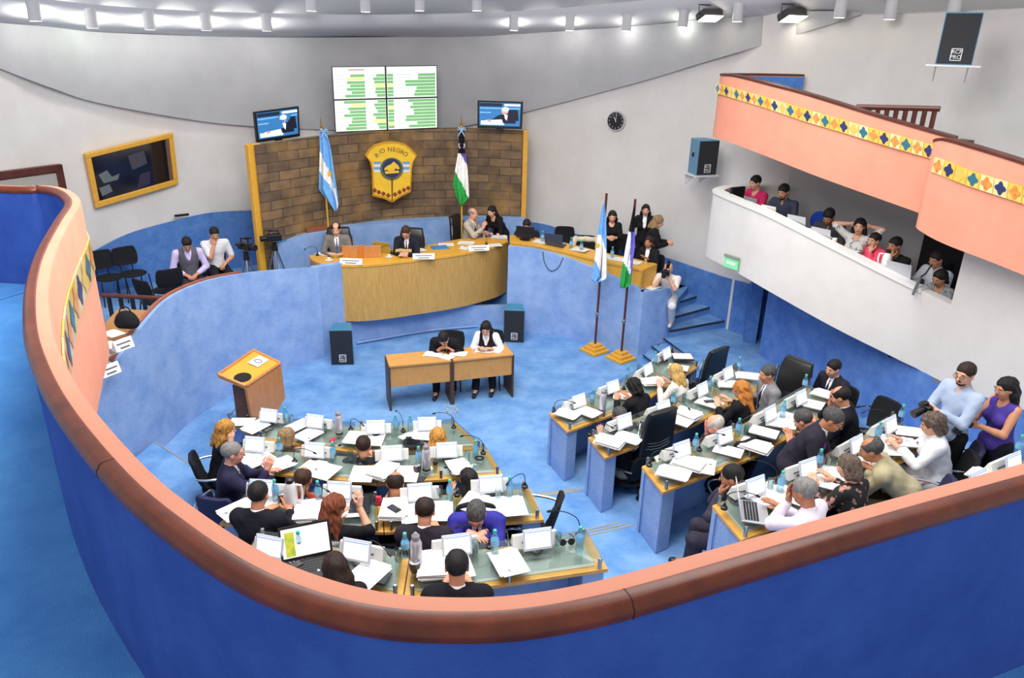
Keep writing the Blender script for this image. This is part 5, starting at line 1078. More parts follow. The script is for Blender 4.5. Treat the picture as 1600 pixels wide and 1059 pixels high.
def tv(c, label):
    P, nv = quadframe(c); o = np.array(P(.5, 1, 0)); r = empty('television', tuple(o)); tag(r, label, 'television', 'wall televisions'); Q = lambda u_, v_, d=0.: P(u_, v_, d)-o
    panel_box(MB(), Q, 0, 1, 0, 1, -.06, .0).build('casing', black_p, r, bevel=.008)
    s_ = panel_box(MB(), Q, .045, .955, .06, .90, .0, .003).build('screen', tvb, r)
    im = MB(); panel_box(im, Q, .05, .55, .08, .20, .003, .0045, 0); panel_box(im, Q, .60, .95, .10, .17, .003, .0045, 1); panel_box(im, Q, .05, .95, .24, .28, .003, .0045, 2); panel_box(im, Q, .08, .60, .72, .86, .003, .0045, 1); panel_box(im, Q, .05, .3, .40, .44, .003, .0045, 2)
    def poly(pts_, d, m): im.add([Q(u_, v_, d) for u_, v_ in pts_], [tuple(range(len(pts_)))[::-1]], m)
    el_ = lambda cu, cv, ru, rv: [(cu+ru*math.cos(a*PI/10), cv+rv*math.sin(a*PI/10)) for a in range(20)]
    poly([(.70, .30), (.90, .30), (.93, .70), (.66, .70)], .0046, 3); poly([(.30, .70), (.46, .52), (.60, .45), (.76, .48), (.86, .60), (.86, .80), (.40, .80)], .005, 3)
    poly(el_(.61, .36, .075, .13), .0056, 4); poly(el_(.625, .29, .08, .08), .006, 5); poly([(.60, .48), (.68, .50), (.66, .70), (.62, .62)], .006, 5); poly(el_(.27, .72, .05, .05), .006, 4); poly([(.18, .70), (.55, .66), (.58, .80), (.14, .84)], .0058, 5)
    im.build('screen_picture', [tvd, tvw, tvl, tvn, tvs, tvw], s_, fix=False)
    panel_box(MB(), Q, .42, .58, .99, 1.06, -.05, -.01).build('bracket', black_p, r)
tv([atY(397, 175, 14.05), atY(467, 166, 14.75), atY(469, 213, 14.75), atY(402, 223, 14.05)], 'wall television above the lectern-side end of the stone wall')
tv([atY(746, 157, 15.75), atY(817, 159, 15.6), atY(815, 202, 15.6), atY(746, 200, 15.75)], 'wall television above the gallery-side end of the stone wall')
P, nv = quadframe([atY(518, 104, 15.2), atY(683, 102, 15.85), atY(684, 200, 15.85), atY(524, 207, 15.2)]); o = np.array(P(.5, 1, 0)); vw = empty('video_wall', tuple(o)); tag(vw, 'large four-panel video wall with white and green voting lists above the stone wall', 'screen'); Q = lambda u_, v_, d=0.: P(u_, v_, d)-o
for i in range(2):
    for j in range(2):
        u0, v0 = i*.5, j*.5; panel_box(MB(), Q, u0+.002, u0+.498, v0+.003, v0+.497, -.09, 0).build('panel', black_p, vw)
        s_ = panel_box(MB(), Q, u0+.008, u0+.492, v0+.012, v0+.488, 0, .003).build('screen', mat('video_white', 'e6eee6', .3, emit=.6), vw); im = MB(); rr = random.Random(i*2+j)
        for k in range(7 if j == 0 else 9):
            vv = v0+(.12 if j == 0 else .02)+k*.051; hl = .042
            for (ua, ub, full) in (((.02, .30, 0), (.33, .49, 0)) if i == 0 else ((.0, .07, 1), (.09, .48, 0))):
                if full: panel_box(im, Q, u0+.012+ua, u0+ub, vv, vv+hl, .003, .005, 1 if (k+j) in (3, 8) else 0)
                else:
                    st_ = ua+(ub-ua)*rr.uniform(.22, .58); yl = (i == 0 and ua < .1 and k == 1) or (i == 0 and ua > .2 and k == (3 if j == 0 else 6)); panel_box(im, Q, u0+st_, u0+ub, vv, vv+hl, .003, .005, 1 if yl else 0); panel_box(im, Q, u0+ua+.005, u0+ua+(st_-ua)*.8, vv+.010, vv+.022, .003, .0045, 2)
        if i == 0 and j == 0: panel_box(im, Q, .15, .30, .045, .06, .003, .0045, 3)
        im.build('voting_list', [green_m, yel_m, mat('screen_grey_text', 'c4ccc4', .4, emit=.5), mat('screen_red', 'c07060', .4, emit=.4)], s_)
# shield
CY = 15.45
CP = [(-3.2, 14.88), (-1.0, 15.72)]
def cz(x, y, d=0.): return on(380+x/3.415, 90+y/3.415, CP)+np.array([.36, -.93, 0])*d
O_ = cz(790, 610); sh_ = empty('coat_of_arms', tuple(O_)); tag(sh_, 'yellow shield shaped coat of arms lettered RIO NEGRO on the stone wall', 'coat of arms')
def cpoly(mb, pts_, d0, d1, m=0):
    A = [cz(x, y, d0)-O_ for x, y in pts_]; B = [cz(x, y, d1)-O_ for x, y in pts_]; n = len(A); return mb.add(A+B, [tuple(range(n)), tuple(range(n, 2*n))[::-1]]+[(i, (i+1) % n, n+(i+1) % n, n+i) for i in range(n)], m)
outl = [(790, 446), (830, 450), (868, 462), (893, 482), (927, 520), (908, 552), (900, 590), (893, 715), (840, 742), (795, 772), (750, 752), (690, 738), (686, 600), (676, 556), (650, 520), (668, 490), (700, 464), (745, 450)]
sc_ = lambda k: [(790+(x-790)*k, 608+(y-608)*k) for x, y in outl]
cy_d = mat('crest_gold_dark', 'c89018', .4); cy_l = mat('crest_yellow', 'f2c832', .4, c2='e8b828', nscale=6); cn = mat('crest_navy', '232c50', .5); cw_ = mat('crest_white', 'd8dce0', .5); cb_ = mat('crest_blue', '6f9cc8', .5); crd = mat('crest_red', '8a3a22', .5); cg_ = mat('crest_green', '5a6a50', .6)
cpoly(MB(), outl, -.04, .02).build('border', cy_d, sh_); cpoly(MB(), sc_(.93), .015, .035).build('field', cy_l, sh_)
for sx in (-1, 1):
    m_ = MB()
    for y0, mi in ((553, 1), (568, 0), (583, 1), (596, 0)): cpoly(m_, [(790+sx*58, y0), (790+sx*96, y0), (790+sx*94, y0+13), (790+sx*58, y0+13)], .035, .04, mi)
    m_.build('side_stripes', [cw_, cb_], sh_)
el_ = lambda cx, cy, rx_, ry_, n=28: [(cx+rx_*math.cos(2*PI*a/n), cy+ry_*math.sin(2*PI*a/n)) for a in range(n)]
cpoly(MB(), el_(790, 592, 62, 60), .035, .045).build('laurel_wreath', cg_, sh_); cpoly(MB(), el_(790, 588, 50, 50), .044, .052).build('medallion', cn, sh_)
m_ = MB(); cpoly(m_, [(750, 588), (768, 574), (786, 566), (800, 552), (812, 562), (824, 572), (832, 590), (822, 594), (810, 588), (800, 602), (780, 604), (762, 596), (752, 600)], .051, .06); cpoly(m_, [(752, 604), (826, 600), (830, 612), (756, 618)], .051, .06); m_.build('golden_animal_head', cy_l, sh_)
cpoly(MB(), [(772, 640), (812, 640), (796, 654), (795, 765), (790, 765), (788, 654)], .036, .048).build('lance', walnut, sh_)
m_ = MB()
for k, (x, y) in enumerate([(700, 706), (722, 716), (746, 724), (772, 733), (808, 728), (832, 716), (856, 704), (878, 694)]): cpoly(m_, [(x, y-14), (x+13, y), (x, y+14), (x-13, y)], .036, .042)
m_.build('diamond_row', crd, sh_)
sx_ = (cz(800, 500)-cz(790, 500))[0]/10.; tx = []
for ch, x, y, rt in zip('RIO NEGRO', (712, 727, 742, 757, 780, 803, 825, 845, 863), (521, 507, 497, 492, 489, 490, 495, 504, 514), (.65, .45, .3, .2, .06, -.1, -.28, -.45, -.6)):
    if ch != ' ': tx.append((ch, (x-790), -(y-610), rt*.7, 33))
V, Fc = text_mesh(tx); bm_ = MB(); bm_.add([cz(790+x, 610-y, .04)-O_ for x, y in V], Fc); bm_.build('lettering', mat('letter_brown', '5a3c10', .5), sh_, fix=False)
# flags
def flag(name, lab, pole, rows_, colour, mats_, Yp, depth, base, finial=True, pole_r=.018, polemat=None, org=(0, 0, 1), bow=None):
    """pole: 3-D bottom/top; rows_: (y, xl, xr) outline of the hanging cloth in photo pixels / org"""
    pb, pt = [np.array(q) for q in pole]; r = empty(name, tuple(pb)); tag(r, lab, 'flag', None)
    MB().tube([(0, 0, 0), tuple(pt-pb)], pole_r, 10).build('pole', polemat or walnut, r, smooth='auto')
    if finial: MB().lathe([(.012, 0), (.03, .01), (.03, .03), (.012, .05), (.012, .12), (.001, .22)], tuple(pt-pb), 10).build('finial', mat('brass', 'b08a3a', .3, .9), r, smooth='auto')
    nr, nc = 46, 16; ys = np.linspace(rows_[0][0], rows_[-1][0], nr); xl = np.interp(ys, [q[0] for q in rows_], [q[1] for q in rows_]); xr = np.interp(ys, [q[0] for q in rows_], [q[2] for q in rows_]); V = []; mi = []
    for a in range(nr):
        for c in range(nc):
            u_ = c/(nc-1); x = xl[a]+(xr[a]-xl[a])*u_; f_ = math.sin(u_*PI*3.5+a*.03)*depth*(.35+.65*a/nr); V.append(atY(org[0]+x/org[2], org[1]+ys[a]/org[2], Yp)+np.array([0, f_, 0])-pb)
    Fc = [(a*nc+c, a*nc+c+1, (a+1)*nc+c+1, (a+1)*nc+c) for a in range(nr-1) for c in range(nc-1)]
    for a in range(nr-1):
        for c in range(nc-1): mi.append(colour(xl[a]+(xr[a]-xl[a])*(c+.5)/(nc-1), ys[a], (c+.5)/(nc-1)))
    mb = MB(); mb.v = [tuple(map(float, p)) for p in V]; mb.f = Fc; mb.m = mi; ob = mb.build('cloth', mats_, r, smooth=True, fix=False); md = ob.modifiers.new('t', 'SOLIDIFY'); md.thickness = .004
    if bow:
        p = atY(*bow, Yp-.03)-pb; b_ = MB()
        for s in (-1, 1): b_.tube([p, p+np.array([s*.05, -.01, .05]), p+np.array([s*.09, 0, .01]), p], .014, 6); b_.tube([p, p+np.array([s*.06, 0, -.12])], .012, 6)
        b_.build('ribbon_bow', cloth('9cc0e0'), r, smooth=True)
    return r, pb
fb_ = cloth('6fa8dc', .8); fw2 = cloth('efeae2', .8); fsun = cloth('e0b23a', .8); fblk = cloth('17171c', .8); fblu = cloth('5a5aa8', .8); fgrn = cloth('2f9a4a', .8); fpur = cloth('6a62c0', .8); fstar = cloth('c8c8d0')
def arg1(x, y, u): 
    if (x-460)**2+((y-618)*.8)**2 < 14**2: return 2
    return 0 if y < np.interp(x, [405, 415, 455, 490, 512], [500, 505, 600, 690, 790]) else 1 if y < np.interp(x, [402, 440, 490, 505], [600, 645, 740, 800]) else 0
Ya = 14.3; pB = atY(520, 385, Ya); pT = atY(502, 200, Ya); pB = np.array([pT[0], pT[1], .75])
flag('argentine_flag', 'sky blue and white flag with a sun hanging before the stone wall, lectern side', (pB, pT), [(388, 412, 446), (420, 406, 452), (470, 408, 466), (540, 406, 478), (640, 402, 492), (705, 400, 502), (780, 455, 512), (818, 494, 502)], arg1, [fb_, fw2, fsun], Ya-.05, .06, None, org=(380, 90, 3.415), polemat=oak_y, bow=(506, 206))
def rn1(x, y, u):
    if y < 505: return 4 if (450 < y < 485 and abs(x-1168) > 6 and abs((x-1166)**2+(y-465)**2-260) < 110) else 3
    if y > np.interp(x, [1120, 1135, 1205], [600, 610, 745]): return 2
    return 1 if (x > np.interp(y, [505, 590], [1160, 1205])) else 0
Yb = 15.2; pT = atY(721, 196, Yb); pB = np.array([pT[0], pT[1], .75])
flag('provincial_flag', 'black, white and green flag hanging before the stone wall, gallery side', (pB, pT), [(385, 1150, 1180), (440, 1150, 1182), (510, 1146, 1186), (600, 1130, 1198), (680, 1120, 1203), (745, 1135, 1206), (790, 1155, 1165)], rn1, [fw2, fblu, fgrn, fblk, fstar], Yb-.05, .05, None, org=(380, 90, 3.415), polemat=oak_y, bow=(721, 203))
def standing(name, lab, basepx, toppx, rows_, colour, mats_):
    b0 = at(*basepx, 0.); v = ray(*toppx); tt = b0[1]/v[1]; tp_ = CC+v*tt; tp_ = np.array([b0[0]+.02, b0[1], tp_[2]])
    r, pb = flag(name, lab, (np.array([b0[0], b0[1], .15]), tp_), rows_, colour, mats_, b0[1]-.05, .05, None, False, .022, mahog_d, (900, 280, 3.53))
    for i, (w_, z0) in enumerate(((.40, 0), (.29, .055), (.19, .11))): MB().box((0, 0, z0+.0275-.15), (w_, w_, .055), R_(38)).build('base_tier', oak_y, r, bevel=.008)
    MB().lathe([(.03, 0), (.03, .06), (.024, .07)], (0, 0, .55), 10).build('pole_ferrule', steel, r, smooth='auto')
def arg2(x, y, u):
    if (x-121)**2+((y-360)*.7)**2 < 11**2: return 2
    return 0 if y < np.interp(x, [118, 135, 150, 167], [296, 300, 330, 395]) and x > 118 or y < 230 and False else 1 if y < np.interp(x, [98, 120, 150], [432, 470, 552]) else 0
standing('argentine_flag', 'sky blue and white flag on a wooden floor stand beside the blue ledge wall', (929, 549), (947, 302), [(135, 148, 157), (200, 137, 164), (300, 121, 167), (380, 112, 168), (450, 103, 169), (545, 90, 170), (563, 88, 132)], arg2, [fb_, fw2, fsun])
def rn2(x, y, u):
    if y < 285: return 3
    if y > np.interp(x, [258, 303], [440, 530]): return 2
    return 1 if u > np.interp(y, [285, 420, 520], [.35, .72, .9]) else 0
standing('provincial_flag', 'black, violet, white and green flag on a wooden floor stand nearest the desks', (970, 561), (992, 311), [(150, 318, 326), (240, 300, 323), (290, 290, 322), (370, 275, 324), (450, 262, 312), (520, 250, 306), (580, 243, 300), (598, 246, 270)], rn2, [fw2, fpur, fgrn, fblk])
# clock
p = on(963, 189, BW2); ck = empty('wall_clock', tuple(p)); tag(ck, 'round black wall clock with white numerals', 'clock'); ca_ = R_(-28)
ck.rotation_euler = (0, 0, ca_)
MB().lathe([(.19, 0), (.20, .02), (.185, .045), (.175, .045), (.172, .03), (.001, .03)], (0, 0, 0), 32, T=Matrix.Rotation(R_(90), 3, 'X')).build('case', chrome, ck, smooth='auto')
MB().lathe([(.173, .03), (.173, .034), (.001, .034)], (0, 0, 0), 32, T=Matrix.Rotation(R_(90), 3, 'X')).build('dial', black_p, ck, smooth='auto')
V, Fc = text_mesh([(str(k), .14*math.sin(k*PI/6), .14*math.cos(k*PI/6), 0, .045) for k in range(1, 13)]); MB().add([(x, -.036, y) for x, y in V], Fc).build('numerals', paper, ck, fix=False)
hd_ = MB(); 
for a, L, w_ in ((R_(-28), .10, .010), (R_(4), .14, .007)): hd_.extr([(-w_/2, -.02), (w_/2, -.02), (w_/2, L), (-w_/2, L)], ((0, -.036, 0), (math.cos(a), 0, -math.sin(a)), (math.sin(a), 0, math.cos(a))), .003)
hd_.build('hands', paper, ck)
# control room window
wc = [on(131, 240, BW), on(268, 207, BW), on(277, 287, BW), on(148, 325, BW)]; P, nv = quadframe(wc)
wn = MB(); 
for u0, u1, v0, v1 in ((0, 1, 0, .09), (0, 1, .89, 1), (0, .055, .09, .89), (.945, 1, .09, .89)): panel_box(wn, P, u0, u1, v0, v1, -.05, .06)
wf = wn.build('window_1', oak_y, bevel=.012); tag(wf, 'wood framed dark control room window in the white wall', 'window', None, 'structure')
panel_box(MB(), P, .05, .95, .085, .90, .02, .03).build('pane', mat('window_dark', '15131c', .08, spec=.8), wf)
panel_box(MB(), P, .90, .945, .09, .89, .03, .05).build('reveal', mat('reveal_brown', '6a4c3a', .6), wf)
rf = MB(); 
def wpoly(pts_, m): rf.add([P(u_, v_, .0315) for u_, v_ in pts_], [tuple(range(len(pts_)))[::-1]], m)
wpoly([(.45, .22), (.64, .20), (.66, .45), (.48, .50)], 0); wpoly([(.10, .42), (.20, .38), (.24, .52), (.33, .50), (.30, .60), (.14, .60)], 1); wpoly([(.08, .66), (.20, .64), (.22, .78), (.10, .82)], 1); wpoly([(.56, .62), (.68, .60), (.66, .84), (.5, .86)], 2)
rf.build('pane_reflections', [mat('reflection_grey', '3c3a46', .6), mat('reflection_pale', '5f6a6c', .6), mat('reflection_violet', '2c2240', .6)], wf, fix=False)  # flat patches that paint the reflections onto the dark pane
dc = [on(0, 290, BW), on(20, 284, BW), on(88, 258, BW), on(100, 330, BW)]
dt = on(88, 257, BW); dl = on(15, 290, BW); vec = (dl-dt); vec[2] = 0
df = MB(); fwd = vec/np.linalg.norm(vec); nrm_ = np.array([-fwd[1], fwd[0], 0]); nrm_ = nrm_ if nrm_ @ np.array([1, -1, 0]) > 0 else -nrm_
ang = math.atan2(fwd[1], fwd[0]); c_ = dt+fwd*.55+nrm_*.04; zt_ = dt[2]
for off_, d in (((0, 0), (1.2, .10, .12)),): df.box((c_[0], c_[1], zt_-.05), d, ang)
for s in (-.54, .54): q = c_+fwd*s; df.box((q[0], q[1], (zt_+.9)/2), (.12, .10, zt_-.9), ang)
dd = df.build('door_1', mahog_d, bevel=.01); tag(dd, 'brown door frame behind the spectator balcony', 'door', None, 'structure'); MB().box((c_[0], c_[1], (zt_+.8)/2-.05), (.98, .05, zt_-.95), ang).build('door_leaf', mat('door_pale', 'a9a49a', .6), dd)
# loudspeakers
spk_b = mat('speaker_black', '1f2126', .6, bump=.3, bscale=500); spk_t = mat('speaker_teal', '3f7f9e', .5); spk_tw = mat('speaker_side_blue', '5b87a4', .5)
def mk_speaker(w_, d_, h_, sidem, topm):
    r = empty('loudspeaker'); pl_ = [(-w_/2, -d_/2), (w_/2, -d_/2), (w_*.36, d_/2), (-w_*.36, d_/2)]
    MB().prism(pl_, 0, h_).build('cabinet', sidem, r, bevel=.01); MB().box((0, -d_/2-.004, h_/2), (w_*.94, .012, h_*.95)).build('grille', spk_b, r, bevel=.004)
    lg = MB(); s = w_*.30; cx, cz_ = w_*.02, h_*.20
    fr_ = [(cx-s/2, cz_-s*.58), (cx+s/2, cz_+s*.58)]
    for x0, x1, z0, z1 in ((fr_[0][0], fr_[1][0], fr_[0][1], fr_[0][1]+.008), (fr_[0][0], fr_[1][0], fr_[1][1]-.008, fr_[1][1]), (fr_[0][0], fr_[0][0]+.008, fr_[0][1], fr_[1][1]), (fr_[1][0]-.008, fr_[1][0], fr_[0][1], fr_[1][1])): lg.box(((x0+x1)/2, -d_/2-.012, (z0+z1)/2), (x1-x0, .004, z1-z0))
    V, Fc = text_mesh([('RCF', cx, cz_+s*.25, 0, s*.52), ('PRO', cx, cz_-s*.25, 0, s*.52)]); lg.add([(x, -d_/2-.0145, y) for x, y in V], Fc); lg.build('badge', mat('badge_white', 'e6e6e6', .5), r, fix=False)
    MB().box((-w_/2+.02, .0, h_*.56), (.012, .05, .07), R_(12)).build('handle_recess', black_p, r)
    return r
p = at(534, 570, 0); o = mk_speaker(.40, .36, .66, spk_t, spk_t); o.location = (p[0], p[1]+.18, 0); o.rotation_euler = (0, 0, R_(6)); tag(o, 'black floor loudspeaker standing on the carpet at the lectern end of the dais wall', 'loudspeaker', 'loudspeakers')
p = at(803, 535, 0); o = tree(o, (p[0], p[1]+.18, 0), R_(-2)); tag(o, 'black floor loudspeaker standing on the carpet behind the clerks, gallery side', 'loudspeaker', 'loudspeakers')
sb_ = mk_speaker(.42, .40, .62, spk_tw, spk_tw)
def shelf(p, rz, w_, lab):
    r = empty('wall_shelf', tuple(p), rz); tag(r, lab, 'shelf'); MB().box((0, 0, -.012), (w_, .5, .024)).build('board', mat('shelf_white', 'd4d4d4', .5), r, bevel=.004)
    for s in (-1, 1): MB().extr([(0, 0), (.34, 0), (0, -.2)], ((s*w_*.3, .24, -.024), (0, -1, 0), (0, 0, 1)), .015).build('bracket', mat('shelf_white', 'd4d4d4', .5), r)
p = atY(1094, 271, 14.0); sb_.location = tuple(p); sb_.rotation_euler = (0, 0, R_(18)); tag(sb_, 'wall loudspeaker on a small shelf beside the press gallery end', 'loudspeaker', 'loudspeakers'); shelf(p, R_(18), .5, 'small white shelf carrying the loudspeaker beside the press gallery')
p = atY(1489, 101, 10.4); o = tree(sb_, tuple(p), R_(-28)); tag(o, 'wall loudspeaker high above the upper balcony', 'loudspeaker', 'loudspeakers'); shelf(p, R_(-28), .62, 'white shelf carrying the loudspeaker high above the upper balcony')
# exit sign
p = on(1147, 408, GW); ex = empty('exit_sign', (p[0]-.06, p[1]-.05, p[2]), R_(-60)); tag(ex, 'green translucent exit sign hanging on the press gallery front', 'sign'); MB().box((0, 0, -.02), (.30, .012, .17)).build('green_panel', mat('exit_green', '7fd89a', .3, emit=.25), ex); MB().box((0, 0, .085), (.30, .05, .035)).build('light_housing', mat('sign_grey', '8a8c8c', .5), ex); MB().box((.0, -.007, -.02), (.2, .002, .05)).build('pictogram', paper, ex)
# floor socket frame, wall socket
p = at(707, 640, 0); fs = MB(); 
for x0, y0, w_, d_ in ((0, .085, .17, .02), (0, -.085, .17, .02), (-.075, 0, .02, .19), (.075, 0, .02, .19)): fs.box((x0, y0, .004), (w_, d_, .008))
tag(fs.build('floor_socket', mat('socket_beige', 'b5aa8c', .5), None, tuple(p), .05), 'small beige floor socket frame in the carpet before the clerk desks', 'socket')
# railings
def railing(name, a, b_, h_, n, lab, pr=.03, sl=.02, zb=None):
    a = np.array(a); b_ = np.array(b_); r = empty(name, tuple(a)); tag(r, lab, 'railing'); d = b_-a
    MB().tube([(0, 0, 0), tuple(d)], pr, 8).build('handrail', mahog_d, r, smooth='auto')
    for i in range(n): q = d*(i+.5)/n; MB().box((q[0], q[1], q[2]-h_/2), (.045, .045, h_)).build('baluster', black_p if zb else mahog_d, r)
a = at(160, 461, 1.72); b_ = at(252, 466, 1.72); railing('railing', a, b_, .85, 5, 'short dark railing with brown handrail in the press area', .035, zb=1)
a = atY(1338, 167, 10.6); b_ = atY(1469, 170, 10.0); railing('railing', a, b_, .55, 9, 'dark brown stair railing behind the upper balcony front', .035)
# press table behind the blue wall, with its papers
pr_ = [p for p in LT if 6.4 < p[1] < 9.6]; z_ = [p[2]-.06 for p in pr_]; o1, o2 = offs(pr_, -.11), offs(pr_, -.58)
pt_ = MB(); pt_.slab([[(a[0], a[1], z-.03), (a[0], a[1], z), (q[0], q[1], z), (q[0], q[1], z-.03)] for a, q, z in zip(o1, o2, z_)]); tag(pt_.build('press_counter', mat('counter_wood', '9a6a3a', .4, c2='b07c46', nscale=6), smooth='auto'), 'narrow wooden counter strewn with papers behind the blue wall', 'counter')
zc_ = float(np.mean(z_))
def pz(px, py): # height of the counter near a pixel
    q = at(px, py, zc_); return pr_[min(range(len(pr_)), key=lambda i: np.hypot(pr_[i][0]-q[0], pr_[i][1]-q[1]))][2]-.058
k = 0
for px, py, rz, lab, kd in [(176, 522, 60, 'white printed papers on the press counter beside the black bag', 'p3'), (172, 540, 70, 'papers with a dark edge on the press counter, second from the bag', 'p3'), (168, 551, 65, 'printed list on the press counter between two cards', 'p1'), (160, 570, 50, 'crumpled white papers on the press counter near its middle', 'p3'), (152, 584, 80, 'white sheet on the press counter nearest the balcony', 'p1')]:
    z = pz(px, py); p = at(px, py, z); K[kd].put((p[0], p[1], z+.004), R_(rz), lab, 'paper', 'press counter papers', .8)
def card(p, rz, lab, wd=.26, ht=.11, grp=None, rows__=2):
    r = MB(); r.extr([(-.05, 0), (.05, 0), (.004, ht), (-.004, ht)], ((-wd/2, 0, 0), (0, 1, 0), (0, 0, 1)), wd); o = r.build('name_card', paper, None, tuple(p), rz, bevel=.002); t_ = MB(); T = Matrix.Rotation(R_(-23), 3, 'X')
    for i, w_ in enumerate((.75, .5)[:rows__]): t_.box((0, -.0195-.019*i-.0035, ht*.62-ht*.36*i), (wd*w_, .002, ht*.13), M=T)
    t_.build('lettering', ink, o); return tag(o, lab, 'name card', grp)
for px, py, rz, lab in [(193, 537, 62, 'white name card on the press counter nearer the black bag'), (172, 577, 62, 'white name card on the press counter nearer the balcony')]:
    z = pz(px, py); p = at(px, py+8, z); card((p[0], p[1], z+.003), R_(rz), lab, .24, .13, 'press counter cards')
S = Sdf(); S.ell((0, 0, .16), (.19, .14, .16)).cap((-.1, 0, .1), (.1, 0, .1), .12); V, Q = S.mesh(.016); V = V*.7; p = at(200, 512, pz(200, 512)); bg = npmesh('shoulder_bag', V, Q, [black_f]); bg.location = (p[0], p[1], p[2]+.005); tag(bg, 'black bag standing at the far end of the press counter below the railing', 'bag'); MB().tube(arcpath([(-.08, 0, .19), (-.04, 0, .27), (.04, 0, .27), (.08, 0, .19)], 3), .009, 6).build('strap', black_p, bg)
# tripods with video cameras
def mk_tripod():
    r = empty('camera_tripod')
    for k in range(3): a = 2*PI*k/3+.5; MB().tube([(.03*math.cos(a), .03*math.sin(a), .98), (.16*math.cos(a), .16*math.sin(a), .55), (.34*math.cos(a), .34*math.sin(a), 0)], [.016, .014, .012], 8).build('leg', steel, r)
    MB().lathe([(.03, .5), (.035, .52), (.03, .54)], n=10).build('spreader', black_p, r); MB().tube([(0, 0, .5), (0, 0, 1.05)], .018, 8).build('centre_column', steel, r)
    MB().lathe([(.05, .96), (.055, 1.0), (.04, 1.06), (.045, 1.10), (.05, 1.11)], n=12).build('fluid_head', black_p, r, smooth='auto'); MB().tube([(0, .04, 1.08), (.05, .34, .96)], .011, 6).build('pan_handle', black_p, r); return r
def mk_vcam():
    r = empty('video_camera'); MB().box((0, 0, .09), (.11, .26, .12)).build('body', black_p, r, bevel=.012); MB().lathe([(.04, 0), (.045, .05), (.05, .10), (.055, .12)], (0, -.12, .09), 14, T=Matrix.Rotation(R_(90), 3, 'X')).build('lens', black_p, r, smooth='auto')
    MB().tube([(0, .09, .15), (0, .09, .21), (0, -.08, .22), (0, -.08, .15)], .014, 8).build('top_handle', black_p, r); MB().tube([(.0, -.02, .23), (0, -.16, .25)], .02, 8).build('microphone', black_p, r); MB().box((-.08, .05, .12), (.06, .10, .05)).build('viewfinder', black_p, r, bevel=.006); return r
TR = Kind(mk_tripod); VC = Kind(mk_vcam)
for px, py, lab in [(383, 385, 'beside the seated man in a white shirt'), (428, 372, 'nearest the stone wall')]:
    z0 = .9 if px < 400 else .75; z = z0+1.11; p = at(px, py, z+.08); TR.put((p[0], p[1], z0), .3, 'silver legged camera tripod, '+lab, 'tripod', 'tripods'); VC.put((p[0], p[1], z), R_(60 if px < 400 else -60), 'black video camera on a tripod, '+lab, 'camera', 'video cameras')
# ------------------------------------------------------------------ chairs that stand empty or show apart from their sitters
def seatp(px, py, z, dz): p = at(px, py, z+dz); return p
def chairat(kind, px, py, fz, yaw, lab, dz=.8, back=.25, scale=None):
    p = at(px, py, fz+dz); a = R_(yaw); return chair(kind, (p[0]+back*math.cos(a), p[1]+back*math.sin(a)), fz, yaw, lab, None, scale)
chairat('exec', 1116, 566, 0, 128, 'tall empty black leather chair at the far end of the front row, gallery-side block', .95)
chairat('exec', 1030, 668, TZ[2], 122, 'tall empty black leather chair with stitched seams at the second row aisle, gallery-side block', .95, .28)
chairat('exec', 1240, 590, .3, 215, 'tall empty black leather chair turned sideways by the blue wall', .95)
chairat('arm', 1163, 702, TZ[3], 125, 'empty black armchair behind papers in the third row, gallery-side block', .74)
chairat('arm', 868, 800, TZ[3], 165, 'empty black armchair turned to the aisle by the third row, lectern-side block', .74)
chairat('arm', 1388, 636, TZ[3], 205, 'empty black armchair by the blue wall behind the bald man', .8)
chairat('navy', 1520, 722, TZ[4], 155, 'empty navy armchair between the woman in white and the woman in violet', .7)
chairat('vis', 158, 408, .9, -40, 'black padded chair partly behind the peach parapet, against the blue wall', .70, .2)
chairat('vis', 196, 402, .9, -42, 'empty black padded chair with its whole seat showing by the blue wall', .70, .2)
chairat('vis', 264, 433, .9, 130, 'black padded chair with its back to the chamber wall, nearer the railing', .72, .2)
chairat('vis', 297, 412, .9, 110, 'black padded chair with its back to the seated man in a vest', .72, .2)
chairat('vis', 226, 456, .9, 60, 'black padded chair folded behind the short railing', .66, .2)
chairat('vis', 882, 366, .75, -95, 'black chair behind the laptop of the staff desk', .72, .2)
chairat('vis', 968, 378, .75, -95, 'black chair behind the staff desk, between the two standing flags', .72, .2)
ck_ = chairat('vis', 915, 382, .75, -95, 'staff desk chair with a cream jacket hung over it', .70, .2)
S = Sdf(); S.chain([(-.22, -.26, .80), (.22, -.26, .80)], [.06, .06]).chain([(-.20, -.30, .62), (.20, -.30, .62)], [.05, .05], .1).chain([(-.24, -.2, .76), (-.25, -.16, .5)], [.05, .05]).chain([(.24, -.2, .76), (.25, -.16, .5)], [.05, .05]); V, Q = S.mesh(.016, (.004, 30, 1)); jk = npmesh('cream_jacket', V, Q, [cloth('cfc6ae')]); jk.location = ck_.location; jk.rotation_euler = ck_.rotation_euler; tag(jk, 'cream jacket hung over a chair at the staff desk', 'jacket')
# ------------------------------------------------------------------ people
def sitter(ch, lab, px, py, fz, yaw, **kw):
    r = person(lab, px, py, fz, yaw, 'sit', **kw)
    if ch:
        a = R_(yaw); c = r['root']; chair(ch[0], (c[0], c[1]), fz, yaw+(ch[2] if len(ch) > 2 else 0), ch[1])
    return r
BLKS = '1b1b21'
N_ = 'black armchair under the '
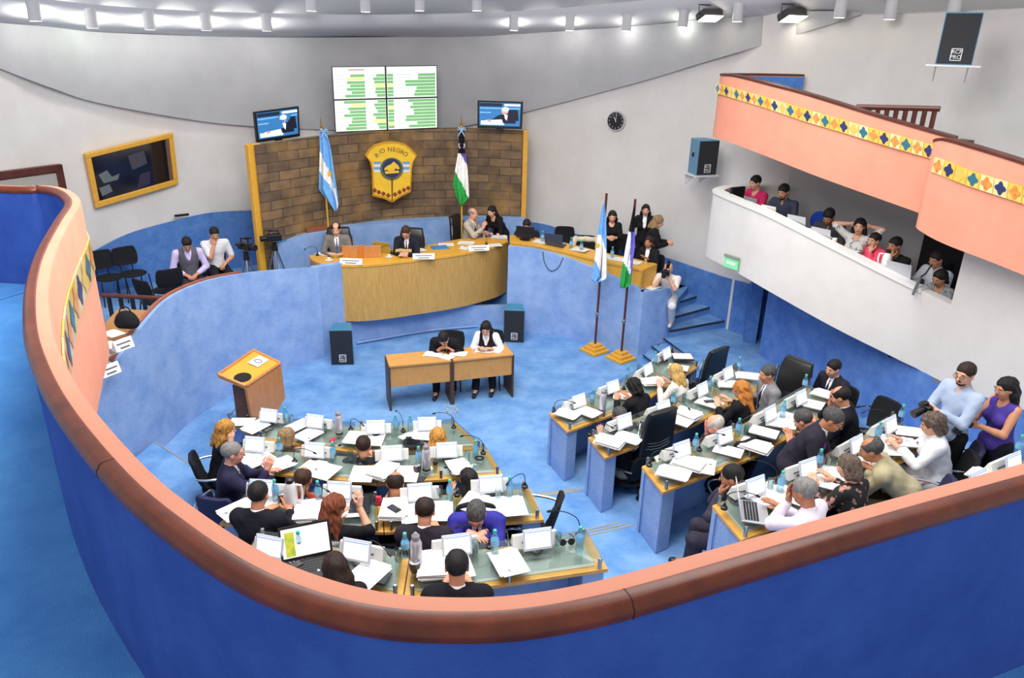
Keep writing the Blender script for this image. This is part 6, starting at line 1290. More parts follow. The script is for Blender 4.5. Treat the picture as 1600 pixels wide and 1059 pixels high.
# lectern-side block
sitter(('arm', N_+'wavy haired woman at the wall end of the front row'), 'woman with wavy honey hair, chin on hand, at the wall end of the front row', 354, 670, 0, 22, lean=10, hp=10, arms=('desk', 'cheek'), hair=('wavy', 'honey', .2), skin='light', top=('blouse', '18181c', .9), sex='f')
sitter(('arm', N_+'ash haired woman in the front row'), 'person with short ash brown bob seen from behind, front row, lectern-side block', 449, 682, 0, 72, hy=-12, arms=('near', 'near'), hair=('bob', 'ash', .10), top=('jacket', '1d1d24'), sex='f')
sitter(('arm', N_+'dark haired person behind a monitor, front row'), 'person with short dark hair seen from behind, front row, lectern-side block', 568, 696, 0, 92, lean=16, arms=('desk', 'write'), hair=('short', 'dkbrown'), top=('jacket', '23222a'))
sitter(('arm', N_+'big haired blonde woman, front row'), 'woman with thick curly golden hair seen from behind, aisle end of the front row', 684, 684, 0, 94, lean=10, arms=('near', 'near'), hair=('curly', 'honey', .30), top=('blouse', '1c1a20', .9), sex='f')
sitter(('navy', 'navy armchair under the grey haired man in navy suit', 62), 'grey haired man in navy suit pointing with raised hand, second row, lectern-side block', 364, 707, TZ[2], 18, lean=6, hp=5, arms=('desk', 'point'), hair=('short', 'grey'), skin='pink', top=('jacket', '25243c'), glasses=True, tie='30304a')
sitter(('arm', N_+'balding man in red, second row'), 'balding man in a red top seen from behind, second row, lectern-side block', 474, 748, TZ[2], 88, lean=16, arms=('near', 'near'), hair=('balding', 'brown'), skin='tan', top=('shirt', 'd0402e'))
sitter(('arm', N_+'bald man in dark suit, second row'), 'bald headed man in dark suit seen from behind, second row, lectern-side block', 618, 756, TZ[2], 92, lean=18, hp=30, arms=('desk', 'write'), hair=('ring', 'dkbrown'), skin='tan', top=('jacket', '201e26'))
sitter(('arm', N_+'black haired woman, second row aisle seat'), 'woman with long straight black hair at the aisle end of the second row, lectern-side block', 731, 748, TZ[2], 112, lean=12, hy=12, arms=('desk', 'desk'), hair=('long', 'black', .26), top=('blouse', '1d1a26', .9), sex='f')
sitter(('arm', N_+'black haired man in black suit, third row'), 'man with short black hair in black suit seen from behind, third row, lectern-side block', 404, 772, TZ[3], 86, lean=5, arms=('near', 'desk'), hair=('short', 'black'), top=('jacket', '191a22'))
sitter(('arm', 'armchair draped with a pale coat under the auburn haired woman'), 'woman with long wavy auburn hair in black top, one hand raised, third row', 523, 792, TZ[3], 76, lean=12, hy=-14, arms=('desk', 'point'), hair=('wavy', 'auburn', .34), skin='light', top=('blouse', '15151a', .6), sex='f')
sitter(('arm', N_+'balding man in dark suit, third row'), 'balding man in dark plum suit seen from behind, third row, lectern-side block', 664, 797, TZ[3], 90, lean=7, hp=25, arms=('near', 'near'), hair=('balding', 'dkbrown'), skin='mid', top=('jacket', '27222c'))
sitter(('arm', 'black armchair under the man in violet blue jacket'), 'grey haired man in bright violet blue jacket turned to face the row behind him', 744, 803, TZ[3], -86, lean=24, hp=42, hy=-6, arms=('in', 'in'), hair=('short', 'dkgrey'), skin='pink', top=('jacket', '32308a'), tie='5a2030', tbl=1.04, seat=.5)
sitter(('arm', N_+'dark haired woman with a laptop, fourth row'), 'woman with long dark brown hair at an open laptop, fourth row, lectern-side block', 523, 886, TZ[4], 112, lean=8, hy=4, arms=('near', 'near'), hair=('long', 'dkbrown', .30), top=('blouse', '1c191e', .95), sex='f')
sitter(('arm', N_+'man in black suit nearest the handrail'), 'man with short black hair in black suit nearest the handrail, fourth row', 714, 884, TZ[4], 94, lean=3, arms=('near', 'near'), hair=('short', 'black'), skin='mid', top=('jacket', '18181f'))
# gallery-side block
sitter(('arm', N_+'woman with pink scarf, front row'), 'woman with short black hair, black jacket and pink scarf, front row, gallery-side block', 990, 604, 0, 128, lean=18, hp=28, arms=('write', 'desk'), hair=('curly', 'black', .06), top=('jacket', '17161b'), scarf='d05080', sex='f')
sitter(('arm', N_+'blonde woman in white, front row'), 'blonde woman in white shirt reaching to her monitor, front row, gallery-side block', 1054, 580, 0, 135, lean=22, hp=20, arms=('desk', 'desk'), hair=('bob', 'blonde', .20), skin='light', top=('shirt', 'd6d2ca'), sex='f', pants='2a2a34')
sitter(('arm', N_+'crouched grey haired man, front row'), 'grey haired man bending low in the front row, beige trousers, gallery-side block', 968, 650, 0, 128, lean=16, hp=30, arms=('desk', 'lap'), hair=('short', 'dkgrey'), skin='pink', top=('jacket', '24242c'), pants='b3a48c')
sitter(('arm', N_+'red haired woman, second row'), 'woman with wavy red hair in black jacket, second row, gallery-side block', 1157, 608, TZ[2], 128, lean=14, hy=12, arms=('desk', 'desk'), hair=('wavy', 'red', .28), skin='light', top=('jacket', '18181c'), sex='f')
sitter(('arm', 'black armchair under the man in light grey suit'), 'man in light grey suit turned sideways, second row, gallery-side block', 1199, 584, TZ[2], 186, lean=6, hp=8, arms=('lap', 'rest'), hair=('short', 'dkgrey'), top=('jacket', '7c7b80'), tie='1c1c26', pants='6a696e')
sitter(('arm', N_+'bald white bearded man, second row'), 'bald man with white beard holding his hand to his brow, second row, gallery-side block', 1117, 664, TZ[2], 165, lean=12, hp=30, arms=('desk', 'face'), hair=('ring', 'white'), skin='pink', top=('jacket', '22222c'), beard='white')
sitter(('arm', N_+'man with hands at his face, third row aisle'), 'man in grey plum suit with hands folded at his face, third row aisle, gallery-side block', 1143, 744, TZ[3], 160, lean=14, hp=14, arms=('chin', 'chin'), hair=('short', 'black'), skin='tan', top=('jacket', '3a3644'), pants='332f3c', shirt='d8d8e4')
sitter(('arm', N_+'grey haired man writing, third row'), 'grey haired man in dark suit bent over writing, third row, gallery-side block', 1255, 656, TZ[3], 142, lean=30, hp=35, arms=('desk', 'write'), hair=('short', 'dkgrey'), skin='mid', top=('jacket', '23222e'))
sitter(('arm', N_+'balding man with a white cup, third row'), 'balding man in black suit with hand at his face, far end of the third row', 1313, 619, TZ[3], 152, lean=14, hp=22, arms=('desk', 'face'), hair=('balding', 'black'), skin='mid', top=('jacket', '17171d'))
sitter(('arm', 'black armchair under the young man beside the blue wall'), 'young man in dark suit and tie looking down beside the blue wall', 1302, 575, TZ[2], 205, lean=4, hp=14, arms=('lap', 'lap'), hair=('short', 'black'), skin='light', top=('jacket', '22212b'), tie='23232f')
person('standing man with glasses and purple tie leaning over the fourth row', 1302, 655, TZ[3], -38, 'stand', lean=26, hp=24, hy=4, arms=((-.2, .3, .92), (.2, .42, .86)), hair=('short', 'dkgrey'), skin='tan', top=('jacket', '2a2733'), tie='8a3f9a', glasses=True, pants='23212b')
sitter(('arm', N_+'man in pale shirt, fourth row aisle'), 'grey haired man in pale lilac shirt with raised hand seen from behind, fourth row', 1256, 767, TZ[4], 134, lean=12, hp=18, arms=('face', 'desk'), hair=('short', 'grey'), skin='tan', top=('shirt', 'd8cfdb'), pants='3a3a44')
sitter(('arm', N_+'woman in floral blouse'), 'woman with short grey brown hair in black floral blouse, fourth row, gallery-side block', 1324, 728, TZ[4], 122, lean=14, hp=22, arms=('desk', 'desk'), hair=('bob', 'mouse', .08), skin='light', top=('blouse', patmat('floral', 'floral', [(0, '17151a'), (.52, '17151a'), (.56, '8a6a5a'), (.62, 'c98a7a'), (.68, '2a2028'), (.74, 'c8408a')], 14), .9), sex='f')
sitter(('navy', 'navy armchair under the man in the beige jacket'), 'balding man in beige jacket leaning across, fourth row, gallery-side block', 1361, 702, TZ[4], 158, lean=48, hp=20, arms=('in', 'rest'), hair=('balding', 'dkgrey'), skin='tan', top=('jacket', 'a59b7d'), pants='4a463c')
sitter(('arm', 'black armchair with chrome arms under the woman in white jacket'), 'woman with curly grey brown hair in white jacket writing, fourth row, gallery-side block', 1456, 662, TZ[4], 162, lean=12, hp=18, arms=('write', 'desk'), hair=('curly', 'mouse', .10), skin='light', top=('jacket', 'd8d8dc'), sex='f', pants='c8c8cc')
r1 = person('standing photographer in pale blue striped shirt looking aside by the blue wall', 1508, 584, TZ[4], 196, 'stand', lean=-4, hp=8, hy=14, arms=('hold', 'hold'), hair=('short', 'dkbrown'), skin='light', glasses=True, top=('shirt', patmat('pale_stripe', 'stripe', [(0, '93a6c4'), (.5, 'b4c2d8')], 60)), pants='1a1a20', beard='brown')
r2 = person('standing woman with long black hair in violet sleeveless top holding a camera', 1571, 606, TZ[4], 188, 'stand', lean=2, hp=16, arms=('hold', 'hold'), hair=('long', 'black', .36), skin='mid', top=('sleeveless', '4a3a8e'), pants='1b1a24', sex='f')
def mk_photocam():
    r = empty('photo_camera'); MB().box((0, 0, 0), (.14, .06, .095)).build('body', black_p, r, bevel=.012); MB().lathe([(.036, 0), (.038, .05), (.042, .10), (.042, .12)], (0, .03, -.005), 14, T=Matrix.Rotation(R_(-90), 3, 'X')).build('lens', black_p, r, smooth='auto'); MB().box((0, 0, .06), (.05, .05, .035)).build('viewfinder_hump', black_p, r, bevel=.008); return r
PC = Kind(mk_photocam)
def held(rr, lab, yaw, dz=0, tilt=0):
    a, b_ = rr['world'](rr['hand'][-1]), rr['world'](rr['hand'][1]); o = PC.put(((a[0]+b_[0])/2+.03*math.cos(R_(yaw)), (a[1]+b_[1])/2+.03*math.sin(R_(yaw)), (a[2]+b_[2])/2+dz), R_(yaw-90), lab, 'camera', 'photo cameras'); o.rotation_euler = (R_(tilt), 0, R_(yaw-90)); return o
held(r1, 'black photo camera held by the man in the pale blue shirt', 196, .02, -20); held(r2, 'black photo camera held by the woman in the violet top', 188, .02, -60)
# clerks in the middle
r = person('man in dark suit bent over writing at a clerk desk', 682, 538, 0, -96, 'sit', xy=(-1.02, 11.30), lean=46, hp=52, arms=('desk', 'write'), hair=('short', 'black'), top=('jacket', '16161b'), tie='17171c', tbl=.76, pants='16161b'); chair('vis', r['root'], 0, -96, 'black chair of the man writing at the clerk desk')
r = person('woman with dark hair in black vest and white sleeves writing at a clerk desk', 759, 513, 0, -98, 'sit', lean=28, hp=30, arms=('desk', 'write'), hair=('long', 'black', .16), skin='light', top=('vest', 'e2e2e6', .93, '17171c'), tbl=.76, sex='f', pants='16161b', lanyard='c8c8d0'); chair('vis', r['root'], 0, -98, 'black chair of the woman writing at the clerk desk')
for px, py, rz, kd, lab in [(676, 554, 80, 'p3', 'open papers before the man at the clerk desk'), (696, 557, 60, 'p1', 'single sheet at the elbow of the man at the clerk desk'), (716, 553, 82, 'p3', 'papers lying at the joint of the two clerk desks'), (756, 548, 85, 'p3', 'papers before the woman at the clerk desk'), (772, 547, 70, 'p1', 'single sheet at the outer end of the clerk desks')]:
    p = at(px, py, .762); K[kd].put((p[0], p[1], .762), R_(rz), lab, 'paper', 'papers on the clerk desks', .85)
# dais
def dais(lab, px, py, yaw, chl, **kw):
    r = person(lab, px, py, .80, yaw, 'sit', tbl=.82, seat=.5, **kw)
    if chl: chair('exec', r['root'], .78, yaw, chl, None, 1.0)
    return r
dais('balding man in grey suit at the lectern end of the presiding desk', 525, 358, -82, 'black leather high back chair of the man in grey suit on the dais', lean=8, hp=14, arms=('desk', 'desk'), hair=('balding', 'black'), skin='light', top=('jacket', '6f6b68'), tie='4a5a80')
dais('man in dark suit reading at the middle of the presiding desk', 634, 363, -95, 'black leather high back chair at the middle of the presiding desk', lean=16, hp=30, arms=('in', 'in'), hair=('short', 'brown'), skin='pink', top=('jacket', '1c1f2a'), tie='5a1f2a', glasses=True)
dais('bald man in beige suit turned towards the bending woman on the dais', 739, 334, -24, 'black leather high back chair of the man in beige suit on the dais', lean=8, hp=4, arms=('desk', 'point'), hair=('ring', 'grey'), skin='pink', top=('jacket', 'a8a192'), tie='2c2c34')
person('woman with long black hair in black bending over the presiding desk', 768, 330, .75, -125, 'stand', lean=38, hp=22, arms=((-.1, .42, .80), (.12, .45, .80)), hair=('long', 'black', .26), skin='light', top=('blouse', '131316', .6), sex='f', s=.98, pants='131316')
r = person('man in black suit at a black monitor of the staff desk', 823, 352, .75, -100, 'sit', lean=8, hp=24, arms=('desk', 'desk'), hair=('short', 'black'), skin='mid', top=('jacket', '17181e'), tie='15151a', tbl=.98); chair('vis', r['root'], .75, -100, 'black chair of the man at the black monitor')
person('standing woman in black dress looking at her hands, next to the sky blue flag', 957, 338, .75, -95, 'stand', lean=2, hp=16, arms=('hold', 'hold'), hair=('long', 'black', .16), skin='light', top=('blouse', '141416', .8), sex='f', pants='141416', s=.98)
person('standing dark haired woman in open black blazer over white shirt by the white wall', 1009, 328, .75, -100, 'stand', lean=2, hp=4, arms=('down', 'down'), hair=('bob', 'black', .14), skin='light', top=('jacket', '16161a'), sex='f', pants='17171b')
person('standing woman with light brown hair in black blazer facing the steps', 1029, 346, .75, -8, 'stand', lean=8, hp=16, arms=('hold', 'hold'), hair=('wavy', 'ash', .14), skin='light', top=('jacket', '18181c'), sex='f', pants='8a98b4')
r = person('seated dark haired woman in black jacket at the end of the staff desk', 1014, 378, .75, -125, 'sit', lean=6, hp=4, arms=('desk', 'lap'), hair=('long', 'dkbrown', .22), skin='tan', top=('jacket', '17171b'), tbl=.90, sex='f'); chair('vis', r['root'], .75, -125, 'black chair of the woman at the end of the staff desk')
r3 = person('young photographer with a crest of hair crouching on the steps in white', 1044, 420, .42, -112, 'perch', lean=22, hp=14, arms=('cam', 'cam'), hair=('mohawk', 'black'), skin='light', top=('tshirt', 'd5d0c8', .4, 1), pants='d0cdc8', shoes='c8c8c8', seat=.42, legs=(((-.16, .36, .48), (-.13, .08, .085)), ((.15, .30, .36), (.12, -.12, .085))))
o = held(r3, 'black photo camera held to the face of the crouching photographer', -112, .02, -8)
r = person('man in grey knitted vest and lilac shirt looking down, press chairs', 292, 381, .9, -62, 'sit', lean=14, hp=38, arms=('lap', 'lap'), hair=('short', 'black'), top=('vest', 'c3b6dc', .93, '5a5a62'), pants='2a2a34'); chair('vis', r['root'], .9, -62, 'black padded chair of the man in the grey vest')
r = person('man in short sleeved white shirt with hand at his mouth, press chairs', 335, 365, .9, -58, 'sit', lean=12, hp=22, arms=('lap', 'chin'), hair=('short', 'black'), top=('tshirt', 'd2d2d4', .42, 1), pants='1b1b24'); chair('vis', r['root'], .9, -58, 'black padded chair of the man in the white shirt')
# press gallery
GS = GW[2:]
def galler(lab, px, py, yaw, push=0., **kw):
    w = on(px, py, [tuple(q) for q in offs(GS, .72+push)]); return person(lab, 0, 0, 0, yaw, 'sit', headw=w, **kw)
galler('man in crimson jersey at the rounded end of the press gallery', 1180, 285, 205, lean=10, hp=14, arms=('desk', 'desk'), hair=('short', 'black'), skin='light', top=('tshirt', 'c02a5e', .95), tbl=.78)
galler('bearded man in dark checked shirt typing in the press gallery', 1224, 299, 222, lean=12, hp=22, arms=('desk', 'desk'), hair=('short', 'black'), skin='mid', top=('shirt', patmat('dark_check', 'plaid', [(0, '23283a'), (.5, '3c4356')], 22)), beard='black', tbl=.75)
galler('man in dark grey shirt looking down in the press gallery', 1295, 338, 225, lean=14, hp=36, arms=('desk', 'desk'), hair=('short', 'black'), skin='tan', top=('tshirt', '3a393d', .45, 1), tbl=.75)
galler('woman in white patterned blouse stretching her arms behind her head', 1343, 353, 228, lean=-2, hp=6, hy=10, arms=('behind', 'behind'), hair=('bob', 'black', .16), skin='light', top=('blouse', patmat('white_pattern', 'floral', [(0, 'd8d6d2'), (.55, 'd8d6d2'), (.58, '6a6a70'), (.64, 'd8d6d2')], 16), .45), sex='f')
galler('woman in coral pink jacket with hand at her mouth, press gallery', 1366, 375, 205, .0, lean=12, hp=8, arms=('chin', 'desk'), hair=('short', 'dkbrown'), skin='light', top=('jacket', 'e8506e'), shirt='d8506e', sex='f', tbl=.75)
galler('man in black shirt leaning his face on folded hands, press gallery', 1398, 383, 205, .0, lean=16, hp=10, arms=('chin', 'chin'), hair=('short', 'black'), skin='tan', top=('tshirt', '1a1a1e', .4), tbl=.75)
galler('man in pale shirt with headphones at the far end of the press gallery', 1463, 405, 205, .25, lean=8, hp=18, arms=('desk', 'desk'), hair=('short', 'dkbrown'), skin='mid', top=('shirt', 'c9ced6'), tbl=.75)
r4 = galler('woman in grey patterned blouse filming from the near corner of the press gallery', 1468, 434, 205, -.15, lean=10, hp=26, arms=('hold', 'hold'), hair=('bob', 'black', .12), skin='mid', top=('blouse', patmat('grey_pattern', 'floral', [(0, '8a8f92'), (.5, '5a5f64'), (.58, '9aa0a2'), (.7, '4a4d52')], 18), .4), sex='f')
held(r4, 'small black camera held by the woman at the near corner of the press gallery', 205, 0, 0)
# things on the press gallery counter
def gpt(px, py, back=.30, dz=-.14):
    q = on(px, py, [tuple(p) for p in offs(GS, back)]); i = min(range(len(ga)), key=lambda j: np.hypot(ga[j][0]-q[0], ga[j][1]-q[1])); return np.array([q[0], q[1], gc[i][2]+dz])
def glap(px, py, rz, lab, sc_=.9, m=silver):
    p = gpt(px, py); o = mk_laptop(m, scr_grey, ang=14); o.location = tuple(p); o.rotation_euler = (0, 0, R_(rz)); o.scale = (sc_,)*3; tag(o, lab, 'laptop', 'press gallery laptops')
glap(1182, 322, 115, 'dark grey laptop before the man in crimson, press gallery', .9, mat('laptop_grey', '6a6c72', .4)); glap(1206, 337, 130, 'small white laptop before the bearded man, press gallery', .75, mat('laptop_white', 'd8d6d0', .4)); glap(1250, 356, 130, 'grey laptop before the blue chair, press gallery'); glap(1288, 374, 130, 'silver laptop before the man in dark grey, press gallery'); glap(1409, 432, 130, 'silver laptop with badge beside the steel thermos, press gallery', 1.0)
p = gpt(1151, 308); tag(MB().box((0, 0, .13), (.30, .05, .26), R_(30)).build('black_screen', black_p, None, tuple(p), 0, bevel=.006), 'small black screen at the rounded end of the press gallery', 'screen')
for px, py, lab in [(1264, 366, 'white paper cup before the blue chair, press gallery'), (1293, 386, 'white paper cup, first of two before the man in dark grey'), (1301, 390, 'white paper cup, second of two before the man in dark grey'), (1345, 406, 'white paper cup before the woman in coral pink')]:
    p = gpt(px, py, .22); tag(MB().lathe([(.028, 0), (.036, .10), (.033, .10), (.026, .006), (.001, .006)], n=14).build('paper_cup', paper, None, tuple(p), 0, 'auto'), lab, 'cup', 'paper cups in the press gallery')
p = gpt(1381, 426, .26); K['jug'].put(tuple(p), 2.5, 'white thermos jug before the man in black, press gallery', 'thermos')
for px, py, lab in [(1225, 345, 'papers before the bearded man in the press gallery'), (1325, 397, 'papers between paper cups in the press gallery'), (1362, 416, 'papers before the thermos jug in the press gallery')]:
    p = gpt(px, py, .3); K['p3'].put(tuple(p), R_(40), lab, 'paper', 'press gallery papers', .8)
p = on(1270, 346, [tuple(q) for q in offs(GS, 1.1)]); bl = empty('plastic_chair', (p[0], p[1], p[2]-.75), R_(120)); tag(bl, 'blue plastic chair in the press gallery', 'chair'); S = Sdf(); S.ell((0, -.2, .72), (.22, .03, .18)); V, Q = S.mesh(.016); npmesh('backrest', V, Q, [mat('plastic_blue', '2450c0', .4)], bl); S = Sdf(); S.ell((0, .02, .44), (.22, .22, .03)); V, Q = S.mesh(.016); npmesh('seat', V, Q, [mat('plastic_blue', '2450c0', .4)], bl)
for sx in (-1, 1):
    for sy in (-1, 1): MB().tube([(sx*.17, sy*.17, .44), (sx*.2, sy*.21, 0)], .012, 6).build('leg', steel, bl)
p = gpt(1436, 452, .05, .05); ms = empty('microphone_stand', tuple(p)); tag(ms, 'black microphone on a clamp hanging over the press gallery parapet', 'microphone'); MB().tube([(-.03, -.02, .06), (-.10, -.08, -.10), (-.12, -.10, -.16)], [.022, .018, .016], 8).build('microphone_body', mat('mic_grey', '5a5c60', .5), ms, smooth='auto'); MB().tube([(-.03, -.02, .06), (.05, .02, .10), (.12, .05, .22)], .010, 6).build('arm', black_p, ms); MB().box((0, 0, .0), (.06, .06, .05)).build('clamp', black_p, ms)
# ------------------------------------------------------------------ things on the presiding and staff desks
pz_ = 1.601
def onp(px, py, z=pz_): p = at(px, py, z); return (p[0], p[1], z)
for px, py, lab, rz in [(549, 412, 'white name card before the man in grey suit', -3), (662, 404, 'white name card before the man in dark suit, presiding desk', 8), (748, 391, 'white name card before the man in beige suit', 14)]: card(onp(px, py), R_(rz), lab, .40, .10, 'name cards on the presiding desk')
r = empty('wooden_screen', onp(565, 402), R_(4)); tag(r, 'brown wooden backed screen pair standing on the presiding desk', 'screen'); MB().box((-.19, 0, .11), (.34, .03, .22), R_(-6)).build('panel', lecwood, r, bevel=.004); MB().box((.19, 0, .11), (.34, .03, .22), R_(6)).build('panel', lecwood, r, bevel=.004); MB().box((0, -.03, .12), (.09, .04, .24)).build('centre_post', mat('post_orange', 'c0702c', .5), r, bevel=.004)
o = mk_laptop(mat('laptop_yellowish', 'b8a04a', .4), scr_grey, ang=20); o.location = onp(602, 393); o.rotation_euler = (0, 0, R_(165)); tag(o, 'yellowish laptop with raised lid on the presiding desk', 'laptop')
K['thermos'].put(onp(624, 391), 0, 'steel thermos before the man in dark suit, presiding desk', 'thermos')
tag(MB().box((0, 0, .05), (.30, .14, .10)).build('document_box', mat('box_tan', 'd0b070', .6), None, onp(631, 397), R_(4), bevel=.008), 'tan document box before the steel thermos, presiding desk', 'box')
tag(MB().box((0, 0, .008), (.32, .24, .015)).build('blue_folder', mat('folder_blue', '3a7fc0', .5), None, onp(687, 387), R_(20), bevel=.003), 'blue folder with a picture lying on the presiding desk', 'folder')
for px, py, rz, kd, lab in [(508, 397, 60, 'p3', 'white papers before the man in grey suit, presiding desk'), (652, 390, 30, 'p3', 'white papers beside the dark suited man, presiding desk'), (697, 382, 100, 'p1', 'white sheet above the blue folder, presiding desk'), (728, 380, 85, 'p3', 'white papers before the man in beige suit'), (735, 388, 100, 'p1', 'white sheet beneath the name card, presiding desk'), (780, 372, 95, 'p9', 'thick white pad at the staff end of the presiding desk'), (772, 383, 110, 'p1', 'printed leaflet at the staff end of the presiding desk')]: K[kd].put(onp(px, py), R_(rz), lab, 'paper', 'papers on the presiding desk')
for px, py, lab in [(514, 407, 'small white cup and saucer before the man in grey suit'), (608, 402, 'small white cup and saucer before the laptop, presiding desk'), (722, 389, 'small white cup and saucer before the man in beige suit')]:
    o = MB().lathe([(.02, 0), (.065, .008), (.066, .012), (.022, .006)], n=18).build('coffee_cup', paper, None, onp(px, py), 0, 'auto'); MB().lathe([(.022, .006), (.036, .05), (.033, .05), (.02, .012), (.001, .012)], n=16).build('cup', paper, o, smooth='auto'); tag(o, lab, 'cup', 'coffee cups on the dais')
for px, py, rz, lab in [(496, 399, -90, 'gooseneck microphone at the lectern end of the presiding desk'), (542, 398, -60, 'gooseneck microphone before the man in grey suit'), (612, 397, -90, 'gooseneck microphone before the dark suited man, presiding desk'), (760, 382, 170, 'gooseneck microphone before the man in beige suit')]: K['mic'].put(onp(px, py), R_(rz), lab, 'microphone', 'dais microphones')
def ons(px, py):
    q = on(px, py, [tuple(p) for p in offs(sn_, .25)]); i = min(range(len(sn_)), key=lambda j: np.hypot(sn_[j][0]-q[0], sn_[j][1]-q[1])); return (q[0], q[1], sn_[i][2]+.001)
r = empty('computer_monitor', ons(820, 383), R_(165)); tag(r, 'black computer monitor seen from behind on the staff desk', 'monitor'); MB().box((0, 0, .15), (.36, .04, .22)).build('casing', black_p, r, bevel=.008); MB().lathe([(.11, 0), (.11, .012), (.025, .02), (.025, .06)], n=16).build('stand', black_p, r, smooth='auto'); MB().box((0, -.022, .15), (.33, .003, .19)).build('screen', scr_grey, r)
o = mk_laptop(mat('laptop_dark', '3a3f4a', .4), scr_grey, ang=12); o.location = ons(868, 389); o.rotation_euler = (0, 0, R_(160)); o.scale = (1.1,)*3; tag(o, 'dark laptop seen from behind on the staff desk', 'laptop')
for px, py, lab in [(847, 388, 'water bottle between the monitor and the laptop, staff desk'), (892, 389, 'water bottle beside the dark laptop, staff desk'), (908, 395, 'water bottle before the cream jacket, staff desk'), (956, 405, 'water bottle between the two flags, staff desk')]: K['bottle'].put(ons(px, py), 0, lab, 'bottle', 'water bottles')
for px, py, lab in [(905, 394, 'white papers before the cream jacket, staff desk'), (945, 400, 'white papers beside the sky blue flag, staff desk'), (965, 405, 'white papers between the standing flags, staff desk'), (845, 384, 'white papers near the black monitor, staff desk'), (988, 411, 'white papers at the end of the staff desk')]: K['p3'].put(ons(px, py), R_(60), lab, 'paper', 'papers on the staff desk')
p = at(1022, 451, 1.36); z = float(sd_[0][2]); p = at(1022, 451, z); tag(MB().box((0, 0, .006), (.30, .20, .010)).build('tablet_computer', paper, None, (p[0]-.02, p[1]+.06, z+.001), R_(45), bevel=.004), 'white edged tablet lying on the corner of the blue ledge', 'tablet'); MB().box((0, 0, .0115), (.24, .15, .001)).build('screen', black_p, bpy.data.objects['tablet_computer.001'] if 'tablet_computer.001' in bpy.data.objects else None)
pts_ = [on(x, y, [tuple(q) for q in offs(fr, -.015)]) for x, y in [(848, 393), (851, 410), (860, 423), (872, 418), (880, 402)]]; tag(MB().tube(arcpath(pts_, 4), .006, 6).build('hanging_cable', black_p), 'thin dark cable drooping down the blue wall below the staff desk', 'cable')
# ledge things beside the stone wall
i = min(range(len(DP)), key=lambda j: abs(DP[j][0]-at(490, 362, 1.75)[0])); z = DP[i][2]
p = at(492, 361, z); tag(MB().box((0, 0, .05), (.42, .22, .10)).build('wooden_box', mat('box_brown', '8a5230', .5), None, (p[0], p[1], z), R_(40), bevel=.006), 'brown wooden box on the blue ledge at the foot of the stone wall', 'box')
z2 = DP[2][2]; p = at(458, 371, z2); tag(MB().box((0, 0, .015), (.26, .18, .03)).build('yellow_folder', mat('folder_yellow', 'd8b43a', .5), None, (p[0], p[1], z2+.001), R_(30), bevel=.003), 'yellow folder on the blue ledge beside the wooden box', 'folder')
p = at(449, 374, z2); tag(MB().box((0, 0, .006), (.24, .2, .012)).build('blue_booklet', mat('folder_blue', '3a7fc0', .5), None, (p[0]-.1, p[1]-.12, z2+.001), R_(20), bevel=.003), 'blue booklet on the end of the blue ledge', 'booklet')
p = on(281, 337, BW); tag(MB().box((0, -.06, .02), (.26, .05, .04)).build('black_receiver', black_p, None, (p[0]+.03, p[1]-.02, p[2]+.01), R_(38), bevel=.004), 'small black receiver on top of the blue wainscot', 'receiver')
# pale coat over the auburn haired woman's chair
for lab, ob, root in PEOPLE:
    if lab.startswith('woman with long wavy auburn'):
        S = Sdf(); S.chain([(-.21, -.27, .88), (.21, -.27, .88)], [.055, .055]).chain([(-.22, -.30, .70), (.22, -.30, .70)], [.045, .045], .1); V, Q = S.mesh(.014, (.006, 30, 2)); q = npmesh('pale_coat', V, Q, [cloth('dcdcda')]); q.location = root; q.rotation_euler = ob.rotation_euler; tag(q, 'pale coat draped over the chair back of the auburn haired woman', 'coat')
# ------------------------------------------------------------------ lamps
lampm = mat('lamp_lens', 'fff4dc', .3, emit=9)
def mk_spot():
    r = empty('ceiling_spotlight'); MB().lathe([(.085, -.30), (.09, -.29), (.09, .06), (.07, .08)], n=18).build('housing', mat('lamp_white', 'd2d2d2', .4), r, smooth='auto'); MB().lathe([(.078, -.298), (.078, -.301), (.001, -.301)], n=18).build('lens', lampm, r); return r
SPOT = Kind(mk_spot); SL_ = []
for i, (px, py) in enumerate([(50, 12), (140, 25), (231, 29), (320, 31), (415, 33), (803, 34), (891, 34), (980, 34), (1069, 27), (1155, 17), (1316, 8), (1395, 10), (1495, 5), (485, 0), (570, 2), (655, 1), (745, 1)]):
    p = ceilpt(px, py-9)
    if p is None: print('no ceiling', px, py); continue
    far = 'row near the wall head' if i < 9 else 'above the upper balcony' if i < 13 else 'inner row'
    lab = 'white cylindrical ceiling spotlight, %s, %s' % (far, ['outermost on the lectern side', 'second from the lectern side', 'third from the lectern side', 'fourth from the lectern side', 'above the lectern-side television', 'above the gallery-side television', 'second past the video wall', 'third past the video wall', 'fourth past the video wall', 'nearest the floodlights', 'second from the floodlights', 'third from the floodlights', 'over the wall loudspeaker', 'first', 'second', 'third', 'fourth'][i])
    o = SPOT.put((p[0], p[1], p[2]+.04), 0, lab, 'spotlight', 'ceiling spotlights'); 
    wpt = np.array([p[0]*1.10, p[1]*1.10, p[2]-.9]); SL_.append((p, wpt, i))
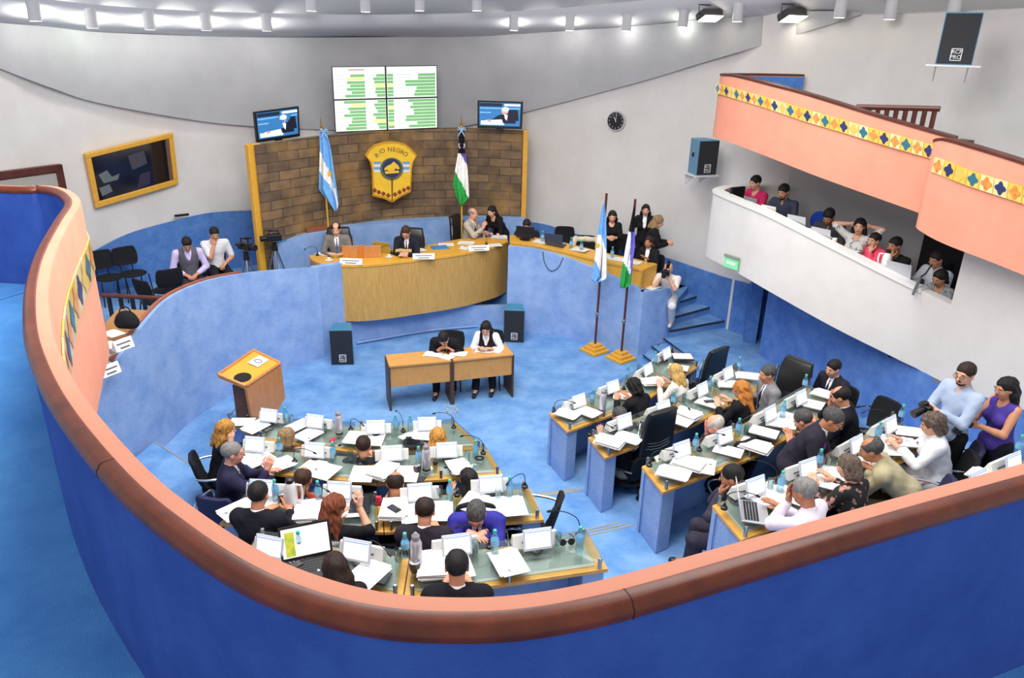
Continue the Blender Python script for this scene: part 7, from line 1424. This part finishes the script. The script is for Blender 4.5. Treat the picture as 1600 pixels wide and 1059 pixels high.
def mk_flood():
    r = empty('floodlight'); T = Matrix.Rotation(R_(-25), 3, 'X'); MB().box((0, 0, 0), (.42, .26, .14), M=T).build('housing', mat('flood_dark', '3c3e42', .4), r, bevel=.04); MB().box(T @ Vector((0, -.02, -.073)), (.38, .22, .008), M=T).build('lens', lampm, r); MB().tube([(-.22, 0, 0), (-.24, 0, .16), (.24, 0, .16), (.22, 0, 0)], .012, 6).build('bracket', mat('flood_dark', '3c3e42', .4), r); return r
FL = Kind(mk_flood)
for px, py, lab in [(1110, 14, 'dark floodlight on the ceiling, nearer the video wall'), (1240, 13, 'dark floodlight on the ceiling, nearer the upper balcony')]:
    p = ceilpt(px, py-6); FL.put((p[0], p[1], p[2]-.16), R_(25), lab, 'floodlight', 'floodlights')
def lamp(kind, loc, aim, energy, size=1., col=(1, 1, 1), angle=60, blend=.8):
    l = bpy.data.lights.new('lamp', kind); l.energy = energy; l.color = col
    if kind == 'AREA': l.shape = 'DISK'; l.size = size
    elif kind == 'SPOT': l.spot_size = R_(angle); l.spot_blend = blend; l.shadow_soft_size = size
    else: l.shadow_soft_size = size
    o = bpy.data.objects.new('lamp', l); COL.objects.link(o); o.location = loc; d = Vector(aim)-Vector(loc); o.rotation_euler = d.to_track_quat('-Z', 'Y').to_euler(); return o
for p, w, i in SL_:
    if i >= 9: continue
    lamp('POINT', (p[0]*1.015, p[1]*1.015, p[2]-.27), tuple(w), 12 if i < 5 else 7 if i < 7 else 3.5, .06, (.92, 1, .86) if i in (1, 8) else (1, .97, .92), 100, .9)
lamp('AREA', (-1.5, 8.5, 9.5), (-1.5, 9.2, 0), 600, 5, (1, .98, .95)); lamp('AREA', (3.0, 6.5, 9.5), (2.5, 8, 0), 330, 4, (1, .98, .95)); lamp('AREA', (-1.0, 4.0, 7.8), (-1, 15, 3.2), 420, 3, (1, .98, .96))  # unseen area lamps; the last is added to brighten back wall and faces
w = bpy.data.worlds.new('world'); SC.world = w; w.use_nodes = True; w.node_tree.nodes['Background'].inputs[0].default_value = (.93, .96, 1, 1); w.node_tree.nodes['Background'].inputs[1].default_value = .75
SC.view_settings.view_transform = 'Standard'; SC.view_settings.look = 'None'; SC.view_settings.exposure = 0; SC.view_settings.gamma = 1; SC.view_settings.use_curve_mapping = False
SC.cycles.use_denoising = True; SC.cycles.max_bounces = 8; SC.cycles.transparent_max_bounces = 12; SC.cycles.sample_clamp_indirect = 4
